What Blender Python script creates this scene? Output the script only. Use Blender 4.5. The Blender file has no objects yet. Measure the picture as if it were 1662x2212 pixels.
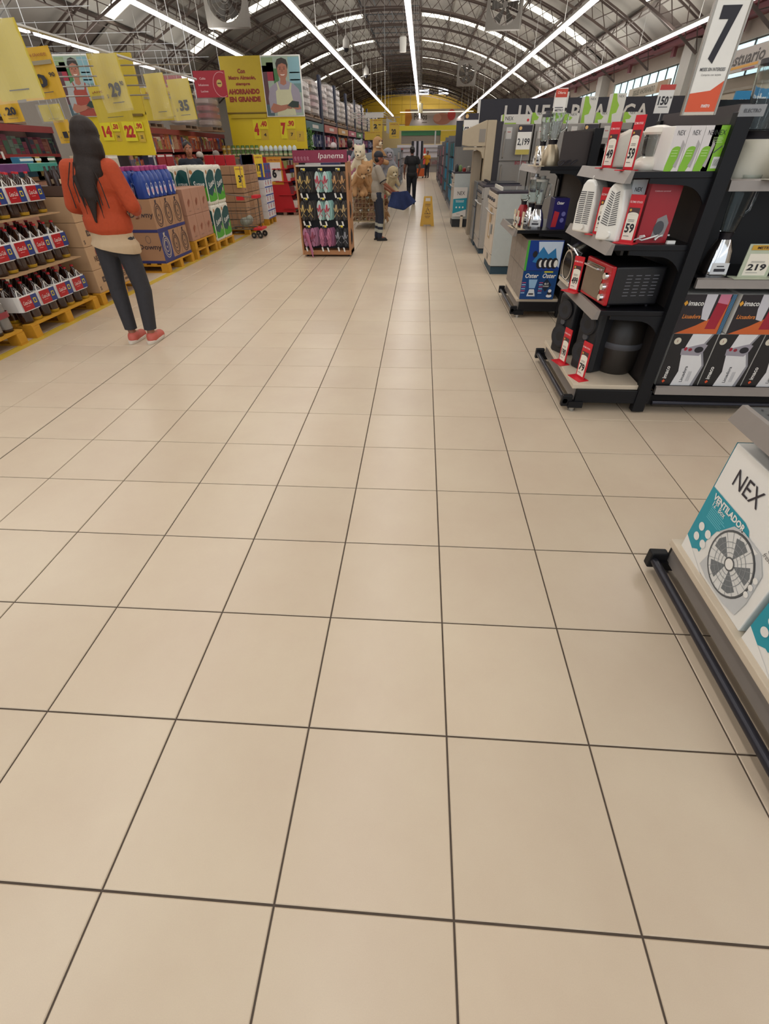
import bpy, bmesh, math, random
from mathutils import Vector, Matrix
random.seed(11)
SC = bpy.context.scene
COL = SC.collection
PI = math.pi

# ---------------------------------------------------------------- camera
FPX, PIT, YAW, ROL, CH = 981.46, .6744, .0731, -.0110, 1.4818
_R = Vector((math.cos(YAW), math.sin(YAW), 0))
_F = Vector((-math.sin(YAW) * math.cos(PIT), math.cos(YAW) * math.cos(PIT), -math.sin(PIT)))
_U = _R.cross(_F)
_cr, _sr = math.cos(ROL), math.sin(ROL)
_R2 = _R * _cr + _U * _sr
_U2 = -_R * _sr + _U * _cr
cam = bpy.data.cameras.new('camera')
cam.sensor_fit = 'VERTICAL'; cam.sensor_height = 24; cam.sensor_width = 24
cam.lens = FPX / 2212 * 24
cam.clip_start = .05; cam.clip_end = 300
camo = bpy.data.objects.new('camera', cam); COL.objects.link(camo)
camo.matrix_world = Matrix(((_R2.x, _U2.x, -_F.x, 0), (_R2.y, _U2.y, -_F.y, 0), (_R2.z, _U2.z, -_F.z, CH), (0, 0, 0, 1)))
SC.camera = camo

# ---------------------------------------------------------------- world, lights, exposure
W = bpy.data.worlds.new('overcast'); SC.world = W; W.use_nodes = True
W.node_tree.nodes['Background'].inputs[0].default_value = (.86, .93, 1.0, 1)
W.node_tree.nodes['Background'].inputs[1].default_value = 1.15
SC.view_settings.view_transform = 'Standard'
SC.view_settings.look = 'None'
SC.view_settings.exposure = -0.1
SC.view_settings.gamma = 1.0
SC.view_settings.use_curve_mapping = False
ZL = 3.88
STRIPS = [('s1', -.43, -8, 62, 7), ('s2', -2.87, -8, 57, 7), ('s3', 3.46, -8, 62, 7), ('s4', -6.0, -8, 21.5, 7), ('s5', 6.75, -8, 40, 7), ('s6', -10.0, 5, 28, 6)]
def area(name, x, y0, y1, power, up=False):
    l = bpy.data.lights.new(name, 'AREA'); l.shape = 'RECTANGLE'
    l.size = .35; l.size_y = (y1 - y0); l.energy = power; l.color = (1.0, .975, .915)
    o = bpy.data.objects.new(name, l); COL.objects.link(o)
    o.location = (x, (y0 + y1) / 2, ZL + (.07 if up else -.06))
    if up: o.rotation_euler[0] = math.pi
    return o
for n, x, y0, y1, p in STRIPS:
    area('tube_light_' + n, x, y0, 10, p * (10 - y0) * .8)
    area('tube_light_far_' + n, x, 10, min(y1, 60), p * (min(y1, 60) - 10) * .5)
    area('tube_uplight_' + n, x, y0, min(y1, 50), p * (min(y1, 50) - y0) * 1.0, True)

# ---------------------------------------------------------------- materials
def lin(c):
    return c / 12.92 if c <= .04045 else ((c + .055) / 1.055) ** 2.4
def rgb(h):
    return tuple(lin(int(h[i:i + 2], 16) / 255) for i in (0, 2, 4))
_mats = {}
def M(h, rough=.5, metal=0.0, var=.06, scale=14, kind=None, strength=1.0, alpha=1.0, bump=0.0, spec=.5):
    key = (h, rough, metal, var, scale, kind, strength, alpha, bump, spec)
    if key in _mats: return _mats[key]
    m = bpy.data.materials.new('mat_%03d' % len(_mats)); m.use_nodes = True
    nt = m.node_tree; b = nt.nodes['Principled BSDF']; c = rgb(h)
    b.inputs['Base Color'].default_value = (*c, 1)
    b.inputs['Roughness'].default_value = rough
    b.inputs['Metallic'].default_value = metal
    b.inputs['Specular IOR Level'].default_value = spec
    if kind == 'glass':
        b.inputs['Transmission Weight'].default_value = 1; b.inputs['IOR'].default_value = 1.3
    elif kind == 'film':
        b.inputs['Alpha'].default_value = alpha; b.inputs['Roughness'].default_value = rough
    elif kind == 'emit':
        b.inputs['Emission Color'].default_value = (*c, 1); b.inputs['Emission Strength'].default_value = strength
    if var and kind not in ('glass', 'emit'):
        tc = nt.nodes.new('ShaderNodeTexCoord'); n = nt.nodes.new('ShaderNodeTexNoise')
        n.inputs['Scale'].default_value = scale; n.inputs['Detail'].default_value = 4
        r = nt.nodes.new('ShaderNodeMapRange')
        r.inputs[3].default_value = 1 - var; r.inputs[4].default_value = 1 + var
        mx = nt.nodes.new('ShaderNodeMix'); mx.data_type = 'RGBA'; mx.blend_type = 'MULTIPLY'; mx.inputs[0].default_value = 1
        mx.inputs[6].default_value = (*c, 1)
        nt.links.new(tc.outputs['Object'], n.inputs['Vector']); nt.links.new(n.outputs['Fac'], r.inputs[0])
        nt.links.new(r.outputs[0], mx.inputs[7]); nt.links.new(mx.outputs[2], b.inputs['Base Color'])
        if bump:
            bp = nt.nodes.new('ShaderNodeBump'); bp.inputs['Strength'].default_value = bump; bp.inputs['Distance'].default_value = .01
            nt.links.new(n.outputs['Fac'], bp.inputs['Height']); nt.links.new(bp.outputs[0], b.inputs['Normal'])
    _mats[key] = m
    return m
BLACK = M('0f1014', .5, var=.15, scale=30, spec=.3)
BLACK2 = M('0a0a0f', .4, spec=.35)
WHITE = M('e8e6e0', .4, var=.02)
STEEL = M('b9b7b2', .28, .9, var=.08)
CHROME = M('e6e6e6', .08, 1.0, var=0)
GREYRAIL = M('8d857e', .4, .25)
YELLOW = M('e0c818', .5)
PALLETY = M('c08a1c', .7, var=.15, scale=9)
INK = M('1d1a22', .5, var=0)
RED = M('c9202c', .45)
CARD = M('a5805f', .8, var=.08, scale=5)
CARD_E = M('7d5f45', .85)
GLASS = M('f2f8f8', .03, kind='glass')
FILM = M('f4f4ec', .12, kind='film', alpha=.13, spec=.8)
SKIN = M('8f5f48', .55, var=.05)
WOOD = M('a9764c', .5, var=.12, scale=6)

# ---------------------------------------------------------------- mesh builder
_glyph = {}
def glyphs(s, bold):
    k = (s, bold)
    if k in _glyph: return _glyph[k]
    cu = bpy.data.curves.new('t', 'FONT'); cu.body = s; cu.resolution_u = 2; cu.offset = bold
    o = bpy.data.objects.new('t', cu); COL.objects.link(o)
    dg = bpy.context.evaluated_depsgraph_get(); dg.update()
    me = bpy.data.meshes.new_from_object(o.evaluated_get(dg))
    vs = [tuple(v.co[:2]) for v in me.vertices]; fs = [tuple(p.vertices) for p in me.polygons]
    bpy.data.objects.remove(o); bpy.data.curves.remove(cu); bpy.data.meshes.remove(me)
    _glyph[k] = (vs, fs)
    return _glyph[k]
class Fr:
    """a flat frame: origin, right, up"""
    def __init__(s, o, r, u):
        s.o = Vector(o); s.r = Vector(r).normalized(); s.u = Vector(u).normalized(); s.n = s.r.cross(s.u)
    def p(s, x, y, z=0): return s.o + s.r * x + s.u * y + s.n * z
FRONT = lambda x=0, y=0, z=0: Fr((x, y, z), (1, 0, 0), (0, 0, 1))       # faces -y
LEFT = lambda x=0, y=0, z=0: Fr((x, y, z), (0, -1, 0), (0, 0, 1))       # faces -x
RIGHT = lambda x=0, y=0, z=0: Fr((x, y, z), (0, 1, 0), (0, 0, 1))       # faces +x
TOP = lambda x=0, y=0, z=0: Fr((x, y, z), (1, 0, 0), (0, 1, 0))
class MB:
    def __init__(s): s.v = []; s.f = []; s.m = []; s.mats = []
    def mi(s, mat):
        if mat is None: return 0
        if mat not in s.mats: s.mats.append(mat)
        return s.mats.index(mat)
    def add(s, vs, fs, mat=None):
        b = len(s.v); s.v += [tuple(v) for v in vs]; i = s.mi(mat)
        for f in fs: s.f.append(tuple(b + k for k in f)); s.m.append(i)
        return s
    def box(s, x0, y0, z0, x1, y1, z1, mat=None):
        return s.add([(x0, y0, z0), (x1, y0, z0), (x1, y1, z0), (x0, y1, z0), (x0, y0, z1), (x1, y0, z1), (x1, y1, z1), (x0, y1, z1)],
                     [(3, 2, 1, 0), (4, 5, 6, 7), (0, 1, 5, 4), (1, 2, 6, 5), (2, 3, 7, 6), (3, 0, 4, 7)], mat)
    def cbox(s, x, y, z, w, d, h, mat=None):   # centre x, front y, bottom z
        return s.box(x - w / 2, y, z, x + w / 2, y + d, z + h, mat)
    def fbox(s, F, x0, y0, x1, y1, z0, z1, mat=None):
        return s.add([F.p(x0, y0, z0), F.p(x1, y0, z0), F.p(x1, y1, z0), F.p(x0, y1, z0), F.p(x0, y0, z1), F.p(x1, y0, z1), F.p(x1, y1, z1), F.p(x0, y1, z1)],
                     [(3, 2, 1, 0), (4, 5, 6, 7), (0, 1, 5, 4), (1, 2, 6, 5), (2, 3, 7, 6), (3, 0, 4, 7)], mat)
    def rect(s, F, x0, y0, x1, y1, mat, z=.0012):
        return s.add([F.p(x0, y0, z), F.p(x1, y0, z), F.p(x1, y1, z), F.p(x0, y1, z)], [(0, 1, 2, 3)], mat)
    def poly(s, F, pts, mat, z=.0014):
        return s.add([F.p(x, y, z) for x, y in pts], [tuple(range(len(pts)))], mat)
    def disc(s, F, x, y, rx, ry, mat, z=.0016, n=20):
        return s.poly(F, [(x + rx * math.cos(2 * PI * k / n), y + ry * math.sin(2 * PI * k / n)) for k in range(n)], mat, z)
    def ring(s, F, x, y, rx, ry, t, mat, z=.0016, n=24, a0=0, a1=2 * PI):
        pts = []; 
        for k in range(n + 1):
            a = a0 + (a1 - a0) * k / n; pts.append(F.p(x + rx * math.cos(a), y + ry * math.sin(a), z)); pts.append(F.p(x + (rx - t) * math.cos(a), y + (ry - t) * math.sin(a), z))
        return s.add(pts, [(2 * k, 2 * k + 2, 2 * k + 3, 2 * k + 1) for k in range(n)], mat)
    def text(s, F, t, x, y, h, w=None, mat=None, bold=.02, z=.0022, align='c', slant=0, rot=0):
        vs, fs = glyphs(t, bold)
        if not vs: return s
        x0 = min(v[0] for v in vs); x1 = max(v[0] for v in vs); y0 = min(v[1] for v in vs); y1 = max(v[1] for v in vs)
        ky = h / max(.3, y1 - y0); kx = ky if w is None else w / (x1 - x0)
        W_ = (x1 - x0) * kx; ox = {'c': -W_ / 2, 'l': 0, 'r': -W_}[align]
        out = []
        for a, b in vs:
            px = (a - x0) * kx + ox + (b - y0) * ky * slant; py = (b - y0) * ky - h / 2
            if rot: px, py = px * math.cos(rot) - py * math.sin(rot), px * math.sin(rot) + py * math.cos(rot)
            out.append(F.p(x + px, y + py, z))
        return s.add(out, fs, mat)
    def cyl(s, p0, p1, r0, r1=None, n=10, mat=None, caps=True):
        r1 = r0 if r1 is None else r1
        p0 = Vector(p0); p1 = Vector(p1); d = (p1 - p0).normalized()
        a = d.orthogonal().normalized(); b = d.cross(a)
        vs = []
        for p, r in ((p0, r0), (p1, r1)):
            for k in range(n): t = 2 * PI * k / n; vs.append(p + a * (r * math.cos(t)) + b * (r * math.sin(t)))
        fs = [(k, (k + 1) % n, n + (k + 1) % n, n + k) for k in range(n)]
        if caps: fs += [tuple(range(n))[::-1], tuple(range(n, 2 * n))]
        return s.add(vs, fs, mat)
    def tube(s, pts, r, n=6, mat=None):
        pts = [Vector(p) for p in pts]; vs = []; m = len(pts); a = None
        for i, p in enumerate(pts):
            d = (pts[min(i + 1, m - 1)] - pts[max(i - 1, 0)]).normalized()
            if a is None: a = d.orthogonal().normalized()
            else: a = (a - d * a.dot(d)).normalized()
            b = d.cross(a)
            for k in range(n): t = 2 * PI * k / n; vs.append(p + a * (r * math.cos(t)) + b * (r * math.sin(t)))
        fs = [(i * n + k, i * n + (k + 1) % n, (i + 1) * n + (k + 1) % n, (i + 1) * n + k) for i in range(m - 1) for k in range(n)]
        fs += [tuple(range(n))[::-1], tuple(range((m - 1) * n, m * n))]
        return s.add(vs, fs, mat)
    def lathe(s, prof, c=(0, 0, 0), n=16, mat=None, sx=1, sy=1, sq=None):
        vs = []
        for r, z in prof:
            for k in range(n):
                t = 2 * PI * k / n; ct, st = math.cos(t), math.sin(t)
                if sq: q = (abs(ct) ** sq + abs(st) ** sq) ** (-1 / sq); ct *= q; st *= q
                vs.append((c[0] + r * ct * sx, c[1] + r * st * sy, c[2] + z))
        m = len(prof)
        fs = [(i * n + k, i * n + (k + 1) % n, (i + 1) * n + (k + 1) % n, (i + 1) * n + k) for i in range(m - 1) for k in range(n)]
        if prof[0][0] > 1e-4: fs.append(tuple(range(n))[::-1])
        if prof[-1][0] > 1e-4: fs.append(tuple(range((m - 1) * n, m * n)))
        return s.add(vs, fs, mat)
    def ell(s, c, r, mat=None, n=12, rot=None):
        if not hasattr(r, '__len__'): r = (r, r, r)
        vs = []; h = n // 2
        for i in range(h + 1):
            ph = PI * i / h
            for k in range(n):
                t = 2 * PI * k / n; v = Vector((r[0] * math.sin(ph) * math.cos(t), r[1] * math.sin(ph) * math.sin(t), r[2] * math.cos(ph)))
                if rot: v = rot @ v
                vs.append(v + Vector(c))
        fs = [(i * n + k, (i + 1) * n + k, (i + 1) * n + (k + 1) % n, i * n + (k + 1) % n) for i in range(h) for k in range(n)]
        return s.add(vs, fs, mat)
    def prism(s, F, pts, z0, z1, mat=None):
        n = len(pts)
        vs = [F.p(x, y, z0) for x, y in pts] + [F.p(x, y, z1) for x, y in pts]
        fs = [tuple(range(n))[::-1], tuple(range(n, 2 * n))] + [(k, (k + 1) % n, n + (k + 1) % n, n + k) for k in range(n)]
        return s.add(vs, fs, mat)
    def build(s, name, mat=None, parent=None, smooth=False, bevel=0, loc=None, rz=0, seg=2):
        me = bpy.data.meshes.new(name)
        me.from_pydata([tuple(v) for v in s.v], [], s.f); 
        ms = s.mats or [mat or WHITE]
        if s.mats and mat and mat not in s.mats: pass
        for m in ms: me.materials.append(m)
        if len(ms) > 1: me.polygons.foreach_set('material_index', s.m)
        if smooth: me.polygons.foreach_set('use_smooth', [True] * len(me.polygons))
        bm = bmesh.new(); bm.from_mesh(me)
        bmesh.ops.recalc_face_normals(bm, faces=[f for f in bm.faces if True]) if name not in ('print', 'lettering') else None
        bm.to_mesh(me); bm.free(); me.update()
        if smooth:
            try: me.set_sharp_from_angle(angle=math.radians(42))
            except Exception: pass
        o = bpy.data.objects.new(name, me); COL.objects.link(o)
        if parent: o.parent = parent
        if loc: o.location = loc
        if rz: o.rotation_euler[2] = rz
        if bevel:
            md = o.modifiers.new('b', 'BEVEL'); md.width = bevel; md.segments = seg; md.limit_method = 'ANGLE'
        return o
def tag(o, label, cat, group=None, kind=None):
    if label: o['label'] = label
    if cat: o['category'] = cat
    if group: o['group'] = group
    if kind: o['kind'] = kind
    return o
def thing(name, label, cat, loc, rz=0, group=None):
    o = bpy.data.objects.new(name, None); COL.objects.link(o); o.empty_display_size = .1
    o.location = loc; o.rotation_euler[2] = rz
    return tag(o, label, cat, group)
def struct(name, mb, mat=None, **k):
    o = mb.build(name, mat, **k); o['kind'] = 'structure'; return o
def dup(root, loc, rz=None, label=None, group=None, scale=None):
    r = root.copy(); COL.objects.link(r); r.location = loc
    if rz is not None: r.rotation_euler[2] = rz
    if label: r['label'] = label
    if group: r['group'] = group
    if scale: r.scale = scale
    for ch in list(root.children):
        c = ch.copy(); COL.objects.link(c); c.parent = r
        for g in ch.children:
            d = g.copy(); COL.objects.link(d); d.parent = c
    return r
AI = -PI / 2     # right-hand goods face the aisle
AL = PI / 2      # left-hand goods face the aisle

def capsule(mb, p0, p1, r0, r1, n=14, flat=1.0, side=None):
    """rounded tapered limb; flat squashes it along `side`"""
    p0 = Vector(p0); p1 = Vector(p1); d = p1 - p0; L = d.length; d = d / L if L > 1e-6 else Vector((0, 0, 1))
    if side is None: a = d.orthogonal().normalized()
    else: a = (Vector(side) - d * Vector(side).dot(d)).normalized()
    b = d.cross(a); rows = []
    for i in range(5): t = PI / 2 * i / 4; rows.append((p0 - d * r0 * math.cos(t), r0 * math.sin(t)))
    for i in range(5): t = PI / 2 * i / 4; rows.append((p1 + d * r1 * math.sin(t), r1 * math.cos(t)))
    vs = []
    for p, r in rows:
        for k in range(n): t = 2 * PI * k / n; vs.append(p + a * (r * flat * math.cos(t)) + b * (r * math.sin(t)))
    m = len(rows)
    mb.add(vs, [(i * n + k, i * n + (k + 1) % n, (i + 1) * n + (k + 1) % n, (i + 1) * n + k) for i in range(m - 1) for k in range(n)])
def blob(name, prims, voxel, mat, parent=None, smooth=6, cut=None, loc=None):
    """prims fused by voxel remesh into one continuous surface"""
    mb = MB()
    for p in prims:
        if p[0] == 'c': capsule(mb, *p[1:])
        elif p[0] == 'e': mb.ell(p[1], p[2], n=14, rot=p[3] if len(p) > 3 else None)
        elif p[0] == 'b': mb.box(*p[1:])
    o = mb.build(name, mat, None)
    r = o.modifiers.new('r', 'REMESH'); r.mode = 'VOXEL'; r.voxel_size = voxel; r.use_smooth_shade = True
    if smooth: s = o.modifiers.new('s', 'SMOOTH'); s.iterations = smooth; s.factor = .5
    dg = bpy.context.evaluated_depsgraph_get(); dg.update()
    me = bpy.data.meshes.new_from_object(o.evaluated_get(dg))
    if cut:
        bm = bmesh.new(); bm.from_mesh(me)
        for co, no in cut:
            bmesh.ops.bisect_plane(bm, geom=bm.verts[:] + bm.edges[:] + bm.faces[:], plane_co=co, plane_no=no, clear_outer=True)
        bm.to_mesh(me); bm.free()
    o.modifiers.clear(); old = o.data; o.data = me; bpy.data.meshes.remove(old); me.name = name
    if not me.materials: me.materials.append(mat)
    me.polygons.foreach_set('use_smooth', [True] * len(me.polygons))
    if parent: o.parent = parent
    if loc: o.location = loc
    return o
# ================================================================= SETTING
T = .45; X0 = .1416
XC, RV, ZC = -1.86, 18.2, 7.14          # vault: centre line, radius, crown height
def vz(x, dz=0): return ZC - RV + math.sqrt(RV ** 2 - (x - XC) ** 2) + dz
def vp(a, y, dr=0): return (XC + (RV + dr) * math.sin(a), y, ZC - RV + (RV + dr) * math.cos(a))
AMAX = math.asin(10 / RV)

# floor: grout bed + tiles
fb = MB().box(-13, -4, -.3, 9, 78, -.004, M('4e4237', .8, var=.2, scale=20))
floor = struct('floor', fb)
def tile_mat():
    m = bpy.data.materials.new('floor_tile'); m.use_nodes = True; nt = m.node_tree; b = nt.nodes['Principled BSDF']
    tc = nt.nodes.new('ShaderNodeNewGeometry'); n = nt.nodes.new('ShaderNodeTexNoise'); n.inputs['Scale'].default_value = 1.3; n.inputs['Detail'].default_value = 8; n.inputs['Roughness'].default_value = .65
    oi = nt.nodes.new('ShaderNodeObjectInfo')
    cr = nt.nodes.new('ShaderNodeValToRGB'); cr.color_ramp.elements[0].position = .3; cr.color_ramp.elements[1].position = .7
    cr.color_ramp.elements[0].color = (*rgb('c3b099'), 1); cr.color_ramp.elements[1].color = (*rgb('cdbda5'), 1)
    mr = nt.nodes.new('ShaderNodeMapRange'); mr.inputs[3].default_value = .965; mr.inputs[4].default_value = 1.02
    mx = nt.nodes.new('ShaderNodeMix'); mx.data_type = 'RGBA'; mx.blend_type = 'MULTIPLY'; mx.inputs[0].default_value = 1
    nt.links.new(tc.outputs['Position'], n.inputs['Vector']); nt.links.new(n.outputs['Fac'], cr.inputs[0])
    nt.links.new(oi.outputs['Random'], mr.inputs[0]); nt.links.new(cr.outputs[0], mx.inputs[6]); nt.links.new(mr.outputs[0], mx.inputs[7])
    n2 = nt.nodes.new('ShaderNodeTexNoise'); n2.inputs['Scale'].default_value = 420
    mx2 = nt.nodes.new('ShaderNodeMix'); mx2.data_type = 'RGBA'; mx2.blend_type = 'MULTIPLY'; mx2.inputs[0].default_value = 1
    mr2 = nt.nodes.new('ShaderNodeMapRange'); mr2.inputs[3].default_value = .95; mr2.inputs[4].default_value = 1.05
    nt.links.new(tc.outputs['Position'], n2.inputs['Vector']); nt.links.new(n2.outputs['Fac'], mr2.inputs[0])
    nt.links.new(mx.outputs[2], mx2.inputs[6]); nt.links.new(mr2.outputs[0], mx2.inputs[7])
    nt.links.new(mx2.outputs[2], b.inputs['Base Color'])
    b.inputs['Roughness'].default_value = .3; b.inputs['Specular IOR Level'].default_value = .38
    return m
TM = tile_mat(); g = .0028
def tile_geo(mb, cx, cy, wl=0):
    h = T / 2 - g; c = h - .0022
    vs = [(cx - h + wl, cy - h, -.004), (cx + h, cy - h, -.004), (cx + h, cy + h, -.004), (cx - h + wl, cy + h, -.004),
          (cx - h + wl, cy - h, -.0022), (cx + h, cy - h, -.0022), (cx + h, cy + h, -.0022), (cx - h + wl, cy + h, -.0022),
          (cx - c + wl, cy - c, 0), (cx + c, cy - c, 0), (cx + c, cy + c, 0), (cx - c + wl, cy + c, 0)]
    mb.add(vs, [(0, 1, 5, 4), (1, 2, 6, 5), (2, 3, 7, 6), (3, 0, 4, 7), (4, 5, 9, 8), (5, 6, 10, 9), (6, 7, 11, 10), (7, 4, 8, 11), (8, 9, 10, 11)])
Y0 = .2549
tme = None; far = MB(); near_n = 0
cells = []
for j in range(-1, 170):
    cy = Y0 + T * (j + .5)
    for i in range(-28, 20):
        cx = X0 + T * (i + .5); cells.append((cx, cy, i, j))
def in_view(cx, cy):
    p = Vector((cx, cy, -CH)); w = p.dot(_F); 
    return w > .1 and abs(p.dot(_R)) / w < .95 and -p.dot(_U) / w < 1.3
vis = [c for c in cells if in_view(c[0], c[1]) and c[1] < 11]
vis.sort(key=lambda c: c[0] ** 2 * .6 + c[1] ** 2)
def hid(cx, cy): return (cx > 2.2 and cy < 3) or cx < -4.6
vis = [c for c in vis if not hid(c[0], c[1])][:298]
chosen = {(c[2], c[3]) for c in vis}
def wide(i): return .004 if i == -6 else 0
for cx, cy, i, j in cells:
    if (i, j) in chosen:
        if tme is None:
            mb = MB(); tile_geo(mb, 0, 0); o = mb.build('floor_tile', TM, floor, loc=(cx, cy, 0)); tme = o.data
            mb = MB(); tile_geo(mb, 0, 0, .005); o2 = mb.build('floor_tile', TM, floor, loc=(cx, cy, -.5)); tme2 = o2.data; bpy.data.objects.remove(o2)
        else:
            o = bpy.data.objects.new('floor_tile', tme2 if i == -6 else tme); COL.objects.link(o); o.parent = floor; o.location = (cx, cy, 0)
    elif cy > -4: tile_geo(far, cx, cy, .005 if i == -6 else 0)
o = far.build('far_floor_tiling', TM, floor); o['kind'] = 'stuff'
yl = MB().box(-3.9, 1.0, .0, -3.79, 13.5, .0015, M('c2a338', .5, var=.2, scale=3))
struct('trim_1', yl)

# ceiling: curved lining panels between purlins, skylight bands, trusses
LIN = M('a09c94', .85, var=.13, scale=1.2, bump=.3)
LIN2 = M('94908a', .85, var=.13, scale=1.2, bump=.3)
NA = 14; BAY = 3.6; YS = -4.4
cm = MB()
def shell(mb, a0, a1, y0, y1, dr0, dr1, n=3, mat=None):
    for k in range(n):
        b0 = a0 + (a1 - a0) * k / n; b1 = a0 + (a1 - a0) * (k + 1) / n
        mb.add([vp(b0, y0, dr0), vp(b1, y0, dr0), vp(b1, y1, dr0), vp(b0, y1, dr0), vp(b0, y0, dr1), vp(b1, y0, dr1), vp(b1, y1, dr1), vp(b0, y1, dr1)],
               [(0, 1, 2, 3), (7, 6, 5, 4), (0, 4, 5, 1), (3, 2, 6, 7), (0, 3, 7, 4), (1, 5, 6, 2)], mat)
shell(cm, -AMAX, AMAX, YS, 78, .1, .16, 40, M('6e655f', .9))
ceiling = struct('ceiling', cm)
ceiling.visible_shadow = True
def vault_obj(name, me_or_mb, mat, parent, ang, y):
    """piece modelled at the crown (angle 0), turned about the vault axis"""
    if isinstance(me_or_mb, MB): o = me_or_mb.build(name, mat)
    else: o = bpy.data.objects.new(name, me_or_mb); COL.objects.link(o)
    o.parent = parent; o.location = (XC, y, ZC - RV); o.rotation_euler[1] = ang
    return o
def vp0(a, y, dr=0): return ((RV + dr) * math.sin(a), y, (RV + dr) * math.cos(a))
def shell0(a0, a1, y0, y1, d0, d1, n=3):
    mb = MB()
    for k in range(n):
        b0 = a0 + (a1 - a0) * k / n; b1 = a0 + (a1 - a0) * (k + 1) / n
        mb.add([vp0(b0, y0, d0), vp0(b1, y0, d0), vp0(b1, y1, d0), vp0(b0, y1, d0), vp0(b0, y0, d1), vp0(b1, y0, d1), vp0(b1, y1, d1), vp0(b0, y1, d1)],
               [(0, 1, 2, 3), (7, 6, 5, 4), (0, 4, 5, 1), (3, 2, 6, 7), (0, 3, 7, 4), (1, 5, 6, 2)])
    return mb
DA = 2 * AMAX / NA
SKY_Y = [9.6, 16.8, 24, 31.2, 38.4, 45.6, 52.8, 60]
gap = .012 / RV
pm = {}
nb = int((76 - YS) / BAY)
for b in range(nb):
    y0 = YS + b * BAY; y1 = y0 + BAY
    sky = [s for s in SKY_Y if y0 - .01 <= s < y1 - .01]
    for k in range(NA):
        a = -AMAX + DA * (k + .5)
        if k in (6, 7) : continue
        key = ('s' if sky else 'p', (b + k) % 2)
        if key not in pm:
            mbp = shell0(-DA / 2 + gap, DA / 2 - gap, .02 + (.86 if sky else 0), BAY - .02, 0, .06)
            o = vault_obj('ceiling_panel', mbp, LIN if (b + k) % 2 else LIN2, ceiling, a, y0); pm[key] = o.data
        else: vault_obj('ceiling_panel', pm[key], None, ceiling, a, y0)
        if sky and k not in (0, NA - 1):
            if 'g' not in pm:
                o = vault_obj('skylight', shell0(-DA / 2 + gap * 4, DA / 2 - gap * 4, .06, .82, .0, .04), M('fbf7e6', .5, kind='emit', strength=2.6), ceiling, a, y0); pm['g'] = o.data
            else: vault_obj('skylight', pm['g'], None, ceiling, a, y0)
# ridge monitor: dark raised box along the crown
rm = MB(); rw = DA * RV * .98
DK = M('33363c', .8, var=.2, scale=2)
rm.box(XC - rw, YS, ZC + .75, XC + rw, 76, ZC + .8, DK)
rm.box(XC - rw - .04, YS, ZC - .12, XC - rw, 76, ZC + .8, DK); rm.box(XC + rw, YS, ZC - .12, XC + rw + .04, 76, ZC + .8, DK)
struct('trim_2', rm)
mesh_ = MB()
for k in range(44):
    y = 2 + k * 1.65
    mesh_.box(XC - rw, y, ZC - .14, XC + rw, y + .05, ZC - .1)
for k in range(5):
    x = XC - rw + 2 * rw * k / 4; mesh_.box(x - .02, YS, ZC - .14, x + .02, 76, ZC - .1)
o = struct('trim_3', mesh_, M('5a5f63', .7)); 
# purlins
TRU = M('52443e', .7, var=.12)
pu = []
for k in range(1, NA):
    if k == 7: continue
    a = -AMAX + DA * k; p = vp(a, 0, -.1)
    mb = MB().box(-.025, YS, -.04, .025, 76, .06, TRU)
    for j in range(0, 60):
        y = YS + j * 1.3; mb.box(-.015, y, -.06 + 0, .015, y + .03, -.2, TRU)
    mb.box(-.014, YS, -.22, .014, 76, -.2, TRU)
    o = mb.build('purlin', TRU, ceiling); o.location = (p[0], 0, p[2]); o.rotation_euler[1] = a
# lattice arch trusses
def truss():
    mb = MB(); n = 40
    P0 = [vp(-AMAX + 2 * AMAX * k / n, 0, -.22) for k in range(n + 1)]; P1 = [vp(-AMAX + 2 * AMAX * k / n, 0, -.72) for k in range(n + 1)]
    for y in (-.14, .14):
        mb.tube([(p[0], y, p[2]) for p in P0], .035, 4, TRU)
    mb.tube([(p[0], 0, p[2]) for p in P1], .04, 4, TRU)
    for k in range(n):
        y = .14 if k % 2 else -.14
        mb.cyl((P0[k][0], y, P0[k][2]), (P1[k + 1][0], 0, P1[k + 1][2]), .016, n=4, mat=TRU, caps=False)
        mb.cyl((P0[k + 1][0], y, P0[k + 1][2]), (P1[k][0], 0, P1[k][2]), .016, n=4, mat=TRU, caps=False)
    return mb
t0 = None
for b in range(0, nb):
    y = YS + b * BAY + BAY * .5
    if y < 4: continue
    if t0 is None: t0 = truss().build('roof_truss', TRU, ceiling, loc=(0, y, 0))
    else:
        o = bpy.data.objects.new('roof_truss', t0.data); COL.objects.link(o); o.parent = ceiling; o.location = (0, y, 0)

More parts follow.
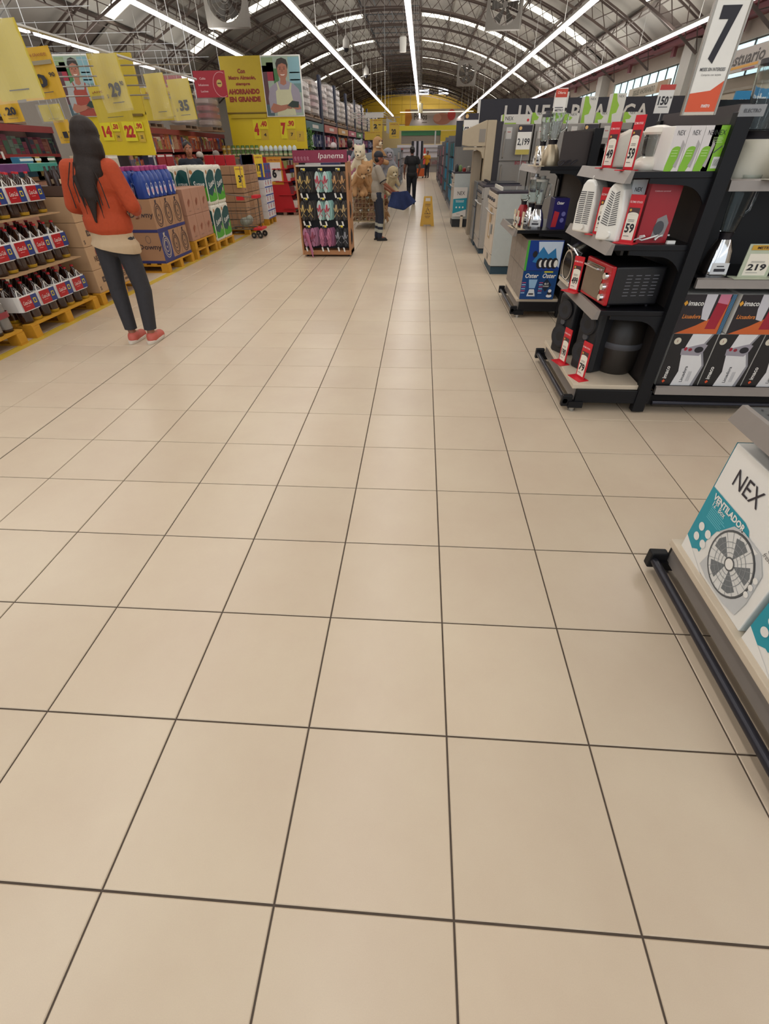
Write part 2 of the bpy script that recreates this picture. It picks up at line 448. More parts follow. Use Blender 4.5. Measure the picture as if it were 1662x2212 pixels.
# tube-light strips
TUBE = M('fff6fb', .4, kind='emit', strength=5.5)
CAS = M('c9c6c2', .5)
def strip(x, y0, y1, seg=None, idx=''):
    lab = {'a': 'long white tube light running down the middle of the ceiling', 'b': 'long tube light left of the middle, passing above the left racks',
           'c': 'long tube light right of the middle, ending above the refrigerators', 'd': 'tube light ending behind the yellow poster of the smiling shopkeeper', 'e': 'tube light beside the red beam of the right wall',
           'f': 'broken row of short tube lights far left behind the hanging yellow signs'}[idx]
    r = thing('ceiling_light', lab, 'light', (x, y0, ZL))
    MB().box(-.07, 0, 0, .07, y1 - y0, .05, CAS).build('casing', CAS, r)
    if seg is None: MB().box(-.055, .02, -.045, .055, y1 - y0 - .02, 0, TUBE).build('tube', TUBE, r)
    else:
        for a, b in seg: MB().box(-.06, a - y0, -.05, .06, b - y0, 0, TUBE).build('tube', TUBE, r)
    n = int((y1 - y0) / 4)
    w0 = None
    for k in range(n):
        yy = 1 + k * 4
        if w0 is None: w0 = MB().cyl((0, 0, .05), (0, 0, vz(x) - ZL + .05), .006, n=4).build('hanger_wire', CAS, r, loc=(0, yy, 0))
        else: w = w0.copy(); COL.objects.link(w); w.parent = r; w.location = (0, yy, 0)
strip(-.43, -8 + 4, 62, idx='a'); strip(-2.9, -4, 56, idx='b'); strip(3.46, -4, 61, idx='c'); strip(-6.0, -4, 20.6, idx='d'); strip(6.75, -4, 40, idx='e')
strip(-10.0, 5, 28, [(6, 9.5), (10, 13.5), (13.9, 15.8), (16.1, 17.5), (17.7, 18.9), (21.2, 22.6), (24.4, 28)], idx='f')

# walls
PLA = M('a79c8e', .8, var=.06, scale=2)
BEAMR = M('7c4348', .6)
wr = MB()
wr.box(8.1, -4, 0, 8.3, 76, 2.85, PLA); wr.box(8.1, -4, 3.55, 8.3, 76, 4.35, PLA)
wr.box(8.1, -4, 2.85, 8.3, 9, 3.55, PLA)
piers = [(9, 10), (18.6, 20.4), (27.3, 28.6), (35.5, 37), (44, 76)]
for a, b in piers: wr.box(8.1, a, 2.85, 8.3, b, 3.55, PLA)
for a in (19.3, 28.0, 36.3, 44.5): wr.box(7.75, a, 0, 8.1, a + .7, 3.9, M('b4b2aa', .7))
wall_right = struct('wall_right', wr)
nwin = 1
for a, b in [(10, 18.6), (20.4, 27.3), (28.6, 35.5), (37, 44)]:
    lo = 2.85
    w = struct('window_%d' % nwin, MB().box(8.17, a, lo, 8.19, b, lo + .03).box(8.17, a, 3.52, 8.19, b, 3.55), M('56524e', .6)); nwin += 1
    n = 9; st = (b - a) / n
    for k in range(n):
        MB().box(8.18, a + k * st + .02, lo + .03, 8.2, a + (k + 1) * st - .02, 3.52).build('pane', M('cfeef5', .3, kind='emit', strength=1.0), w)
        if k: MB().box(8.15, a + k * st - .02, lo, 8.2, a + k * st + .02, 3.55).build('mullion', M('4a4644', .6), w)
bm_ = MB().box(7.8, -4, 3.93, 8.1, 76, 4.02).box(7.93, -4, 4.0, 8.0, 76, 4.15).box(7.8, -4, 4.12, 8.1, 76, 4.17)
for k in range(20): bm_.box(7.86, 1 + k * 4, 3.7, 7.95, 1.2 + k * 4, 3.95)
struct('trim_4', bm_, BEAMR)
struct('wall_left', MB().box(-12.3, -4, 0, -12, 76, 4.5), M('a39d94', .8))
# far end: dark gable, yellow fascia, photo sign
yw = MB().box(-12, 76, 0, 8.1, 76.3, 4.2, M('c9b27f', .7))
yf = M('c39c20', .6, var=.08, scale=1)
for k in range(9):
    for j in range(3):
        yw.box(-12 + k * 2.3 + .01, 75.9, 3.9 + j * .93, -12 + (k + 1) * 2.3 - .01, 76.0, 3.9 + (j + 1) * .93 - .02, yf)
struct('wall_far', yw)
gb = MB(); n = 30
pts = [(vp(-AMAX + 2 * AMAX * k / n, 0, .05)[0], vp(-AMAX + 2 * AMAX * k / n, 0, .05)[2]) for k in range(n + 1)]
gb.prism(Fr((0, 76.6, 0), (1, 0, 0), (0, 0, 1)), [(8.2, 3), *pts[::-1], (-12, 3)], 0, .1, M('3b3a3f', .8, var=.3, scale=.6))
gable = struct('wall_far_gable', gb)
struct('window_9', MB().box(-3.6, 75.7, 9.2, .4, 75.8, 10.4), M('5ea0a8', .5, kind='emit', strength=.6))
for k, x in enumerate((-1.3, 0.9, 3.2)):
    t = thing('hanging_lamp', ['pair of white strip lamps above the yellow wall, nearest the middle light', 'middle pair of white strip lamps above the yellow wall', 'pair of white strip lamps above the yellow wall, furthest right'][k], 'lamp', (x + 1.2, 70, 6.25), 0)
    for z in (0, .28): MB().box(-.55, 0, z, .55, .2, z + .15).build('tube', M('f5f6ff', .5, kind='emit', strength=3), t)
    MB().box(-.5, .1, -.04, -.46, .14, 1.4).box(.46, .1, -.04, .5, .14, 1.4).build('bracket', CAS, t)
    l = bpy.data.lights.new('lamp_light', 'AREA'); l.shape = 'RECTANGLE'; l.size = 1.1; l.size_y = .4; l.energy = 170; l.color = (1, .98, .95)
    lo = bpy.data.objects.new('lamp_light', l); COL.objects.link(lo); lo.parent = t; lo.location = (0, .3, .2); lo.rotation_euler[0] = math.radians(75)
# ================================================================= RIGHT SIDE: gondola ends and their goods
BEIGE = M('c9baa4', .4, var=.04)
ORNG = M('d9532a', .5)
GREEN = M('7fb62c', .5)
TEAL = M('1b8fa3', .45)
LGREY = M('bdb9b4', .45)
DGREY = M('4a4a4e', .5)
def gondola_end(label, cy, x, shelves, base_z=.19, h=1.61, w=.95, dep=.52, gus=True):
    t = thing('gondola_end', label, 'shelving', (x, cy, 0), AI)
    hw = w / 2
    # local: front = -y (towards the aisle), +x = towards the camera
    MB().box(-hw, .0, base_z - .03, hw, dep - .07, base_z, BEIGE).build('base_deck', BEIGE, t, bevel=.003)
    MB().box(-hw + .01, .02, .07, hw - .01, .045, base_z - .03, GREYRAIL).build('kick_plate', GREYRAIL, t)
    for s in (-1, 1):
        MB().box(s * hw - .02, .03, .065, s * hw + .02, dep + .02, base_z - .03, BLACK).build('base_bracket', BLACK, t, bevel=.004)
        mb = MB().box(s * hw - .03, -.01, .03, s * hw + .03, .09, .075, BLACK); mb.cyl((s * hw, .03, 0), (s * hw, .03, .03), .018, n=10, mat=STEEL); mb.cyl((s * hw, .03, 0), (s * hw, .03, .008), .026, n=10, mat=STEEL)
        mb.build('levelling_foot', BLACK, t)
        MB().box(s * hw - .03, dep - .08, .01, s * hw + .03, dep, h, BLACK).build('upright_post', BLACK, t, bevel=.004)
        b = MB(); b.fbox(FRONT(s * hw, -.045, 0), -.02, .035, .02, .115, -.06, .012, BLACK); b.build('rail_bracket', BLACK, t, bevel=.006)
    MB().cyl((-hw - .02, -.035, .075), (hw + .02, -.035, .075), .0175, n=14, mat=M('2b2b33', .3, .4)).build('bumper_rail', BLACK, t, smooth=True)
    MB().box(-hw + .03, dep - .05, .05, hw - .03, dep - .02, h, M('2a2422', .55, var=.1)).build('back_panel', BLACK, t)
    for z, d0, mat in shelves:
        s_ = MB().box(-hw, .02 - d0, z - .03, hw, dep - .05, z, mat).build('shelf', mat, t, bevel=.003)
        r = MB(); F = FRONT(0, .02 - d0, z)
        r.prism(LEFT(-hw - .005, 0, 0), [(-.022 + d0, z - .052), (.014 + d0, z - .052), (-.01 + d0, z + .004), (-.028 + d0, z + .004)], 0, -(w + .01), GREYRAIL)
        r.build('price_rail', GREYRAIL, s_)
        if gus:
            for s in (-1, 1):
                pts = [(.05, 0), (.40, 0), (.40, -.2)] + [(.22 + .17 * math.cos(a), -.2 + .17 * math.sin(a)) for a in [k * PI / 2 / 8 for k in range(0, 9)]] + [(.05, -.022)]
                g_ = MB(); g_.prism(Fr((s * hw - .006 * s, .07, z - .03), (0, 1, 0), (0, 0, 1)), pts, -.006, .006, BLACK)
                g_.build('shelf_bracket', BLACK, s_)
    return t
# middle gondola end (speakers, ovens, heaters, sandwich makers)
G1 = gondola_end('black gondola end with red oven and tower speakers on its shelves', 3.575, 1.10, [(.675, -.02, BLACK2), (1.035, 0, BLACK2), (1.375, 0, BLACK2)])
MB().box(-.475, .46, 1.565, .475, .50, 1.64, M('3a3336', .5)).build('header', BLACK, G1)
G0 = gondola_end('near black gondola end at the right edge holding boxed fans', 1.025, 1.10, [(.79, 0, M('3c4042', .35, .3, var=.4, scale=60))], base_z=.19, h=1.5)
G2 = gondola_end('black gondola end with blenders beyond the speakers, low blue cartons on its base', 5.89, 1.08, [(.83, .13, BLACK2), (1.34, 0, BLACK2)])
# perforated holes in near shelf
hm = MB()
for i in range(26):
    for j in range(9): hm.disc(TOP(-.45 + i * .036, .06 + j * .045, .79), 0, 0, .006, .004, INK, n=6)
hm.build('print', INK, G0)

def gondola_run(label, x0, x1, cy, h, shelves, base=True):
    t = thing('gondola_run', label, 'shelving', (x0, cy, 0))
    L = x1 - x0
    MB().box(0, -.02, .05, L, .02, h, BLACK2).build('back_panel', BLACK2, t)
    for z, d in shelves:
        s_ = MB().box(0, -d, z - .03, L, -.02, z, BLACK2).build('shelf', BLACK2, t)
        MB().prism(RIGHT(0, 0, 0), [(-d - .004, z + .004), (-d - .022, z - .004), (-d - .03, z - .05), (-d - .004, z - .05)], 0, L, GREYRAIL).build('price_rail', M('85817e', .3, .6), s_)
    MB().box(0, -.42, .03, L, -.38, .1, BLACK).build('kick_plate', BLACK, t)
    MB().cyl((0, -.49, .075), (L, -.49, .075), .017, n=12, mat=M('2b2b33', .25, .6)).build('bumper_rail', BLACK, t, smooth=True)
    for k in range(int(L / .95) + 1):
        MB().box(k * .95 - .03, -.03, 0, k * .95 + .03, .03, h, BLACK).build('upright_post', BLACK, t)
    return t
gondola_run('black gondola run carrying boxed and unboxed blenders, facing the camera', 1.66, 3.6, 3.575, 1.68, [(.185, .46), (.86, .46), (1.335, .42)])

# ---- cartons with print
def carton(name, label, cat, w, d, h, loc, rz=0, mat=CARD, front=None, side=None, top=None, group=None, tape=True, parent=None, bevel=.004):
    o = MB().box(-w / 2, 0, 0, w / 2, d, h, mat).build(name, mat, parent, bevel=bevel)
    o.location = loc; o.rotation_euler[2] = rz
    tag(o, label, cat, group)
    if tape:
        MB().rect(TOP(0, 0, h), -w / 2 + .003, d / 2 - .02, w / 2 - .003, d / 2 + .02, CARD_E if mat == CARD else M('d8d4cc', .3)).build('tape', CARD_E, o)
    p = MB()
    if front: front(p, FRONT(0, 0, 0), w, h)
    if side: side[1](p, (RIGHT(w / 2, 0, 0) if side[0] > 0 else LEFT(-w / 2, d, 0)), d, h)
    if top: top(p, TOP(0, 0, h), w, d)
    if p.v: p.build('print', INK, o)
    return o
# near fan boxes: front w .43, h .46
def fan_front(p, F, w, h):
    h2 = h; hw = w / 2
    p.poly(F, [(-hw, .0), (-hw, h * .62), (-.0, h * .62), (.03, h * .60), (.045, h * .56), (.045, h * .5), (.0, h * .5), (-.04, h * .47), (-.09, h * .38), (-.11, h * .25), (-.115, h * .12), (-.13, .06)], M('1593a5', .4))
    p.poly(F, [(-hw, 0), (-hw, h * .13), (-.05, .0)], WHITE, .0016)
    p.text(F, 'NEX', -.065, h * .81, .062, .15, M('2a2630'), bold=.0)
    p.text(F, 'VENTILADOR', -.085, h * .575, .026, .2, WHITE, bold=.04, z=.003)
    p.text(F, '12" Box', -.13, h * .525, .022, .08, WHITE, bold=.01, z=.003)
    for k in range(7): p.rect(F, -.17, h * (.49 - .016 * k), -.09 + .012 * (k % 3), h * (.494 - .016 * k), M('7fd0da'), .0022)
    for i in range(2):
        for j in range(2): p.disc(F, -.165 + .048 * i, h * (.3 - .1 * j) + .0, .017, .017, WHITE, .003)
    # the box fan itself
    FG = M('a9a9a9', .4); FD = M('55585a', .4)
    cx, cy = .05, h * .30
    p.poly(F, [(cx - .13, .03), (cx - .10, .16), (cx - .125, .2), (cx - .08, .26), (cx - .03, .275), (cx + .07, .27), (cx + .12, .22), (cx + .13, .1), (cx + .12, .03), (cx + .06, .015), (cx - .07, .015)], M('c4c6c6', .4), .003)
    p.poly(F, [(cx - .035, .262), (cx + .06, .262), (cx + .05, .245), (cx - .025, .245)], WHITE, .0034)
    p.disc(F, cx - .01, cy, .118, .122, FD, .0036, 32)
    p.disc(F, cx - .01, cy, .111, .115, M('dcdcd8', .4), .004, 32)
    for k in range(5):
        a = 2 * PI * k / 5 + .3
        p.poly(F, [(cx - .01 + .02 * math.cos(a), cy + .02 * math.sin(a)), (cx - .01 + .098 * math.cos(a - .35), cy + .098 * math.sin(a - .35)), (cx - .01 + .104 * math.cos(a), cy + .104 * math.sin(a)), (cx - .01 + .098 * math.cos(a + .35), cy + .098 * math.sin(a + .35))], M('6e7376'), .0044)
    for k in range(20): a = PI * 2 * k / 20; p.poly(F, [(cx - .01 + .022 * math.cos(a), cy + .022 * math.sin(a)), (cx - .01 + .112 * math.cos(a + .18), cy + .112 * math.sin(a + .18)), (cx - .01 + .112 * math.cos(a + .2), cy + .112 * math.sin(a + .2))], M('8f9294'), .0048)
    for r in (.08, .06, .042): p.ring(F, cx - .01, cy, r, r, .0025, M('8f9294'), .005)
    p.ring(F, cx - .01, cy, .116, .12, .006, FD, .005, 32)
    p.disc(F, cx - .01, cy, .026, .026, FD, .0052); p.disc(F, cx - .01, cy, .02, .02, WHITE, .0056)
    for k in range(3): p.disc(F, cx + .112, .19 - k * .032, .011, .011, WHITE, .0056)
    p.text(F, 'Que', .15, h * .62, .018, .035, INK, bold=-.005, slant=.3, z=.003); p.text(F, 'frescura!', .16, h * .575, .018, .07, INK, bold=-.005, slant=.3, z=.003)
def fan_side(p, F, w, h): p.rect(F, .0, .0, w, h, TEAL); p.text(F, 'NEX', w / 2, h * .8, .05, .12, WHITE)
for k, y in enumerate((1.245, .79)):
    b = carton('fan_carton', ['white and teal boxed fan on the near gondola end, whole front showing', 'white and teal boxed fan cut off by the right edge of the photo'][k], 'box', .43, .2, .485, (1.125, y, .19), AI, WHITE, fan_front, (-1, fan_side), group=None)
# blender cartons on the run. Front plane y 3.13
def licuadora_low(p, F, w, h):
    p.rect(F, -w / 2, 0, w / 2, h, M('18171a', .35))
    p.poly(F, [(-.04, 0), (-.02, .1), (-.045, .22), (-.02, h), (.10, h), (.06, .26), (.115, .14), (.09, 0)], M('d9d8d8', .4), .0018)
    p.poly(F, [(.115, .14), (.06, .26), (.10, h), (.112, h), (.075, .26), (.128, .14), (.11, 0), (.09, 0)], M('8b8a90', .4), .002)
    p.prism(F, [(-.05, .21), (.07, .205), (.09, .235), (.10, .275), (.07, .285), (-.055, .25)], .002, .0022, M('96919a', .3))
    p.disc(F, .055, .245, .028, .02, INK, .003); p.disc(F, .0, .245, .012, .01, M('8c2030'), .003); p.disc(F, -.03, .25, .01, .012, M('a02035'), .003)
    p.text(F, 'imaco', -.095, .09, .026, .085, WHITE, rot=PI / 2, z=.003, slant=.1); p.poly(F, [(-.105, .03), (-.095, .018), (-.083, .03), (-.095, .042)], ORNG, .003)
    p.text(F, 'Licuadora', .02, .08, .02, .11, DGREY, rot=PI / 2, z=.003)
    for k in range(3): p.rect(F, .05 + k * .008, .03, .053 + k * .008, .1, M('a5a5a8'), .003)
    p.disc(F, -.1, .30, .022, .022, M('cfc8b4'), .003); p.text(F, '1', -.1, .30, .015, None, M('8a2030'), z=.004)
def licuadora_up(p, F, w, h):
    p.rect(F, -w / 2, 0, w / 2, h, M('221c22', .35))
    p.poly(F, [(-.14, .0), (-.03, .05), (.07, .11), (.12, h * .9), (.12, .0)], M('c8602a', .4), .0018)
    p.poly(F, [(-.01, .09), (.03, .08), (.035, h), (-.03, h), (-.025, .15)], M('c9c7cd', .3), .0022)
    p.poly(F, [(.035, .03), (.10, .03), (.115, h * .75), (.05, h * .8)], M('9c1830', .25), .0022); p.poly(F, [(.05, h * .8), (.115, h * .75), (.115, h), (.05, h)], M('c87890', .25), .0024)
    for k in range(4): p.rect(F, .124 + k * .006, 0, .127 + k * .006, h, M('5a90b8'), .0022)
    p.text(F, 'imaco', -.075, h * .78, .028, .09, WHITE, z=.003); p.poly(F, [(-.15, h * .78), (-.137, h * .85), (-.124, h * .78), (-.137, h * .71)], M('e0a030'), .003)
    p.text(F, 'Licuadora', -.075, h * .45, .025, .11, M('d8813a'), z=.003, slant=.15)
labs = ['first of the lower row of blender boxes from the shelf post', 'second of the lower row of blender boxes from the shelf post', 'third of the lower row of blender boxes, cut by the photo edge']
for k in range(4):
    x = 1.80 + .285 * k
    if k < 4: carton('blender_carton', (labs + ['last of the lower row of blender boxes, at the photo edge'])[k] + ', black and white', 'box', .278, .3, .345, (x, 3.13, .187), 0, WHITE, licuadora_low, group='lower row of blender boxes', tape=False)
for k in range(3):
    carton('blender_carton', ['black and orange blender box at the left of the upper row', 'black and orange blender box second in the upper row', 'black and orange blender box at the photo edge in the upper row'][k], 'box', .30, .3, .235, (1.80 + .33 * k, 3.13, .534), 0, WHITE, licuadora_up, group='upper row of blender boxes', tape=False)

def price_stand(label, loc, rz, h, w, num, frame=RED, head='ÚLTIMO STOCK', tilt=0, dark=True, base=True, sup=None, group=None):
    t = thing('price_stand', label, 'price sign', loc, rz)
    MB().box(-w / 2, 0, .004, w / 2, .006, h, frame).build('frame', frame, t, bevel=.001)
    F = FRONT(0, 0, 0); p = MB()
    p.rect(F, -w * .38, h * .07, w * .38, h * .72, M('e9e2d2', .4))
    if dark: p.rect(F, -w * .38, h * .6, w * .38, h * .74, M('4a3436', .4), .0018); p.poly(F, [(-w * .38, h * .6)] + [(w * .38 * math.cos(a), h * .6 + h * .05 * math.sin(a)) for a in [PI - PI * k / 8 for k in range(9)]], M('e9e2d2', .4), .0021); p.disc(F, -w * .24, h * .69, w * .08, w * .08, M('d8a24a'), .003)
    p.text(F, head, 0, h * .86, h * .05, w * .86, M('f4d8d8'), z=.003)
    p.text(F, num, 0, h * .32, h * .2, w * .62, INK, bold=.03, z=.003)
    for k in range(2): p.rect(F, -w * .25, h * (.46 + .03 * k), w * .2, h * (.468 + .03 * k), DGREY, .003)
    p.rect(F, -w * .3, h * .15, w * .1, h * .16, DGREY, .003)
    p.build('print', INK, t)
    if base: MB().box(-w * .75, -.05, 0, w * .75, .03, .004, frame).build('foot_plate', frame, t)
    return t
price_stand('red price stand reading 79 in front of the nearer speaker', (1.17, 3.22, .19), AI + .35, .25, .09, '79')
price_stand('red price stand reading 190 in front of the farther speaker', (1.115, 3.52, .19), AI + .3, .25, .09, '190')
price_stand('red price stand reading 499 between the two ovens', (1.10, 3.60, .675), AI + .55, .22, .085, '499')
price_stand('red price stand reading 59 in front of the nearer fan heater', (1.21, 3.17, 1.035), AI + .85, .235, .08, '59')
price_stand('red price stand half hidden behind the nearer fan heater', (1.15, 3.50, 1.035), AI + .7, .25, .09, '99')
price_stand('tall red price stand reading 59 at the sandwich maker', (1.14, 3.25, 1.375), AI + .62, .235, .062, '59')
price_stand('tall red price stand reading 49 at the farther white appliance', (1.14, 3.62, 1.375), AI + .75, .22, .065, '49')

# ---- tower speakers
def speaker(label, loc, rz, s=1):
    t = thing('tower_speaker', label, 'speaker', loc, rz)
    B = M('1b1c20', .5); G = M('26272c', .7, var=.3, scale=90)
    w, d, h = .2, .2, .43
    o = MB(); pts = [(-w / 2, .04), (-w * .42, 0), (w * .42, 0), (w / 2, .04), (w / 2, d), (-w / 2, d)]
    o.prism(TOP(0, 0, 0), pts, 0, h, B); o.build('cabinet', B, t, bevel=.018, seg=3)
    for z, r in ((.13, .088), (.325, .075)):
        m = MB(); m.cyl((0, .0, z), (0, -.015, z), r, r * .95, 28, B); m.build('driver_ring', B, t, smooth=True)
        m = MB(); m.lathe([(0, .0), (r * .8, .004), (r * .88, -.006)], (0, 0, 0), 28, G); o = m.build('speaker_grille', G, t, smooth=True); o.rotation_euler[0] = PI / 2; o.location = (0, -.013, z)
    m = MB(); m.cyl((0, 0, .24), (0, -.012, .24), .022, n=16, mat=DGREY); m.build('knob', DGREY, t)
    return t
speaker('black tower speaker at the near end of the lowest shelf', (1.20, 3.38, .19), AI + .5)
speaker('black tower speaker at the far end of the lowest shelf', (1.13, 3.74, .19), AI + .5)
MB().cyl((0, 0, 0), (0, .08, 0), .14, n=30, mat=M('3b332c', .5)).build('x', None, None) if False else None
# large round tub behind the speakers
t = thing('round_speaker', 'dark round barrel shape lying at the back of the lowest shelf', 'speaker', (1.46, 3.4, .19))
m = MB(); m.lathe([(.0, 0), (.11, 0), (.13, .03), (.14, .2), (.13, .36), (.1, .39), (0, .39)], (0, 0, 0), 26, M('2b2622', .45)); m.build('barrel', BLACK, t, smooth=True)
m = MB(); m.lathe([(.141, .18), (.145, .19), (.145, .21), (.141, .22)], (0, 0, 0), 26, DGREY); m.build('band', BLACK, t, smooth=True)

# ---- toaster ovens
def oven(label, loc, rz, body, face, w=.38, h=.235, d=.33):
    t = thing('toaster_oven', label, 'oven', loc, rz)
    MB().box(-w / 2, .012, .015, w / 2, d, h, M('17171a', .4)).build('housing', BLACK, t, bevel=.012)
    MB().box(-w / 2, -.012, .012, w / 2, .014, h + .002, face).build('front_frame', face, t, bevel=.008)
    MB().box(-w / 2 + .02, -.018, .03, w / 2 - .1, -.012, h - .02, M('77695a', .12, .5)).build('door_glass', STEEL, t, bevel=.004)
    MB().tube([(-w / 2 + .05, -.018, h - .04), (-w / 2 + .05, -.045, h - .035), (w / 2 - .13, -.045, h - .035), (w / 2 - .13, -.018, h - .04)], .006, 8, CHROME).build('door_handle', CHROME, t, smooth=True)
    for k in range(3):
        m = MB(); z = h * (.24 + .26 * k); m.cyl((w / 2 - .045, -.012, z), (w / 2 - .045, -.035, z), .022, .019, 18, CHROME); m.build('knob', CHROME, t, smooth=True)
    v = MB(); F = RIGHT(w / 2, 0, 0)
    for i in range(4):
        for j in range(7): v.rect(F, .09 + i * .055, .07 + j * .019, .125 + i * .055, .0745 + j * .019, M('6a6a70', .4))
    v.build('vent_slot', INK, t)
    for s in (-1, 1):
        for y in (.04, d - .04): MB().cyl((s * (w / 2 - .04), y, 0), (s * (w / 2 - .04), y, .016), .012, n=8, mat=INK).build('rubber_foot', INK, t)
    return t
oven('red fronted toaster oven, knobs along its near edge', (1.165, 3.345, .675), AI + .12, BLACK, M('b81a22', .3))
# small chrome domed oven (farther)
t = thing('chrome_oven', 'chrome domed tabletop grill oven beside the red oven, farther along the shelf', 'oven', (1.13, 3.87, .675), AI)
m = MB(); m.prism(LEFT(-.17, 0, 0), [(-.3, 0), (-.3, .17), (-.22, .25), (-.1, .265), (-.02, .22), (.03, .12), (.025, .02), (.0, 0)], 0, -.3, M('2a2a2c', .15, .8)); m.build('housing', BLACK, t, smooth=True, bevel=.006)
m = MB(); m.ring(FRONT(0, -.03, .12), 0, 0, .12, .1, .012, CHROME, 0, 30); m.build('door_ring', CHROME, t)
m = MB(); m.tube([(-.12, 0, .2), (-.09, -.03, .24), (.09, -.03, .24), (.12, 0, .2)], .007, 8, CHROME); m.build('door_handle', CHROME, t, smooth=True)
MB().box(-.14, -.035, .0, .14, .02, .03, CHROME).build('base_trim', CHROME, t, bevel=.004)

# ---- fan heaters
def heater(label, loc, rz, chev):
    WH = M('e9e7df', .3, var=.01); t = thing('fan_heater', label, 'heater', loc, rz)
    w, d, h = .155, .11, .285
    m = MB(); m.prism(FRONT(0, 0, 0), [(-w * .5, 0), (-w * .5, h * .55), (-w * .36, h * .9), (-w * .2, h), (w * .2, h), (w * .36, h * .9), (w * .5, h * .55), (w * .5, 0)], -d, 0, WH)
    m.build('housing', WH, t, bevel=.014, seg=3)
    g_ = MB(); F = FRONT(0, -.001, 0)
    if chev:
        for k in range(15):
            z = .085 + k * .011; s = .055 - .0018 * k
            for q in (-1, 1): g_.poly(F, [(q * .004, z - .008), (q * s, z + .004), (q * s, z + .0085), (q * .004, z - .0035)][::q], DGREY)
    else:
        for k in range(17):
            z = .05 + k * .0105
            for q in (-1, 1): g_.rect(F, q * .03 - .026, z, q * .03 + .026, z + .0045, DGREY)
    g_.build('grille', INK, t)
    m = MB(); m.cyl((.02, 0, .035), (.02, -.014, .035), .018, .016, 18, WH); m.build('knob', WH, t, smooth=True)
    m = MB(); m.tube([(-.025, .05, h - .004), (-.025, .05, h + .012), (.025, .05, h + .012), (.025, .05, h - .004)], .006, 8, WH); m.build('carry_handle', WH, t, smooth=True)
    return t
heater('white fan heater with chevron grille, the nearer one', (1.11, 3.25, 1.035), AI + .55, True)
heater('white fan heater with straight slotted grille, the farther one', (1.06, 3.62, 1.035), AI + .5, False)
def red_side(p, F, w, h): p.rect(F, 0, 0, w, h, M('a01c26', .4)); p.text(F, 'Calefactor personal', w * .4, h * .86, .008, w * .5, M('e0b0b0'), z=.002); p.poly(F, [(w * .45, .03), (w * .85, .03), (w * .9, .1), (w * .75, .14), (w * .5, .12)], M('8b8786'), .002); p.disc(F, w * .62, .075, .028, .035, DGREY, .003)
carton('heater_carton', 'dark red carton standing behind the white heaters', 'box', .18, .17, .29, (1.27, 3.27, 1.035), AI, M('a01c26', .4), None, (1, red_side), tape=False)
def wside(p, F, w, h): p.rect(F, 0, 0, w, h, M('cfd6d8', .4)); p.text(F, 'NEX', w * .5, h * .85, .02, w * .5, INK); p.poly(F, [(.02, .02), (w - .02, .05), (w - .02, .15), (.03, .13)], M('9aa5ad'), .002)
carton('heater_carton', 'pale carton wedged between the heater and the dark red carton', 'box', .13, .08, .3, (1.185, 3.30, 1.035), AI, M('cfd6d8', .4), None, (1, wside), tape=False)
m = MB(); m.tube([(1.25 + .03 * math.sin(k * .9) + .012 * k, 3.17 + .02 * math.cos(k * 1.3), 1.045 + .03 * abs(math.sin(k * .55))) for k in range(16)], .0045, 6, WHITE)
m.box(1.43, 3.13, 1.036, 1.475, 3.15, 1.052, WHITE)
tag(m.build('power_cord', WHITE, smooth=True), 'white looped power cord lying beside the heaters', 'cord')

# ---- top shelf: sandwich maker, toaster and NEX cartons
WH = M('e8e3d4', .3, var=.01)
t = thing('food_processor', 'white food processor with clear bowl, behind the 59 stand on the top shelf', 'appliance', (1.20, 3.34, 1.375), AI)
m = MB(); m.lathe([(.085, 0), (.092, .012), (.09, .03), (.07, .05), (.055, .06)], (0, .09, 0), 24, WH, sq=3); m.build('base', WH, t, smooth=True)
m = MB(); m.lathe([(.055, .06), (.066, .08), (.07, .155), (.066, .16)], (0, .09, 0), 24, GLASS); m.build('clear_bowl', GLASS, t, smooth=True)
m = MB(); m.lathe([(.073, .155), (.078, .165), (.07, .185), (.02, .195), (0, .195)], (0, .09, 0), 24, WH); m.build('lid', WH, t, smooth=True)
m = MB(); m.tube([(.07, .09, .165), (.105, .09, .16), (.11, .09, .1), (.085, .09, .03)], .011, 8, WH); m.build('handle', WH, t, smooth=True)
t = thing('toaster', 'cream rounded appliance behind the 49 stand on the top shelf', 'appliance', (1.15, 3.70, 1.375), AI)
m = MB(); m.prism(LEFT(-.08, 0, 0), [(-.2, 0), (-.2, .14), (-.16, .18), (-.08, .185), (-.02, .16), (.0, .1), (.0, 0)], 0, -.16, WH); m.build('housing', WH, t, bevel=.015, seg=3)
MB().box(-.05, .03, .178, .05, .16, .186, DGREY).build('bread_slot', DGREY, t)
MB().cyl((.03, -.0, .05), (.03, -.015, .05), .014, n=14, mat=DGREY).build('knob', DGREY, t)
carton('grey_carton', 'plain grey carton behind the cream appliance on the top shelf', 'box', .22, .2, .17, (1.28, 3.72, 1.375), AI, M('9a948c', .6), None, None)
def nexwhite(p, F, w, h):
    p.rect(F, 0, 0, w, h, M('d9d2ce', .4)); p.text(F, 'NEX', w * .5, h * .85, .02, w * .5, INK, bold=0)
    p.poly(F, [(0, 0), (w * .5, 0), (w * .85, h * .3)] + [(w * .5 + w * .35 * math.cos(a), h * .46 + h * .1 * math.sin(a)) for a in [k * PI / 8 for k in range(9)]] + [(0, h * .1)], GREEN, .002)
    p.poly(F, [(w * .55, h * .12), (w * .8, h * .08), (w * .95, h * .6), (w * .75, h * .7), (w * .7, h * .3)], M('a9a3a0'), .003)
    for k in range(3): p.rect(F, w * .2, h * (.46 - .06 * k), w * .6, h * (.475 - .06 * k), M('b9d88a'), .003)
